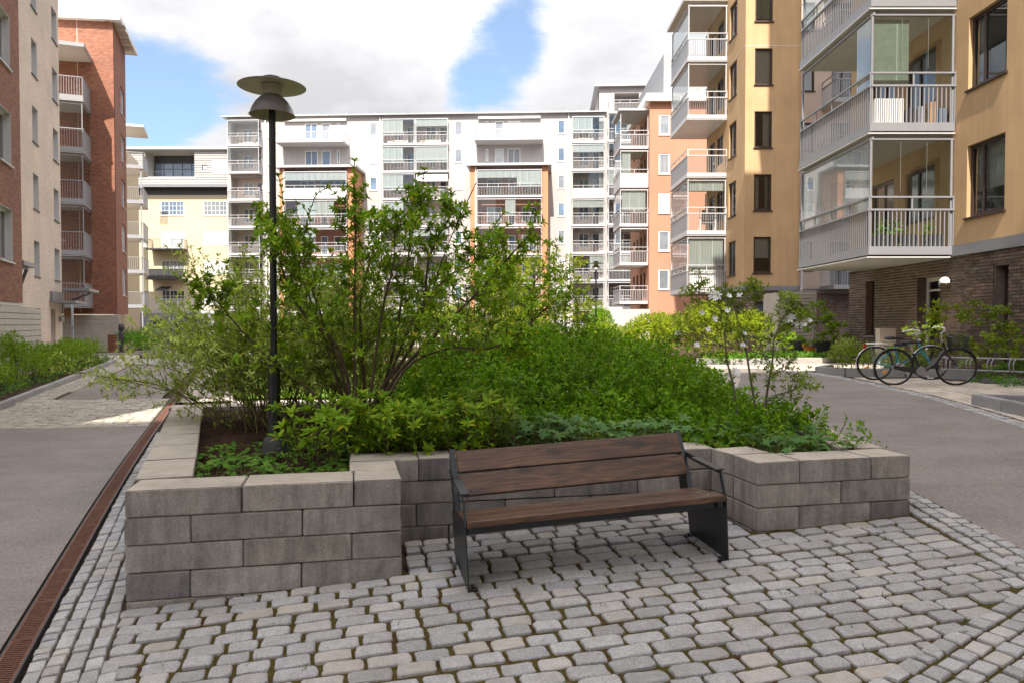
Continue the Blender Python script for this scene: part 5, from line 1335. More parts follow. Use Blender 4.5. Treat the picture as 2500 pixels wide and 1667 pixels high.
# ---------------------------------------------------------------- bicycles
MT['tyre'] = mat('black_tyre', (.018, .017, .016), .8, .2, 20); MT['alu'] = mat('polished_aluminium', (.62, .62, .63), .25, .05, metal=.9)
MT['spoke'] = mat('steel_spoke', (.26, .26, .26), .35, .05, metal=.6); MT['black'] = mat('gloss_black_paint', (.012, .012, .014), .25, .1, spec=.6); MT['teal'] = mat('teal_paint', (.045, .36, .44), .25, .08, spec=.6)
MT['redlens'] = mat('red_reflector', (.45, .02, .012), .2, .1); MT['amber'] = mat('amber_reflector', (.72, .28, .02), .25, .1); MT['saddle'] = mat('black_saddle', (.014, .013, .013), .5, .1)
def bike(label, a, b, col, city, zlift=0):
    a = Vector(a); b = Vector(b); d = (b - a).to_2d().normalized(); wb = (b - a).to_2d().length
    za, zb_ = g(*a.to_2d()), g(*b.to_2d())
    r = thing('bicycle', label, 'bicycle', (a.x, a.y, za), 'bicycles parked by the rack')
    pit = math.atan2(zb_ - za, wb); lean = R(5 if city else 4)
    M0 = Matrix.Rotation(math.atan2(d.y, d.x), 4, 'Z') @ Matrix.Rotation(-pit, 4, 'Y') @ Matrix.Rotation(lean, 4, 'X')
    RW = .345
    def bp(name, mb, m, parent=None, smooth='auto'):
        o = bpy.data.objects.new(name, mesh_of(name, mb, MT[m], (0, 0, 0), smooth)); COL.objects.link(o)
        if parent is None: o.parent = r; o.matrix_local = M0
        else: o.parent = parent
        WL[o.name] = WL[r.name]; return o
    for k, (cx, nm) in enumerate(((0, 'wheel'), (wb, 'wheel'))):
        circ = lambda rad, n=36: [(cx + rad * math.cos(2 * math.pi * i / n), 0, RW + rad * math.sin(2 * math.pi * i / n)) for i in range(n)]
        w = bp('wheel', MB().tube(circ(.315), .009, 6, True), 'alu')
        bp('tyre', MB().tube(circ(.328), .022, 8, True), 'tyre', w)
        sp = MB()
        for i in range(28):
            t = 2 * math.pi * i / 28; t2 = t + (.35 if i % 2 else -.35); sp.tube([(cx + .02 * math.cos(t2), .02 * (1 if i % 4 < 2 else -1), RW + .02 * math.sin(t2)), (cx + .312 * math.cos(t), 0, RW + .312 * math.sin(t))], .0018, 3, cap=False)
        bp('spokes', sp, 'spoke', w)['kind'] = 'stuff'
        bp('hub', MB().tube([(cx, -.05, RW), (cx, .05, RW)], [.024 if k else .032] * 2, 10), 'spoke', w)
        a0, a1 = ((R(15), R(205)) if not k else (R(20), R(165)))
        fpts = [(cx + .362 * math.cos(a0 + (a1 - a0) * i / 14), 0, RW + .362 * math.sin(a0 + (a1 - a0) * i / 14)) for i in range(15)]
        mg = MB(); n0 = 0
        for i in range(14):
            p, q = fpts[i], fpts[i + 1]; mg.quad((p[0], -.024, p[2]), (p[0], .024, p[2]), (q[0], .024, q[2]), (q[0], -.024, q[2]))
            mg.quad((p[0], .024, p[2]), (p[0], .027, p[2] - .012), (q[0], .027, q[2] - .012), (q[0], .024, q[2])); mg.quad((p[0], -.027, p[2] - .012), (p[0], -.024, p[2]), (q[0], -.024, q[2]), (q[0], -.027, q[2] - .012))
        bp('mudguard', mg, 'black' if city else 'alu')
        if not k:
            q = MB().box(XY, cx - .20, cx - .11, -.012, .012, RW - .10, RW - .065); q.v = [(x, y, z + (x - cx + .15) * .55) for x, y, z in q.v]; bp('spoke_reflector', q, 'amber', w)
    bb = (.46, 0, .275); st = (.375, 0, .70) if not city else (.33, 0, .60); hd0 = (wb - .175, 0, .60); hd1 = (wb - .235, 0, .80)
    f = MB(); tr = .021
    if city:
        f.tube([hd1, hd0], .022, 10); f.tube([(hd0[0] - .02, 0, hd0[2] + .06), (.70, 0, .40), (.56, 0, .30), bb], [.030, .034, .032, .026], 10); f.tube([bb, (.375, 0, .50), st], tr * 1.1, 10)
        f.tube([(.58, 0, .335), (.40, 0, .355)], .013, 8)
    else:
        f.tube([hd1, hd0], .020, 10); f.tube([hd0, bb], tr, 10); f.tube([bb, st], tr, 10); f.tube([(hd1[0] + .01, 0, hd1[2] - .03), (st[0], 0, st[2] - .02)], tr * .9, 10)
    for s in (-1, 1):
        f.tube([(bb[0], .03 * s, bb[2]), (0, .06 * s, RW)], .010, 6); f.tube([(st[0], .015 * s, st[2] - .06), (0, .06 * s, RW)], .008, 6)
    bp('frame', f, col)
    fk = MB()
    for s in (-1, 1): fk.tube([(hd0[0] + .005, .035 * s, hd0[2] - .01), (wb - .075, .05 * s, .47), (wb - .02, .052 * s, RW + .03), (wb, .052 * s, RW)], [.014, .013, .010, .008], 8)
    bp('fork', fk, col)
    sy = st[2] + (.18 if city else .12)
    pp = (st[0] - .045, 0, sy)
    bp('seat_post', MB().tube([st, pp], .0135, 8), 'alu')
    sd = MB(); sd.ball((pp[0] - .04, 0, pp[2] + .03), .125, .085, .035, 12, 6); sd.ball((pp[0] + .09, 0, pp[2] + .025), .13, .035, .025, 10, 6); bp('saddle', sd, 'saddle', smooth=True)
    sh = (hd1[0] - .03, 0, hd1[2] + (.17 if city else .10))
    bp('stem', MB().tube([hd1, sh, (sh[0] + .06, 0, sh[2] + .03)], .013, 8), 'alu')
    h = MB(); hb = (sh[0] + .06, 0, sh[2] + .03); grips = MB()
    for s in (-1, 1):
        pts = [hb, (hb[0] + .03, .12 * s, hb[2] + .05), (hb[0] - .05, .24 * s, hb[2] + .06), (hb[0] - .17, .29 * s, hb[2] + .03), (hb[0] - .22, .295 * s, hb[2] + .02)]
        h.tube(pts, .0115, 8); grips.tube([(hb[0] - .13, .28 * s, hb[2] + .04), (hb[0] - .25, .298 * s, hb[2] + .012)], .017, 8)
    hbar = bp('handlebar', h, 'alu'); bp('grip', grips, 'saddle' if city else 'alu', hbar)
    rk = MB(); zr = RW + .40
    for y in (-.06, 0, .06): rk.tube([(-.17, y, zr), (.24, y, zr)], .006, 5)
    for x in (-.17, .05, .24): rk.tube([(x, -.06, zr), (x, .06, zr)], .006, 5)
    for s in (-1, 1): rk.tube([(-.10, .06 * s, zr), (0, .065 * s, RW)], .006, 5); rk.tube([(.10, .06 * s, zr), (0, .065 * s, RW)], .006, 5)
    bp('rear_rack', rk, 'black' if city else 'alu')
    cr = MB().lathe((0, 0, 0), [(.0, .012), (.085, .012), (.09, 0), (.0, -.004)], 20); cr.v = [(bb[0] + x, -.05 - z, bb[2] + y) for x, y, z in cr.v]; bp('chainring', cr, 'alu' if not city else 'spoke')
    ck = MB().tube([(bb[0], -.07, bb[2]), (bb[0] + .13, -.075, bb[2] - .11)], [.011, .009], 6).box(XY, bb[0] + .09, bb[0] + .18, -.15, -.08, bb[2] - .125, bb[2] - .10); ck.tube([(bb[0], .06, bb[2]), (bb[0] - .13, .07, bb[2] + .11)], .010, 6); bp('crank', ck, 'alu')
    if city:
        cg = MB().slab3([(0, -.055, RW - .03), (bb[0] - .05, -.055, bb[2] - .06), (bb[0] + .06, -.055, bb[2] - .07), (bb[0] + .10, -.055, bb[2]), (bb[0] + .06, -.055, bb[2] + .08), (bb[0] - .05, -.055, bb[2] + .08), (0, -.055, RW + .03)], (0, .015, 0)); bp('chain_guard', cg, 'black')
        bk = MB(); x0, x1, z0, z1 = wb - .14, wb + .16, .68, .90
        n = 9
        for i in range(n + 1):
            k = i / n
            for y in (-.15, .15): bk.tube([(x0 + .03 + (x1 - x0 - .04) * k, y * .85, z0), (x0 + (x1 - x0) * k, y, z1)], .0042, 3)
            for x, xa in ((x0, x0 + .03), (x1, x1 - .01)): bk.tube([(xa, (-.15 + .3 * k) * .85, z0), (x, -.15 + .3 * k, z1)], .0042, 3)
            bk.tube([(xa, (-.15 + .3 * k) * .85, z0), (x0 + .03, (-.15 + .3 * k) * .85, z0)], .0042, 3)
        for i in range(8):
            k = i / 7; z = z0 + (z1 - z0) * k; e = .85 + .15 * k; q0 = x0 + .03 * (1 - k); q1 = x1 - .01 * (1 - k)
            bk.tube([(q0, -.15 * e, z), (q1, -.15 * e, z), (q1, .15 * e, z), (q0, .15 * e, z)], .004 if i < 7 else .007, 4, True)
        bp('basket', bk, 'black')
        bt = MB().box(XY, .0, .22, -.05, .05, zr + .008, zr + .045); bp('rack_battery', bt, 'black')
    else:
        bp('tail_light', MB().box(XY, -.22, -.17, -.03, .03, zr - .09, zr - .02), 'redlens')
        bp('head_lamp', MB().ball((wb - .07, 0, .62), .04, .035, .035), 'alu', smooth=True)
    return r
br_, bf_ = gp(2181, 940), gp(2326, 940)
v_ = Vector(bf_) - Vector(br_); bf_ = Vector(br_) + v_.normalized() * 1.06
bike('black city bicycle with a wire basket and curved silver handlebar, in front', (*br_, 0), (*bf_, 0), 'black', True)
tr_, tf_ = gp(2135, 927), gp(2262, 926.5); v_ = Vector(tf_) - Vector(tr_); tf_ = Vector(tr_) + v_.normalized() * 1.04
bike('teal bicycle with chrome mudguards and red tail light, behind the black one', (*tr_, 0), (*tf_, 0), 'teal', False)
# bicycle rack: low double rail with hoops, on black bollards
RKx = [(7.9, 15.0), (10.1, 13.2)]
a, b = Vector((8.45, 14.75)), Vector((10.15, 12.5)); d = (b - a).normalized(); n = Vector((-d.y, d.x)); L = (b - a).length
rk_ = thing('bicycle_rack', 'low galvanised bicycle rack with pairs of hoops along the planting', 'bicycle rack', (a.x, a.y, g(*a)))
zr1, zr2 = g(*a) + .24, g(*a) + .47
for zz_ in (zr1, zr2): part('rail', MB().tube([(*a, zz_), (*b, zz_ + .03)], .016, 8), MT['grey'], rk_, smooth='auto')
for k in range(int(L / .36)):
    for o in (0, .07):
        p = a + d * (.18 + .36 * k + o); pts = []
        for i in range(9):
            t = math.pi * (-.5 + i / 8); q = p - n * (.02 + .2 * math.cos(t)) * 1.0; pts.append((q.x, q.y, (zr1 + zr2) / 2 + .13 * math.sin(t) + .012 * k * .36))
        o_ = MB().tube(pts, .010, 6); o_.smooth = True; part('hoop', o_, MT['grey'], rk_)
for px, py, lab in ((2449, 940, 'black metal bollard at the bicycle rack, half hidden by leaves'), ):
    x, y = a + d * 1.55 - n * .10
    z = g(x, y); bo_ = MB().lathe((x, y, z), [(.07, 0), (.065, .05), (.065, .60), (.05, .66), (.028, .695), (.0, .70)], 16); bo_.lathe((x, y, z), [(.068, .52), (.068, .54)], 16)
    solid('bollard', bo_, MT['pole'], lab, 'bollard', (x, y, z), smooth='auto')
# ---------------------------------------------------------------- small things
x, y = at(2162, 830, 20.3)[:2]; bxm = MB().box(XY, x - .22, x + .22, y - .12, y + .12, g(x, y), at(2162, 804, 20.3).z).box(XY, x - .235, x + .235, y - .135, y + .135, at(2162, 804, 20.3).z + .001, at(2162, 804, 20.3).z + .03)
solid('utility_cabinet', bxm, MT['siding'], 'beige utility cabinet against the brown brick behind the bicycles', 'utility box', (x, y, g(x, y)), bevel=.004)
xs_, ys_ = at(296, 800, 45)[:2]; zs0 = g(xs_, ys_)
sc = MB()
for pr in ([(.02, 0), (.15, .0), (.17, .25), (.17, .50), (.13, .62), (.15, .70), (.19, .80), (.19, 1.10), (.15, 1.22), (.14, 1.26), (.20, 1.34), (.235, 1.45), (.235, 1.55), (.20, 1.66), (.12, 1.72), (.0, 1.73)],):
    sc.lathe((xs_, ys_, zs0), [(r * .72, z) for r, z in pr], 12)
solid('sculpture', sc, MT['dark'], 'slim black carved figure like totem in front of the beige screen', 'sculpture', (xs_, ys_, zs0), smooth='auto')
xr, yr = at(274.5, 840, 43.5)[:2]; zr_ = g(xr, yr)
q = MB().box(XY, xr - .19, xr + .19, yr - .15, yr + .15, zr_, zr_ + 1.0).box(XY, xr - .20, xr + .20, yr - .16, yr + .16, zr_ + 1.0, zr_ + 1.08)
solid('bollard_light', q, MT['rust2'], 'rusty square steel post light in the far left bed', 'bollard light', (xr, yr, zr_))
# string of bulbs on the screen
pts = [at(*p, 26.36) for p in ((1932, 731), (1945, 738), (1957, 744), (1984, 746), (2009, 736), (2021, 723), (2032, 731), (2058, 739), (2082, 736))]
cord = MB().tube(pts, .008, 5)
sl_ = solid('string_lights', cord, MT['dark'], 'black festoon cord of unlit bulbs sagging along the beige screen', 'string lights', tuple(pts[0]))
for px, py in ((1934, 731), (1957, 744), (1984, 746), (2009, 737), (2031, 731), (2058, 738)):
    p = at(px, py, 26.33); q = MB().box(XY, p.x - .025, p.x + .025, p.y - .025, p.y + .025, p.z - .07, p.z); sk = part('socket', q, MT['dark'], sl_)
    part('bulb', (lambda z: (z.ball((p.x, p.y, p.z - .115), .035, .035, .05), z)[1])(MB()), MT['pd'], sk, smooth=True)
# dark tubs and a small toy before the screen
for px, py, w in ((1950, 835, .55), (2010, 832, .75)):
    p = at(px, py, 24.6); z = g(p.x, p.y) + .08; q = MB().lathe((p.x, p.y, z), [(.0, 0), (w * .38, 0), (w * .5, .42), (w * .5, .46), (w * .44, .46), (w * .42, .36), (0, .36)], 18)
    solid('plant_tub', q, MT['dark'], 'black plastic tub by the beige screen, ' + ('left of the toy' if px == 1950 else 'wider one right of the toy'), 'plant tub', (p.x, p.y, z), smooth='auto')
p = at(1980, 858, 23.6); z = g(p.x, p.y) + .09
MT['toy'] = mat('orange_toy_plastic', (.75, .30, .02), .4, .1); MT['toyred'] = mat('red_toy_plastic', (.55, .05, .02), .4, .1)
q = MB().box(XY, p.x - .20, p.x + .14, p.y - .08, p.y + .08, z + .14, z + .26)
for dx in (-.17, .08): q.box(XY, p.x + dx, p.x + dx + .05, p.y - .07, p.y - .03, z, z + .139).box(XY, p.x + dx, p.x + dx + .05, p.y + .03, p.y + .07, z, z + .139)
q.box(XY, p.x - .26, p.x - .19, p.y - .05, p.y + .05, z + .26, z + .36)
ty = solid('toy_animal', q, MT['toy'], 'small orange and red plastic toy standing by the tubs', 'toy', (p.x, p.y, z), bevel=.012)
part('saddle', MB().box(XY, p.x - .12, p.x + .06, p.y - .085, p.y + .085, z + .262, z + .29), MT['toyred'], ty)
# pale pot at the left edge
p = at(-2, 880, 21.5); z = g(p.x, p.y)
q = MB().lathe((p.x, p.y, z), [(0, 0), (.16, 0), (.22, .06), (.20, .40), (.25, .75), (.23, .76), (.20, .72), (0, .70)], 18)
solid('garden_pot', q, MT['white_paint'], 'tall pale grey pot cut off by the left edge, behind the bushes', 'pot', (p.x, p.y, z), smooth='auto')
# things standing on the balconies
def chair(x, y, z, m, label, grp=None, ang=0):
    r = thing('balcony_chair', label, 'chair', (x, y, z), grp); f = Fr(x, y, math.cos(ang), math.sin(ang))
    part('seat', MB().box(f, -.22, .22, -.22, .22, .42, .46), MT[m], r); part('backrest', MB().box(f, -.22, .22, -.25, -.21, .47, .9), MT[m], r)
    for u in (-.2, .16):
        for w in (-.2, .16): part('leg', MB().box(f, u, u + .04, w, w + .04, 0, .42), MT[m], r)
    return r
MT['yellow'] = mat('yellow_paint', (.80, .50, .03), .5, .1); MT['greenl'] = mat('potted_green', (.07, .14, .02), .6, .4, 8)
for kk, (px, k, m, lab) in enumerate(((1055, 2, 'yellow', 'orange yellow chair on an open balcony of the white block'), (1010, 0, 'white_paint', 'pale chair on the top double balcony of the white block'), (1420, 4, 'white_paint', 'white chair on a right hand balcony of the white block'))):
    u = hu(px); p_ = FW.p(u, -.5, fl[k] + .22); chair(*p_, m, lab, ang=.4)
def table(x, y, z, m, label, w=.5, h=.7):
    r = thing('balcony_table', label, 'table', (x, y, z)); part('table_top', MB().box(XY, x - w / 2, x + w / 2, y - w / 2, y + w / 2, z + h - .03, z + h), MT[m], r)
    part('leg', MB().box(XY, x - .03, x + .03, y - .03, y + .03, z, z + h - .031).box(XY, x - .18, x + .18, y - .18, y + .18, z, z + .02), MT[m], r)
p_ = FBt.p(2.3, 1.6, 3.97 + .27); table(*p_, 'white_paint', 'white table on the second lowest balcony of the red tower', .8)
p_ = FBt.p(3.0, 1.6, 6.94 + .27); chair(*p_, 'wood', 'wooden chair on the middle balcony of the red tower', ang=1)
# near balconies: white cabinet, boxes, flower boxes, drying rack
def nb(u, w, z): return FN.p(ub(u), w, z)
z1_ = 1.65 + STO + .2; z0_ = 1.65 + .2
q = MB().box(FN, ub(18.55), ub(18.2), 1.15, 1.85, z1_, z1_ + .62)
for i in range(5): q.box(FN, ub(18.2), ub(18.18), 1.18 + .135 * i, 1.28 + .135 * i, z1_ + .04, z1_ + .58)
solid('storage_cabinet', q, MT['white_paint'], 'white slatted cabinet behind the bars of the middle near balcony', 'cabinet', nb(18.4, 1.5, z1_))
for i, (w, ww, h, m) in enumerate(((.92, .16, .42, 'dark'), (.70, .18, .44, 'basegrey'), (.45, .18, .55, 'wood'), (.18, .2, .40, 'pb'))):
    solid('storage_box', MB().box(FN, ub(18.5), ub(18.22), w - ww / 2, w + ww / 2, z1_, z1_ + h), MT[m], ['dark crate', 'grey box', 'tan wicker box', 'blue and white bag'][i] + ' on the middle near balcony, right of the cabinet', 'box', nb(18.4, w, z1_), bevel=.01)
q = MB()
for i in range(3): q.box(FN, ub(18.4), ub(18.2), .15 + .6 * i, .6 + .6 * i, z0_, z0_ + .30)
solid('flower_box', q, MT['dark'], 'dark flower troughs behind the bars of the lowest near balcony', 'flower box', nb(18.3, 1, z0_))
dz_ = 1.62 + STO + .2; q = MB()
for w in (.5, 1.3):
    p0 = FTl.p(3.7, w, dz_); q.tube([FTl.p(3.5, w, dz_), FTl.p(3.7, w, dz_ + 1.25), FTl.p(3.78, w, dz_ + 1.25), FTl.p(3.85, w, dz_)], .02, 6)
for i in range(6): q.tube([FTl.p(3.74, .5, dz_ + 1.25 - .16 * i), FTl.p(3.74, 1.3, dz_ + 1.25 - .16 * i)], .012, 5)
dr_ = solid('drying_rack', q, MT['white_paint'], 'white clothes drying rack on a balcony of the ochre tower', 'drying rack', FTl.p(3.7, .9, dz_))
q = MB()
for i, (w, m) in enumerate(((.65, 0), (.85, 0), (1.1, 0))): q.box(FTl, 3.70, 3.72, w - .08, w + .08, dz_ + .35, dz_ + 1.08)
solid('laundry', q, MT['room'], 'dark clothes hanging on the drying rack of the ochre tower', 'laundry', FTl.p(3.7, .9, dz_ + .4))

# a few belongings on the white block's balconies
ORD = ['topmost', 'second', 'third', 'fourth', 'fifth', 'sixth']
STK = {0: 'corner stack', 1: 'double stack left half', 2: 'double stack right half', 3: 'right stack'}
rgf = random.Random(4)
for st_, fk_ in ((3, 0), (3, 2), (3, 3), (3, 4), (1, 0), (1, 1), (2, 0), (2, 1), (0, 0), (0, 2), (0, 3), (2, 3), (1, 2)):
    a_, b_ = LOG[st_]; z_ = fl[fk_] + .22
    for f_ in (.25, .7):
        kind = rgf.choice(['chair', 'table', 'plant']); x_, y_, _ = FW.p(a_ + (b_ - a_) * (f_ + rgf.uniform(-.1, .1)), -.35, 0)
        lab = 'at the %s of the %s balcony, %s, white block' % ('left' if f_ < .5 else 'right', ORD[fk_], STK[st_])
        if kind == 'chair': chair(x_, y_, z_, rgf.choice(['white_paint', 'dark', 'wood']), 'chair ' + lab, ang=rgf.uniform(-1, 1))
        elif kind == 'table': table(x_, y_, z_, rgf.choice(['white_paint', 'dark', 'wood']), 'table ' + lab, .6)
        else:
            r_ = thing('potted_plant', 'potted plant ' + lab, 'plant', (x_, y_, z_)); part('pot', MB().lathe((x_, y_, z_), [(0, 0), (.14, 0), (.18, .32), (0, .32)], 10), MT['rust_wall'], r_)
            q = MB()
            for _ in range(26):
                t_ = Vector((rgf.gauss(0, .13), rgf.gauss(0, .13), .45 + rgf.gauss(0, .14))); d_ = Vector((rgf.gauss(0, 1), rgf.gauss(0, 1), 1)).normalized() * .16; w_ = d_.cross(Vector((.3, .2, 1))).normalized() * .05
                c_ = Vector((x_, y_, z_)) + t_; q.quad(tuple(c_), tuple(c_ + d_ * .5 + w_), tuple(c_ + d_), tuple(c_ + d_ * .5 - w_))
            part('foliage', q, MT['greenl'], r_, kind='stuff')
# ---------------------------------------------------------------- plants
def tmpl(kind, w=.42, fold=.10, droop=.12):
    h = w / 2
    if kind == 8:
        v = [(0, 0, 0), (-h * .85, .30, fold), (-h * .72, .62, fold * .7 - droop * .4), (0, 1, -droop), (h * .72, .62, fold * .7 - droop * .4), (h * .85, .30, fold), (0, .32, 0), (0, .66, -droop * .4)]
        f = [(0, 6, 1), (1, 6, 7), (1, 7, 2), (2, 7, 3), (0, 5, 6), (5, 7, 6), (5, 4, 7), (4, 3, 7)]
    elif kind == 4:
        v = [(0, 0, 0), (-h, .45, fold), (0, 1, -droop), (h, .45, fold), (0, .5, 0)]; f = [(0, 4, 1), (1, 4, 2), (0, 3, 4), (3, 2, 4)]
    elif kind == 2:
        v = [(0, 0, 0), (-h, .45, fold), (0, 1, -droop), (h, .45, fold)]; f = [(0, 3, 1), (1, 3, 2)]
    else:                                                   # palmate leaf with five cut lobes
        v = [(0, .38, 0)]; n = 5
        for i in range(n):
            a = R(-125 + 250 * i / (n - 1))
            for da, r in ((-22, .26), (-13, .52), (0, .62), (13, .52)):
                t = a + R(da); v.append((math.sin(t) * r, .38 + math.cos(t) * r, -.10 * r * (1 if da else 1.6) + .05))
        v.append((0, 0, 0)); k = len(v) - 1
        f = [(0, i + 1, i) for i in range(1, k - 1)] + [(0, 1, k), (0, k, k - 1)]
    return np.array(v, float), np.array(f, int)
def unit(a): return a / np.maximum(np.linalg.norm(a, axis=-1, keepdims=True), 1e-9)
def basis(D, Nn):
    D = unit(D); X = unit(np.cross(D, Nn)); Z = np.cross(X, D); return X, D, Z
def leaf_mesh(name, T, P, D, Nn, size, m, org=(0, 0, 0)):
    tv, tf = T; X, Y, Z = basis(D, Nn); n = len(P); k = len(tv)
    s = size[:, None, None]
    V = (P - np.array(org))[:, None, :] + s * (tv[None, :, 0:1] * X[:, None] + tv[None, :, 1:2] * Y[:, None] + tv[None, :, 2:3] * Z[:, None])
    Fc = (tf[None] + (np.arange(n) * k)[:, None, None]).reshape(-1)
    me = bpy.data.meshes.new(name); nf = len(tf) * n
    me.vertices.add(n * k); me.vertices.foreach_set('co', V.reshape(-1))
    me.loops.add(nf * 3); me.loops.foreach_set('vertex_index', Fc.astype(np.int32))
    me.polygons.add(nf); me.polygons.foreach_set('loop_start', np.arange(0, nf * 3, 3, dtype=np.int32)); me.polygons.foreach_set('loop_total', np.full(nf, 3, np.int32))
    me.polygons.foreach_set('use_smooth', np.ones(nf, bool)); me.update(calc_edges=True); me.materials.append(m); return me
def leaves(root, T, P, D, Nn, size, m, single=0, name='foliage'):
    P, D, Nn, size = (np.asarray(a, float) for a in (P, D, Nn, size)); org = WL[root.name]
    if single:                                              # the leaves that show largest are objects of their own
        d = np.linalg.norm(P, axis=1); od = np.argsort(d / size); a, b = od[:single], od[single:]
        tm = [leaf_mesh('leaf', T, np.zeros((1, 3)), np.array([[0, 1., 0]]), np.array([[0, 0, 1.]]), np.ones(1), m)]
        X, Y, Z = basis(D[a], Nn[a])
        for i, k in enumerate(a):
            o = bpy.data.objects.new('leaf', tm[0]); COL.objects.link(o); o.parent = root
            s = size[k]; o.matrix_local = Matrix(((X[i][0] * s, Y[i][0] * s, Z[i][0] * s, P[k][0] - org[0]), (X[i][1] * s, Y[i][1] * s, Z[i][1] * s, P[k][1] - org[1]), (X[i][2] * s, Y[i][2] * s, Z[i][2] * s, P[k][2] - org[2]), (0, 0, 0, 1)))
        P, D, Nn, size = P[b], D[b], Nn[b], size[b]
    o = bpy.data.objects.new(name, leaf_mesh(name, T, P, D, Nn, size, m, org)); link(o, root, org); o['kind'] = 'stuff'; return o
def rnd(n, s=1.0): return RNG.normal(0, s, (n, 3))
def curve(p, d, L, n, bend, rg, wob=.15):                   # a twig that starts at p along d and bends by `bend` (a vector) over its length
    pts = [Vector(p)]; d = Vector(d).normalized()
    for i in range(n):
        d = (d + Vector(bend) / n + Vector((rg.uniform(-wob, wob), rg.uniform(-wob, wob), rg.uniform(-wob, wob)))).normalized()
        pts.append(pts[-1] + d * (L / n))
    return pts
class Twigs:
    def __init__(s): s.mb = MB(); s.P = []; s.D = []; s.N = []; s.S = []; s.mb.smooth = True
    def leaf(s, p, d, n, sz): s.P.append(tuple(p)); s.D.append(tuple(d)); s.N.append(tuple(n)); s.S.append(sz)
    def dress(s, pts, rg, sz, gap=.045, tip=5, spread=.9, up=.5, frm=.15):     # pairs of leaves along a twig and a rosette at its end
        L = 0; tot = sum((pts[i + 1] - pts[i]).length for i in range(len(pts) - 1)); nxt = tot * frm; tw = rg.uniform(0, 6)
        for i in range(len(pts) - 1):
            seg = pts[i + 1] - pts[i]; l = seg.length; dr = seg.normalized()
            a = dr.cross(Vector((.13, .21, 1))).normalized(); b = a.cross(dr)
            while nxt < L + l:
                p = pts[i] + dr * (nxt - L); tw += 1.57 + rg.uniform(-.5, .5)
                for q in (0, math.pi):
                    if rg.random() < .12: continue
                    o = a * math.cos(tw + q) + b * math.sin(tw + q)
                    d = (dr * .6 + o * spread + Vector((0, 0, up * .4)) + Vector([rg.uniform(-.25, .25) for _ in range(3)])).normalized()
                    n = (Vector((0, 0, 1)) + dr * .3 + Vector([rg.uniform(-.5, .5) for _ in range(3)]))
                    s.leaf(p, d, n, sz * rg.uniform(.6, 1.15))
                nxt += gap * rg.uniform(.7, 1.4)
            L += l
        dr = (pts[-1] - pts[-2]).normalized(); a = dr.cross(Vector((.13, .21, 1))).normalized(); b = a.cross(dr); t0 = rg.uniform(0, 6)
        for k in range(tip):
            t = t0 + 2 * math.pi * k / tip; o = a * math.cos(t) + b * math.sin(t)
            s.leaf(pts[-1], (dr * rg.uniform(.3, 1.1) + o).normalized(), dr + Vector((0, 0, .4)) - o * .1, sz * rg.uniform(.8, 1.25))
def bark(name, c1, c2): 
    m = N(name); n = m.noise(30, 4, .65, m.vec((1, 1, .3))); m.bump(n, .5, .004); return m.fin(m.mix(m.rng(n, .3, .7, 0, 1), c1, c2), .85, 0, .2)
MT['bark'] = bark('brown_bark', (.060, .038, .025), (.14, .092, .062)); MT['barky'] = bark('olive_twig', (.10, .085, .03), (.20, .17, .07)); MT['barkp'] = bark('pale_bark', (.11, .09, .065), (.21, .18, .13))
G = {}
G['dark'] = leafmat('viburnum_leaf', [(0, (0.106, 0.187, 0.008)), (.35, (0.159, 0.288, 0.013)), (.7, (0.226, 0.365, 0.017)), (.93, (0.303, 0.416, 0.021)), (1, (0.423, 0.352, 0.025))], .30, .42)
G['mass'] = leafmat('mass_shrub_leaf', [(0, (0.083, 0.179, 0.005)), (.4, (0.119, 0.257, 0.007)), (.75, (0.174, 0.327, 0.009)), (1, (0.239, 0.359, 0.014))], .32, .45)
G['lime'] = leafmat('lime_leaf', [(0, (0.133, 0.200, 0.007)), (.5, (0.209, 0.273, 0.011)), (.85, (0.285, 0.336, 0.018)), (1, (0.323, 0.315, 0.024))], .4, .5)
G['pale'] = leafmat('variegated_leaf', [(0, (0.215, 0.297, 0.050)), (.4, (0.331, 0.423, 0.081)), (.75, (0.445, 0.533, 0.127)), (1, (0.575, 0.643, 0.200))], .35, .5)
G['blue'] = leafmat('palmate_leaf', [(0, (0.060, 0.141, 0.035)), (.5, (0.095, 0.201, 0.050)), (.85, (0.138, 0.243, 0.064)), (1, (0.168, 0.255, 0.056))], .25, .5)
G['hedge'] = leafmat('hedge_leaf', [(0, (0.108, 0.202, 0.011)), (.5, (0.174, 0.305, 0.017)), (.85, (0.246, 0.369, 0.025)), (1, (0.329, 0.387, 0.039))], .35, .5)
G['bright'] = leafmat('bright_bush_leaf', [(0, (0.072, 0.179, 0.010)), (.5, (0.111, 0.262, 0.015)), (1, (0.182, 0.345, 0.025))], .35, .5)
G['magn'] = leafmat('magnolia_leaf', [(0, (0.130, 0.193, 0.017)), (.5, (0.195, 0.276, 0.025)), (1, (0.273, 0.345, 0.042))], .35, .45)
G['moss'] = leafmat('ground_leaf', [(0, (0.065, 0.165, 0.017)), (.5, (0.111, 0.248, 0.025)), (1, (0.169, 0.303, 0.042))], .3, .5)
G['grass'] = leafmat('grass_blade', [(0, (.06, .13, .012)), (.5, (.10, .19, .02)), (1, (.17, .22, .04))], .35, .5)
petal = mat('white_petal', (.84, .82, .80), .6, .05)

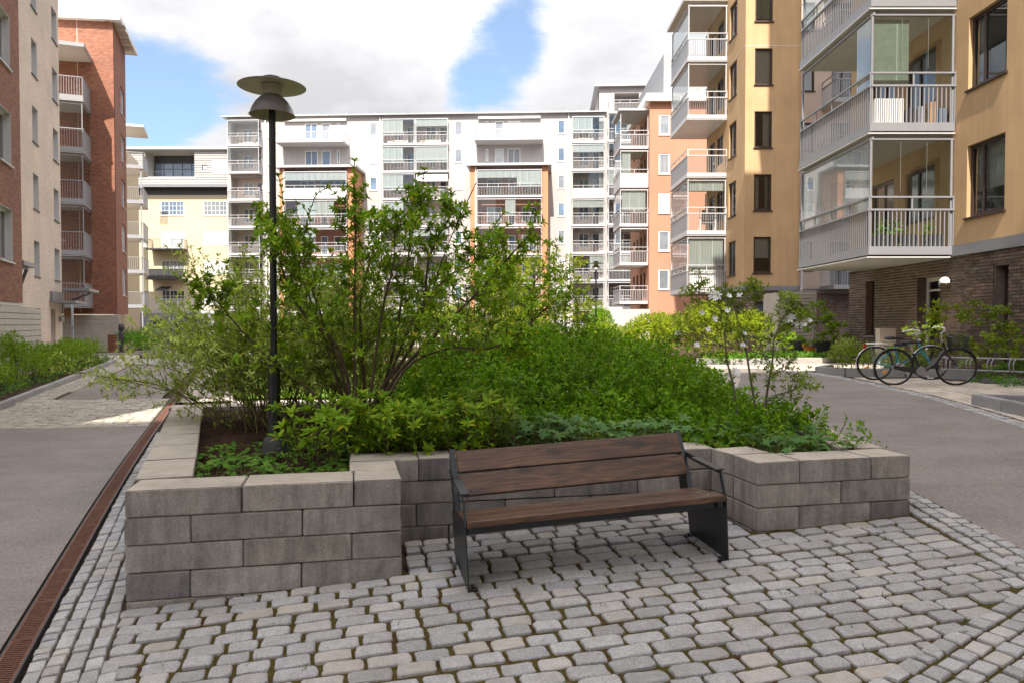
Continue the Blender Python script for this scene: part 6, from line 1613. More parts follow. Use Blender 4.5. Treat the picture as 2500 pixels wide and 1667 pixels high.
# --- the tall viburnum in the planter
V8 = tmpl(8, .40, .09, .16); V4 = tmpl(4, .48, .10, .15); V2 = tmpl(2, .42, .10, .12)
def px_line(pts, y0, y1, jit=0, rg=random):
    n = len(pts) - 1; return [at(p[0], p[1], y0 + (y1 - y0) * i / n + rg.uniform(-jit, jit)) for i, p in enumerate(pts)]
def smooth_line(pts, k=4):
    out = []
    for i in range(len(pts) - 1):
        a, b, c, d = pts[max(i - 1, 0)], pts[i], pts[i + 1], pts[min(i + 2, len(pts) - 1)]
        for j in range(k):
            t = j / k; out.append(.5 * ((2 * b) + (c - a) * t + (2 * a - 5 * b + 4 * c - d) * t * t + (3 * b - a - 3 * c + d) * t ** 3))
    out.append(pts[-1]); return out
rg = random.Random(31)
tw = Twigs()
VS = [([(872, 1090), (868, 980), (866, 850), (866, 720), (868, 590), (867, 480)], 6.70, 6.55, .020, 1.0),
      ([(882, 1090), (890, 960), (884, 860), (880, 740), (903, 640), (925, 560)], 6.75, 6.9, .018, 1.0),
      ([(862, 1085), (850, 930), (812, 830), (762, 790), (722, 735), (690, 660), (672, 590)], 6.7, 6.2, .020, 1.1),
      ([(868, 1085), (840, 930), (795, 800), (755, 690), (720, 600), (690, 545)], 6.72, 6.6, .015, 1.1),
      ([(884, 1085), (925, 960), (985, 878), (1012, 825), (1036, 740), (1046, 640), (1075, 570), (1105, 520)], 6.7, 6.5, .022, 1.1),
      ([(896, 1085), (955, 935), (1030, 850), (1105, 775), (1180, 700), (1250, 620), (1295, 570)], 6.6, 6.1, .020, 1.15),
      ([(900, 1080), (985, 905), (1095, 850), (1185, 852), (1260, 820), (1335, 750)], 6.55, 6.0, .015, 1.0),
      ([(888, 1085), (955, 880), (985, 700), (1005, 580), (1022, 490)], 6.8, 7.0, .018, 1.0),
      ([(862, 1085), (770, 965), (690, 905), (610, 830), (545, 755), (510, 715)], 6.6, 6.1, .014, 1.0),
      ([(868, 1085), (800, 850), (740, 690), (695, 610), (665, 550)], 6.8, 7.2, .014, 1.0),
      ([(890, 1085), (1000, 800), (1090, 680), (1150, 650), (1225, 590)], 6.8, 7.3, .016, 1.1),
      ([(890, 1085), (930, 780), (960, 650), (962, 560)], 6.6, 6.2, .014, 1.0)]
V = thing('viburnum_shrub', 'tall open green shrub with brown arching stems beside the lamp in the planter', 'shrub', at(875, 1090, 6.7))
def side_shoots(line, t0, n, Lr, sz, sub=2, upb=.55, gap=.05, flat=0.0, tip=6, r=.004, frm=.15):
    k = len(line)
    for _ in range(n):
        t = t0 + (1 - t0) * (1 - rg.random() ** 1.25)
        f = t * (k - 1); i = min(int(f), k - 2); p = line[i].lerp(line[i + 1], f - i); tan = (line[i + 1] - line[i]).normalized()
        o = Vector([rg.gauss(0, 1) for _ in range(3)]); o.z *= (1 - flat); o = (o - tan * o.dot(tan)).normalized()
        d = (tan * .55 + o * .9 + Vector((0, 0, upb * .35))).normalized(); L = rg.uniform(*Lr) * (1.25 - .75 * t)
        pts = curve(p, d, L, 4, Vector((0, 0, upb)) + o * .2, rg)
        tw.mb.tube(pts, [r, r * .8, r * .7, r * .5, r * .35], 4, cap=False); tw.dress(pts, rg, sz, gap, tip, frm=frm)
        for _ in range(sub):
            j = rg.randrange(1, 4); o2 = Vector([rg.gauss(0, 1) for _ in range(3)]); o2.z *= (1 - flat)
            d2 = ((pts[j + 1] - pts[j]).normalized() * .7 + o2.normalized() * .8).normalized()
            q = curve(pts[j], d2, L * rg.uniform(.3, .6), 3, (0, 0, upb * .6), rg); tw.mb.tube(q, [r * .6, r * .5, r * .4, r * .3], 3, cap=False); tw.dress(q, rg, sz, gap, tip, frm=.2)
for pts, y0, y1, r0, dens in VS:
    ln = smooth_line(px_line(pts, y0, y1, .04, rg)); k = len(ln)
    tw.mb.tube(ln, [r0 * (1 - .75 * i / (k - 1)) for i in range(k)], 7, cap=False)
    side_shoots(ln, .27, int(31 * dens), (.20, .50), .060, 2)
    tw.dress(ln[-6:], rg, .075, .05, 7)
# single long shoots that stand above the crown
for pts, y in (([(866, 560), (862, 480), (866, 395)], 6.55), ([(1020, 560), (1030, 470), (1036, 415)], 6.9), ([(700, 560), (690, 480), (680, 430)], 6.6), ([(1130, 640), (1200, 560), (1230, 520)], 6.4), ([(745, 560), (770, 480), (800, 460)], 6.6), ([(980, 560), (1000, 520), (1010, 480)], 6.3)):
    ln = smooth_line(px_line(pts, y, y, .02, rg)); tw.mb.tube(ln, .004, 4, cap=False); tw.dress(ln, rg, .068, .042, 6)
bare = smooth_line(px_line([(1040, 760), (1075, 650), (1110, 560), (1163, 446)], 6.6, 6.5)); tw.mb.tube(bare, .0045, 4, cap=False)
# low leafy sprouts in front of the stems
for _ in range(420):
    px = rg.uniform(690, 1235); Y = rg.uniform(5.75, 6.7); x = (px - 1250) / F * Y
    if Y < 5.6 + .21 * (x + .9) + .38 or x < -2.0: continue
    if px < 860 and rg.random() < .62: continue
    p = Vector((x, Y, -1.15)); L = rg.uniform(.14, .60)
    pts = curve(p, (rg.uniform(-.4, .4), rg.uniform(-.5, .1), 1), L, 3, (rg.uniform(-.3, .3), -.3, .2), rg); tw.mb.tube(pts, .0035, 4, cap=False); tw.dress(pts, rg, .088, .075, 7, up=.3, frm=.4)
part('stem', tw.mb, MT['bark'], V, kind='stuff')
leaves(V, V8, tw.P, tw.D, tw.N, tw.S, G['dark'], single=300)

# --- pale variegated dogwood behind the lamp, thin arching twigs
tw = Twigs(); rg = random.Random(77)
DW = thing('dogwood_shrub', 'thin twigged pale variegated shrub leaning out over the left planter wall', 'shrub', (-2.6, 8.1, -1.1))
for i in range(108):
    bx0 = rg.uniform(-3.1, -1.5); by0 = rg.uniform(7.6, 8.9); lean = rg.uniform(-.72, .35) if i < 84 else rg.uniform(-.25, .45)
    L = rg.uniform(1.2, 2.15)
    d = (lean * .75, rg.uniform(-.5, .25), 1.0); pts = curve((bx0, by0, -1.12), d, L, 7, (lean * 1.15, rg.uniform(-.35, .2), -.75 if lean < -.3 else -.1), rg, .12)
    tw.mb.tube(pts, [.0075, .007, .006, .005, .0045, .004, .003, .002], 4, cap=False)
    for _ in range(15):
        j = rg.randrange(2, 7); o = Vector([rg.gauss(0, 1) for _ in range(3)]).normalized(); dd = ((pts[j + 1] - pts[j]).normalized() * .8 + o * .75)
        q = curve(pts[j], dd, rg.uniform(.16, .5), 4, (lean * .25, 0, rg.uniform(-.35, .7)), rg, .22); tw.mb.tube(q, [.003, .0025, .002, .0018, .0012], 3, cap=False)
        tw.dress(q, rg, .060, .034, 5, spread=.7, up=.7, frm=.2)
    tw.dress(pts[-4:], rg, .056, .04, 5, spread=.7)
for i in range(60):                                         # upright bare looking stems between the lamp and the tall shrub
    p = (rg.uniform(-2.2, -.4), rg.uniform(8.3, 9.4), -1.1); pts = curve(p, (rg.uniform(-.25, .25), 0, 1), rg.uniform(.9, 1.6), 5, (rg.uniform(-.3, .3), 0, .1), rg, .1)
    tw.mb.tube(pts, [.006, .0055, .005, .004, .003, .002], 4, cap=False)
    for _ in range(4):
        j = rg.randrange(2, 5); q = curve(pts[j], (rg.uniform(-1, 1), rg.uniform(-.5, .5), .6), rg.uniform(.15, .35), 3, (0, 0, .3), rg, .2); tw.mb.tube(q, .002, 3, cap=False); tw.dress(q, rg, .045, .06, 4, spread=.6, frm=.4)
part('stem', tw.mb, MT['barky'], DW, kind='stuff')
leaves(DW, tmpl(4, .34, .08, .1), tw.P, tw.D, tw.N, tw.S, G['pale'], single=150)

# --- mounded shrubs: leaves gathered in sprigs over an uneven mound
def mound(name, label, cat, loc, hfun, xr, yr, nspr, nleaf, size, m, T=V4, depth=.22, up=.7, grp=None, stem='bark', nst=40, single=0, wedge=None, kind=None, zbase=None):
    r = thing(name, label, cat, loc, grp, kind) if name else None
    x = RNG.uniform(*xr, nspr); y = RNG.uniform(*yr, nspr); h, base = hfun(x, y)
    ok = h > base + .03; x, y, h, base = x[ok], y[ok], h[ok], base[ok]; n = len(x)
    e = .05; gx = (hfun(x + e, y)[0] - hfun(x - e, y)[0]) / (2 * e); gy_ = (hfun(x, y + e)[0] - hfun(x, y - e)[0]) / (2 * e)
    gx = np.clip(gx, -3, 3); gy_ = np.clip(gy_, -3, 3)
    nr = unit(np.stack([-gx, -gy_, np.ones(n)], 1))
    dp = depth * RNG.random(n) ** 1.25; dp = np.minimum(dp, (h - base) * .8)
    bump = (.05 * np.sin(x * 9 + np.sin(y * 7)) * np.sin(y * 8 + 1.3 * np.sin(x * 5)) + (.10 * np.sin(x * 4.3 + 1.7 * np.sin(y * 3.1)) * np.sin(y * 4.9 + 1.1 * np.sin(x * 3.7)) if depth > .6 else 0)) * min(1, depth / .2)
    P0 = np.stack([x, y, h + bump], 1) - nr * dp[:, None]
    ax = unit(nr * (1 - up) + np.array([0, 0, up]) + rnd(n, .28))
    P0 = np.repeat(P0, nleaf, 0); A = np.repeat(ax, nleaf, 0); N_ = len(P0)
    o = rnd(N_); o = unit(o - A * np.sum(o * A, 1, keepdims=True)); k = np.tile(np.arange(nleaf) / nleaf, n)
    D = unit(o * (1 - .5 * k)[:, None] + A * (.15 + .75 * k)[:, None]); P = P0 + A * ((k - .5) * size * 1.5)[:, None]
    NR = np.repeat(nr, nleaf, 0); NR[:, 2] *= .5; Nn = unit(A * .55 + NR * .6 + rnd(N_, .42)) ; sz = size * RNG.uniform(.5, 1.35, N_) * (1.05 - .35 * k)
    if nst:
        st = MB(); st.smooth = True; idx = RNG.choice(n, min(nst, n), replace=False)
        for i in idx:
            a = Vector((x[i] * .85 + np.mean(x) * .15, y[i], base[i])); b = Vector(P0[i * nleaf]); st.tube([a, a.lerp(b, .5) + Vector((.03, .02, .02)), b], [.006, .005, .003], 4, cap=False)
        part('stem', st, MT[stem], r, kind='stuff')
    leaves(r, T, P, D, Nn, sz, m, single)
    return r
def nzf(x, y, s, a): return a * (np.sin(x * s + 1.3 * np.sin(y * s * .7)) + np.sin(y * s * 1.1 + 1.7 * np.sin(x * s * .6 + 2)) * .8)
def h_mass(x, y):
    top = -.21 + .05 * np.exp(-((x - .8) / 1.2) ** 2)
    f = np.clip((y - (6.50 + .21 * (x + .9) * .8)) / 2.3, 0, 1) ** .50
    rt = np.clip((3.15 - .02 * y - x) / 1.3, 0, 1) ** .55; lf = np.clip((x + 1.55) / .7, 0, 1) ** .5; bk = np.clip((11.6 - y) / .8, 0, 1) ** .5
    base = np.full_like(x, -1.12)
    return base + (top - base) * f * rt * lf * bk + nzf(x, y, 3.1, .05) * np.minimum(f, rt), base
mound('mass_shrub', 'broad dense mid green shrub filling the right half of the planter', 'shrub', (1.2, 8.5, -1.12), h_mass, (-1.55, 3.1), (6.5, 11.6), 12500, 7, .062, G['mass'], V4, .78, .55, nst=160, single=0)
tw = Twigs(); rg = random.Random(64); msr = bpy.data.objects['mass_shrub']
for _ in range(150):
    x_, y_ = rg.uniform(-1.2, 2.9), rg.uniform(6.7, 11.0); h_ = float(h_mass(np.array([x_]), np.array([y_]))[0][0])
    if h_ < -1.0: continue
    pts = curve((x_, y_, h_ - .12), (rg.gauss(0, .4), rg.gauss(-.3, .4), 1), rg.uniform(.14, .28), 3, (rg.uniform(-.3, .3), -.1, .1), rg, .15); tw.mb.tube(pts, .0025, 3, cap=False); tw.dress(pts, rg, .062, .04, 6, frm=.25)
part('shoot', tw.mb, MT['bark'], msr, kind='stuff'); leaves(msr, V4, tw.P, tw.D, tw.N, tw.S, G['mass'], 200)
# palmate ground plants along the front of the bed
def palmate(name, label, pts_fn, n, size, m, hr, grp=None, single=0, tilt=.35):
    r = None; P, D, Nn, Sz = [], [], [], []; st = MB()
    for _ in range(n):
        x, y, z0 = pts_fn()
        h = rg.uniform(*hr); lean = Vector((rg.gauss(0, .35), rg.gauss(-.1, .35), 1)).normalized(); q = Vector((x, y, z0)) + lean * h
        if r is None: r = thing(name, label, 'ground plant', (x, y, z0), grp)
        st.tube([(x, y, z0), Vector((x, y, z0)).lerp(q, .6) + Vector((0, 0, .01)), q], [.003, .0025, .002], 3, cap=False)
        a = rg.uniform(0, 6.28); P.append(tuple(q)); D.append((math.cos(a), math.sin(a), rg.uniform(-.35, .15))); Nn.append((rg.gauss(0, tilt), rg.gauss(-.25, tilt), 1)); Sz.append(size * rg.uniform(.6, 1.25))
    part('stem', st, MT['barky'], r, kind='stuff'); leaves(r, tmpl(5), P, D, Nn, Sz, m, single)
    return r
def edge(u, w): return Vector(PC) + e12 * u + ndir * w     # along the back wall of the alcove
def patch(u0, u1, w0, w1):
    def f():
        u = rg.uniform(u0, u1); w = w0 + (w1 - w0) * rg.random() ** 1.2; p = edge(u, w); return p.x, p.y, -1.13
    return f
palmate('cranesbill_plant', 'blue green palmate leaved clump behind the left part of the bench back', patch(.95, 1.72, .40, .95), 190, .098, G['blue'], (.06, .34), 'palmate clumps in the planter', 60)
palmate('cranesbill_plant', 'blue green palmate leaved clump behind the right end of the bench back', patch(1.80, 2.62, .40, .85), 170, .098, G['blue'], (.06, .30), 'palmate clumps in the planter', 60)
def pr_():
    while True:
        x = rg.uniform(1.6, 2.98); y = rg.uniform(5.9, 7.3)
        if y > 6.02 + .22 * (x - 2.0) + (.55 if x < 1.95 else 0) and x < 2.95: return x, y, -1.13
palmate('cranesbill_plant', 'blue green palmate leaved clump in the right front corner of the planter', pr_, 300, .088, G['blue'], (.04, .24), 'palmate clumps in the planter', 80)
def pl_():
    while True:
        x = rg.uniform(-2.7, -.8); y = rg.uniform(5.0, 7.0)
        if y > 5.02 + .21 * (x + 2.2) and x > -2.28 - .32 * (y - 5) and (x < -.95 or y > 5.75): 
            if rg.random() < .35 + .65 * (math.sin(x * 7 + 1) * math.sin(y * 6) > -.1): return x, y, -1.14
palmate('ground_ivy', 'low bright green leaves dotted over the bark mulch at the left front of the planter', pl_, 1050, .050, G['moss'], (.015, .07), None, 60, .3)
def h_front(x, y):
    base = np.full_like(x, -1.13); return base + .22 * np.clip(1 - np.abs(x - 2.0) / .9, 0, 1) * np.clip(1 - np.abs(y - 7.0) / .7, 0, 1) ** .5 + .06, base
mound('low_shrub', 'loose low green shrub spilling towards the right wall of the planter', 'shrub', (2.3, 7.0, -1.13), lambda x, y: (-1.13 + np.clip(.42 - .10 * np.abs(x - 2.2) - .25 * np.abs(y - 7.2) ** 1.2 + nzf(x, y, 6, .05), 0, 1), np.full_like(x, -1.13)), (1.5, 3.15), (6.35, 8.6), 900, 6, .062, G['mass'], V4, .3, .5, nst=60, single=80)

# --- star magnolia with white flowers
rg = random.Random(5); tw = Twigs()
MG = thing('magnolia', 'slender star magnolia with white flowers on crooked bare stems, right of the mass shrub', 'shrub', at(1830, 1010, 7.3))
ms = [([(1800, 1010), (1792, 948), (1775, 880), (1770, 820), (1775, 765), (1768, 720)], 7.3, 7.2), ([(1845, 1000), (1835, 940), (1822, 860), (1812, 810), (1800, 780), (1790, 730)], 7.4, 7.5), ([(1868, 1000), (1874, 948), (1886, 880), (1892, 820), (1930, 800), (1955, 785)], 7.2, 7.0),
      ([(1772, 850), (1740, 830), (1700, 820), (1660, 818)], 7.25, 7.1), ([(1775, 765), (1745, 745), (1722, 730), (1705, 712)], 7.2, 7.1), ([(1890, 830), (1910, 780), (1935, 750)], 7.1, 7.0), ([(1826, 880), (1860, 860), (1890, 900), (1915, 905)], 7.3, 6.9),
      ([(1775, 780), (1800, 735), (1840, 715), (1850, 712)], 7.2, 7.3), ([(1850, 1000), (1890, 965), (1930, 955), (1960, 935)], 7.2, 6.8)]
for pts, y0, y1 in ms:
    ln = smooth_line(px_line(pts, y0, y1, .03, rg)); k = len(ln); tw.mb.tube(ln, [.013 * (1 - .7 * i / (k - 1)) if len(pts) > 5 else .007 * (1 - .6 * i / (k - 1)) for i in range(k)], 6, cap=False)
    side_shoots(ln, .35, 17 if len(pts) > 5 else 13, (.12, .34), .052, 2, .5, .045, .2, 4, .003)
part('stem', tw.mb, MT['barkp'], MG, kind='stuff'); leaves(MG, tmpl(4, .34, .10, .1), tw.P, tw.D, tw.N, tw.S, G['magn'], single=120)
pv, pf = [(0, 0, 0), (-.5, .35, .10), (-.42, .75, .02), (0, 1, -.12), (.42, .75, .02), (.5, .35, .10), (0, .5, .02)], [(0, 6, 1), (1, 6, 2), (2, 6, 3), (3, 6, 4), (4, 6, 5), (5, 6, 0)]
for i, (zx, zy) in enumerate(((1000, 250), (1100, 255), (1190, 248), (880, 395), (1095, 375), (985, 445), (690, 560), (935, 530), (845, 650), (1225, 560), (1220, 655), (1160, 865), (1610, 435), (1695, 475), (960, 265), (1765, 455))):
    wide = i in (12, 13, 0, 11); p = at(1450 + zx / 3.36, 650 + zy / 3.36, 7.0 if i in (12, 13, 15, 11) else rg.uniform(7.05, 7.25)); q = MB(); n = 13 if wide else 8
    fa_ = Vector((rg.uniform(-.5, .5), -.7, .5)).normalized(); a = fa_.cross(Vector((0, 0, 1))).normalized(); b = a.cross(fa_)
    for k in range(n):
        t = 2 * math.pi * k / n + rg.uniform(-.2, .2); o = a * math.cos(t) + b * math.sin(t); L = rg.uniform(.05, .072) if wide else rg.uniform(.036, .052)
        d = (o + fa_ * (rg.uniform(.1, .5) if wide else rg.uniform(.7, 1.3))).normalized(); x_ = d.cross(fa_).normalized(); z_ = x_.cross(d); c = len(q.v)
        for (vx, vy, vz) in pv: q.v.append(tuple(p + x_ * vx * L * .34 + d * vy * L + z_ * vz * L))
        q.f += [tuple(c + j for j in f_) for f_ in pf]
    part('flower', q, petal, MG, smooth=True)

# --- hedges and shrubs beyond
def blobh(cs, floor, amp=.03):                                       # height of a group of rounded bushes
    def f(x, y):
        base = floor(x, y) if callable(floor) else np.full_like(x, floor); h = base.copy()
        for (cx, cy, rx, ry, H) in cs:
            q = 1 - ((x - cx) / rx) ** 2 - ((y - cy) / ry) ** 2; h = np.maximum(h, base + H * np.clip(q, 0, 1) ** .42)
        return h + (nzf(x, y, 2.6, .06) + nzf(x, y, 1.7, amp)) * (h > base + .05), base
    return f
gv = np.vectorize(g)
mound('lime_hedge', 'sunlit yellow green hedge below the ochre stair tower', 'hedge', (5.8, 22.8, -1.1), blobh([(4.6, 23.2, 1.5, 1.3, 1.45), (6.2, 23.2, 1.3, 1.4, 1.72), (7.4, 23.4, .9, 1.3, 1.55)], -1.08), (3.0, 8.4), (21.8, 24.8), 5200, 6, .085, G['lime'], V2, .45, .4, nst=80)
mound('lime_hedge', 'paler feathery yellow green bush left of the sunlit hedge', 'hedge', (3.4, 25.5, -1.1), blobh([(3.3, 25.6, 1.3, 1.0, 1.15), (2.2, 26.5, 1.2, 1.0, .9)], -1.08), (1.0, 4.8), (24.5, 27.6), 2300, 6, .085, G['lime'], V2, .4, .4, nst=60)
mound('pale_shrub', 'low pale green shrub in its kerbed bed behind the teal bicycle', 'shrub', (8.0, 17.2, -1.1), blobh([(7.95, 17.3, .75, .7, .62), (8.8, 16.9, .8, .7, .52)], -1.08), (7.2, 9.7), (16.3, 18.2), 1500, 6, .06, G['magn'], V4, .3, .5, nst=40)
mound('ground_cover', 'low sunlit green ground cover in the bed before the beige screen', 'ground cover', (7.5, 22.5, -1.05), lambda x, y: (gv(x, y) + .22 + nzf(x, y, 4, .03), gv(x, y) + .08), (5.9, 9.4), (21.5, 24.0), 1800, 5, .075, G['moss'], V4, .12, .6, nst=0, kind='stuff')
mound('dark_hedge', 'dark green clipped hedge beside the farthest lamp post', 'hedge', (3.5, 33, -1.2), blobh([(3.9, 33, .8, 1.0, 1.9)], -1.2), (3.0, 4.9), (31.8, 34.2), 1400, 6, .10, G['mass'], V2, .4, .4, nst=30)
for i, (x, y, rx, ry, H, lab) in enumerate(((-12.0, 38, 2.6, 1.4, 1.9, 'far sunlit bush behind the lawn, left of the lamp post'), (-7.6, 38.5, 2.4, 1.4, 2.3, 'far sunlit bush behind the lawn, seen between the shrub stems'), (-3.2, 38, 2.3, 1.4, 2.5, 'far sunlit bush behind the lawn, hidden by the tall shrub crown'), (.4, 37, 2.0, 1.4, 2.2, 'far sunlit bush left of the farthest lamp post'))):
    mound('sunlit_bush', lab, 'bush', (x, y, -1.5), blobh([(x, y, rx, ry, H)], g(x, y)), (x - rx, x + rx), (y - ry, y + ry), 1500, 6, .12, G['lime'], V2, .5, .4, grp='sunlit bushes beyond the lawn', nst=30)
# small lime trees in front of the white block
def small_tree(label, x, y, H, cr, n, sz, m, seed, name='small_tree', flat=.3, stemm='bark', trunk=.05, cz=None, grp=None, single=0):
    global tw, rg
    rg = random.Random(seed); tw = Twigs(); z = g(x, y)
    r = thing(name, label, 'tree' if H > 2 else 'sapling', (x, y, z), grp)
    ln = [Vector((x, y, z))]
    for i in range(6): ln.append(ln[-1] + Vector((rg.uniform(-.07, .07) * H * .4, rg.uniform(-.07, .07) * H * .4, H / 6)))
    ln = smooth_line(ln); k = len(ln); tk = MB(); tk.smooth = True; tk.tube(ln, [trunk * (1 - .8 * i / (k - 1)) for i in range(k)], 7, cap=False)
    for j in range(n):
        t = rg.uniform(.28, .97); i = int(t * (k - 1)); a = rg.uniform(0, 6.28); e = Vector((math.cos(a), math.sin(a), rg.uniform(0, .5) * (1 - flat) + .12))
        L = cr * (1.15 - .75 * abs(t - .5)) * rg.uniform(.6, 1.1); b = curve(ln[i], e, L, 5, (0, 0, .25 - flat * .5), rg, .18)
        tk.tube(b, [trunk * .35, trunk * .28, trunk * .2, trunk * .15, trunk * .1, trunk * .05], 4, cap=False); side_shoots(b, .2, 7, (.14 * cr, .42 * cr), sz, 1, .25 * (1 - flat), sz * .75, flat, 4, trunk * .05 + .001)
        tw.dress(b[-3:], rg, sz, sz * .7, 4)
    part('trunk', tk, MT[stemm], r); part('twigs', tw.mb, MT[stemm], r, kind='stuff'); o = leaves(r, V4, tw.P, tw.D, tw.N, tw.S, m, single, 'crown'); return r
for px, py, Y, H, cr, n, lab in ((1195, 690, 15.5, 2.7, 1.15, 26, 'small lime leaved tree left of the farthest lamp, nearest of three'), (1300, 640, 19, 2.9, 1.2, 26, 'small lime leaved tree between the tall shrub and the farthest lamp'), (1385, 640, 22, 3.2, 1.1, 24, 'sparse lime leaved tree just left of the farthest lamp')):
    p = at(px, py, Y); small_tree(lab, p.x, Y, H, cr, n, .075, G['lime'], int(px), grp='small lime trees in the court')
# trailing right part of the tall shrub's neighbour
p = at(1290, 800, 10.4); small_tree('green bush like tree rising behind the mass shrub at the middle', p.x, 10.6, 2.15, .95, 34, .066, G['hedge'], 900, flat=.1, trunk=.03)
p = at(1130, 800, 9.6); small_tree('leafy green shrub tree behind the right half of the tall shrub', p.x, 9.9, 2.0, .9, 34, .066, G['dark'], 901, flat=.1, trunk=.03)
# left hedge bed
def st_mound(name, label, cs, n, size, m, **k):
    cs2 = [(*ST(s_, t_), r, r2, H) for s_, t_, r, r2, H in cs]; xs = [c[0] for c in cs2]; ys = [c[1] for c in cs2]
    return mound(name, label, 'hedge', (*ST(cs[0][0], cs[0][1]), g(*ST(cs[0][0], cs[0][1]))), blobh(cs2, lambda x, y: gv(x, y), .13), (min(xs) - 1.6, max(xs) + 1.6), (min(ys) - 1.6, max(ys) + 1.6), n, 6, size, m, V2, .45, .35, **k)
for i, (s0, H, lab, mm) in enumerate(((20.5, 1.25, 'leafy green hedge bush second from the front in the left bed', 'hedge'), (23.6, 1.45, 'tallest leafy green hedge bush in the left bed', 'hedge'), (27.0, 1.35, 'hedge bush with bare lower stems before the pale brick wall', 'hedge'), (31.0, 1.45, 'hedge bush before the doorway of the pale brick block', 'hedge'), (33.9, 1.35, 'last hedge bush of the left bed, near the rusty post', 'hedge'))):
    tsh = -5.75
    st_mound('hedge_bush', lab, [(s0, tsh, 1.0, 1.5, H * .86), (s0 + 1.3, tsh + .2, .85, 1.3, H * .74)], 2500, .078, G[mm], grp='bushes of the left hedge bed', nst=70)
st_mound('bright_bush', 'bright green low bush at the left edge, nearest in the bed', [(16.6, -5.2, .9, .9, .72), (17.8, -5.6, .95, 1.0, .85), (15.2, -5.4, .9, .9, .7)], 3300, .055, G['bright'], nst=50)
for s0, t0, lab in ((51.5, -5.4, 'far left green bush right of the dark totem'), (55.5, -5.0, 'far left green bush next to the grey base wall')):
    st_mound('hedge_bush', lab, [(s0, t0, 1.3, 1.5, 1.45), (s0 + 1.6, t0 - .2, 1.1, 1.4, 1.2)], 1100, .12, G['bright'], grp='bushes by the far kerb', nst=20)
mound('ground_cover', 'blue green ground cover along the left kerb', 'ground cover', (*ST(26, -5), g(*ST(26, -5))), lambda x, y: (np.where((np.abs(x * DT.x + y * DT.y + 5.05 + .012 * (x * DS.x + y * DS.y - 18)) < .42), gv(x, y) + .20 + nzf(x, y, 3, .03), -9), gv(x, y) + .06), (-19.5, -9.5), (14, 36), 9000, 5, .075, G['blue'], V4, .12, .6, nst=0, kind='stuff')
# beech like plants along the brick wall
for i, (x, y, H, n) in enumerate(((9.55, 16.6, 1.75, 15), (9.75, 15.2, 1.55, 15), (9.9, 14.0, 1.8, 16), (9.7, 17.9, 1.2, 12), (10.0, 13.0, 1.6, 14), (9.3, 14.6, .9, 10))):
    small_tree(['lime leaved sapling in front of the glazed door', 'lime leaved sapling right of the glazed door', 'lime leaved sapling before the dark slot window', 'short lime sapling beside the utility cabinet', 'lime leaved sapling at the right edge', 'low lime plant behind the bicycle rack'][i], x, y, H, .62, n, .058, G['magn' if i % 2 else 'lime'], 300 + i, 'sapling', .75, trunk=.014, grp='saplings along the brown brick wall')
for i, (px, H, m, lab) in enumerate(((1932, 1.5, 'hedge', 'thin sapling before the screen, left of the tubs'), (1985, 1.75, 'hedge', 'thin tall sapling before the screen, behind the toy'), (2030, 1.7, 'dark', 'dark tiered sapling before the screen, beside a stake'))):
    p = at(px, 850, 23.4); small_tree(lab, p.x, 23.4, H, .5, 13, .07, G[m], 400 + i, 'sapling', .7, trunk=.016, grp='saplings before the beige screen')
mound('ground_cover', 'low leaves round the black bollard at the bicycle rack', 'ground cover', (9.2, 13.4, -1.1), blobh([(9.15, 13.55, .5, .35, .22), (9.75, 12.9, .6, .4, .25), (9.6, 14.3, .9, .4, .3)], lambda x, y: gv(x, y)), (8.6, 10.5), (12.2, 14.9), 900, 5, .055, G['moss'], V4, .15, .6, nst=0, kind='stuff')
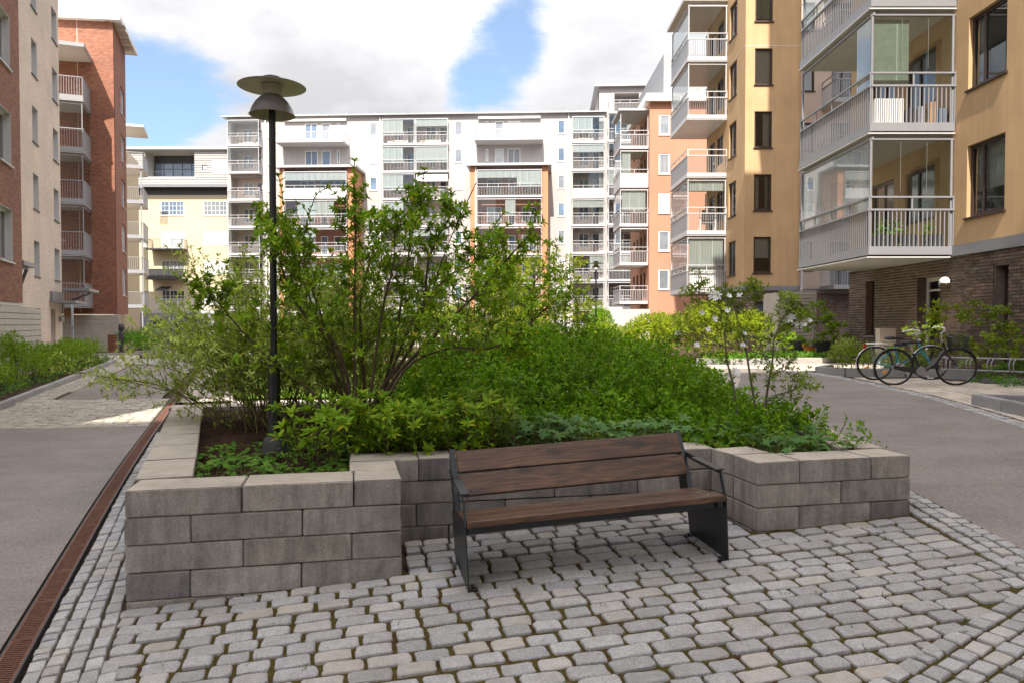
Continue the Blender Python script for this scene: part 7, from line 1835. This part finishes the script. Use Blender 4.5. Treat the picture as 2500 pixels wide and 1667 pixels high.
# lawn blades and weeds in the joints
n = 9000; x = RNG.uniform(-12, 3.5, n); y = RNG.uniform(15, 30, n)
t_ = x * DT.x + y * DT.y; ok = (t_ > .2) & (y > 15.3 + np.maximum(x, 0) * 1.1); x, y = x[ok], y[ok]; n = len(x)
o = bpy.data.objects.new('grass', leaf_mesh('grass', tmpl(2, .16, .02, .2), np.stack([x, y, gv(x, y) + .01], 1), unit(np.stack([RNG.normal(0, .4, n), RNG.normal(0, .4, n), np.ones(n)], 1)), rnd(n), RNG.uniform(.05, .11, n), G['grass'])); link(o); o['kind'] = 'stuff'; o['label'] = 'short sunlit grass of the lawn behind the planter'; o['category'] = 'grass'
P, D, Sz = [], [], []
rg = random.Random(8)
for _ in range(42):
    x, y = rg.uniform(-2, 3.0), rg.uniform(3.3, 5.6)
    if not inside(big, x, y): continue
    for _ in range(rg.randrange(3, 9)): P.append((x + rg.gauss(0, .012), y + rg.gauss(0, .012), g(x, y) - .015)); D.append((rg.gauss(0, .5), rg.gauss(0, .5), 1)); Sz.append(rg.uniform(.02, .06))
o = bpy.data.objects.new('weeds', leaf_mesh('weeds', tmpl(2, .10, .02, .25), np.array(P), unit(np.array(D)), rnd(len(P)), np.array(Sz), G['grass'])); link(o); o['kind'] = 'stuff'; o['label'] = 'small grass tufts growing in the cobble joints'; o['category'] = 'weeds'
# plants on near balconies
for k, (w, zz_, s_) in enumerate(((1.65, 1.85, .5), (1.25, 1.85, .35), (.5, 1.85, .42))):
    c_ = nb(18.3, w, zz_ + .3); nn = 160; P = np.array(c_) + RNG.normal(0, 1, (nn, 3)) * np.array([.10, .08, .14]) + np.array([0, 0, .12])
    r = thing('potted_plant', ['bushy green plant in the left trough of the lowest near balcony', 'smaller plant in the middle trough of the lowest near balcony', 'green plant in the right trough of the lowest near balcony'][k], 'plant', c_)
    leaves(r, V4, P, rnd(nn), np.array([[0, -.3, 1.]]) + rnd(nn, .4), RNG.uniform(.05, .10, nn), G['moss'], 0)

# litter: bud scales and crumbs on the paving
n = 420; x = RNG.uniform(-7, 6, n); y = RNG.uniform(3.2, 11, n); ok = ~((x > -2.6) & (x < 3.3) & (y > 4.5)); x, y = x[ok], y[ok]; n = len(x)
lit = leafmat('dry_litter', [(0, (.10, .055, .02)), (.4, (.20, .12, .05)), (.75, (.34, .27, .14)), (1, (.45, .40, .30))], .1, .8)
o = bpy.data.objects.new('leaf_litter', leaf_mesh('leaf_litter', tmpl(2, .5, .12, .1), np.stack([x, y, gv(x, y) + .008], 1), unit(np.stack([RNG.normal(0, 1, n), RNG.normal(0, 1, n), RNG.normal(0, .15, n)], 1)), np.array([[0, 0, 1.]]) + rnd(n, .25), RNG.uniform(.008, .028, n), lit)); link(o); o['kind'] = 'stuff'; o['label'] = 'tiny dry leaf scraps lying on the paving'; o['category'] = 'litter'
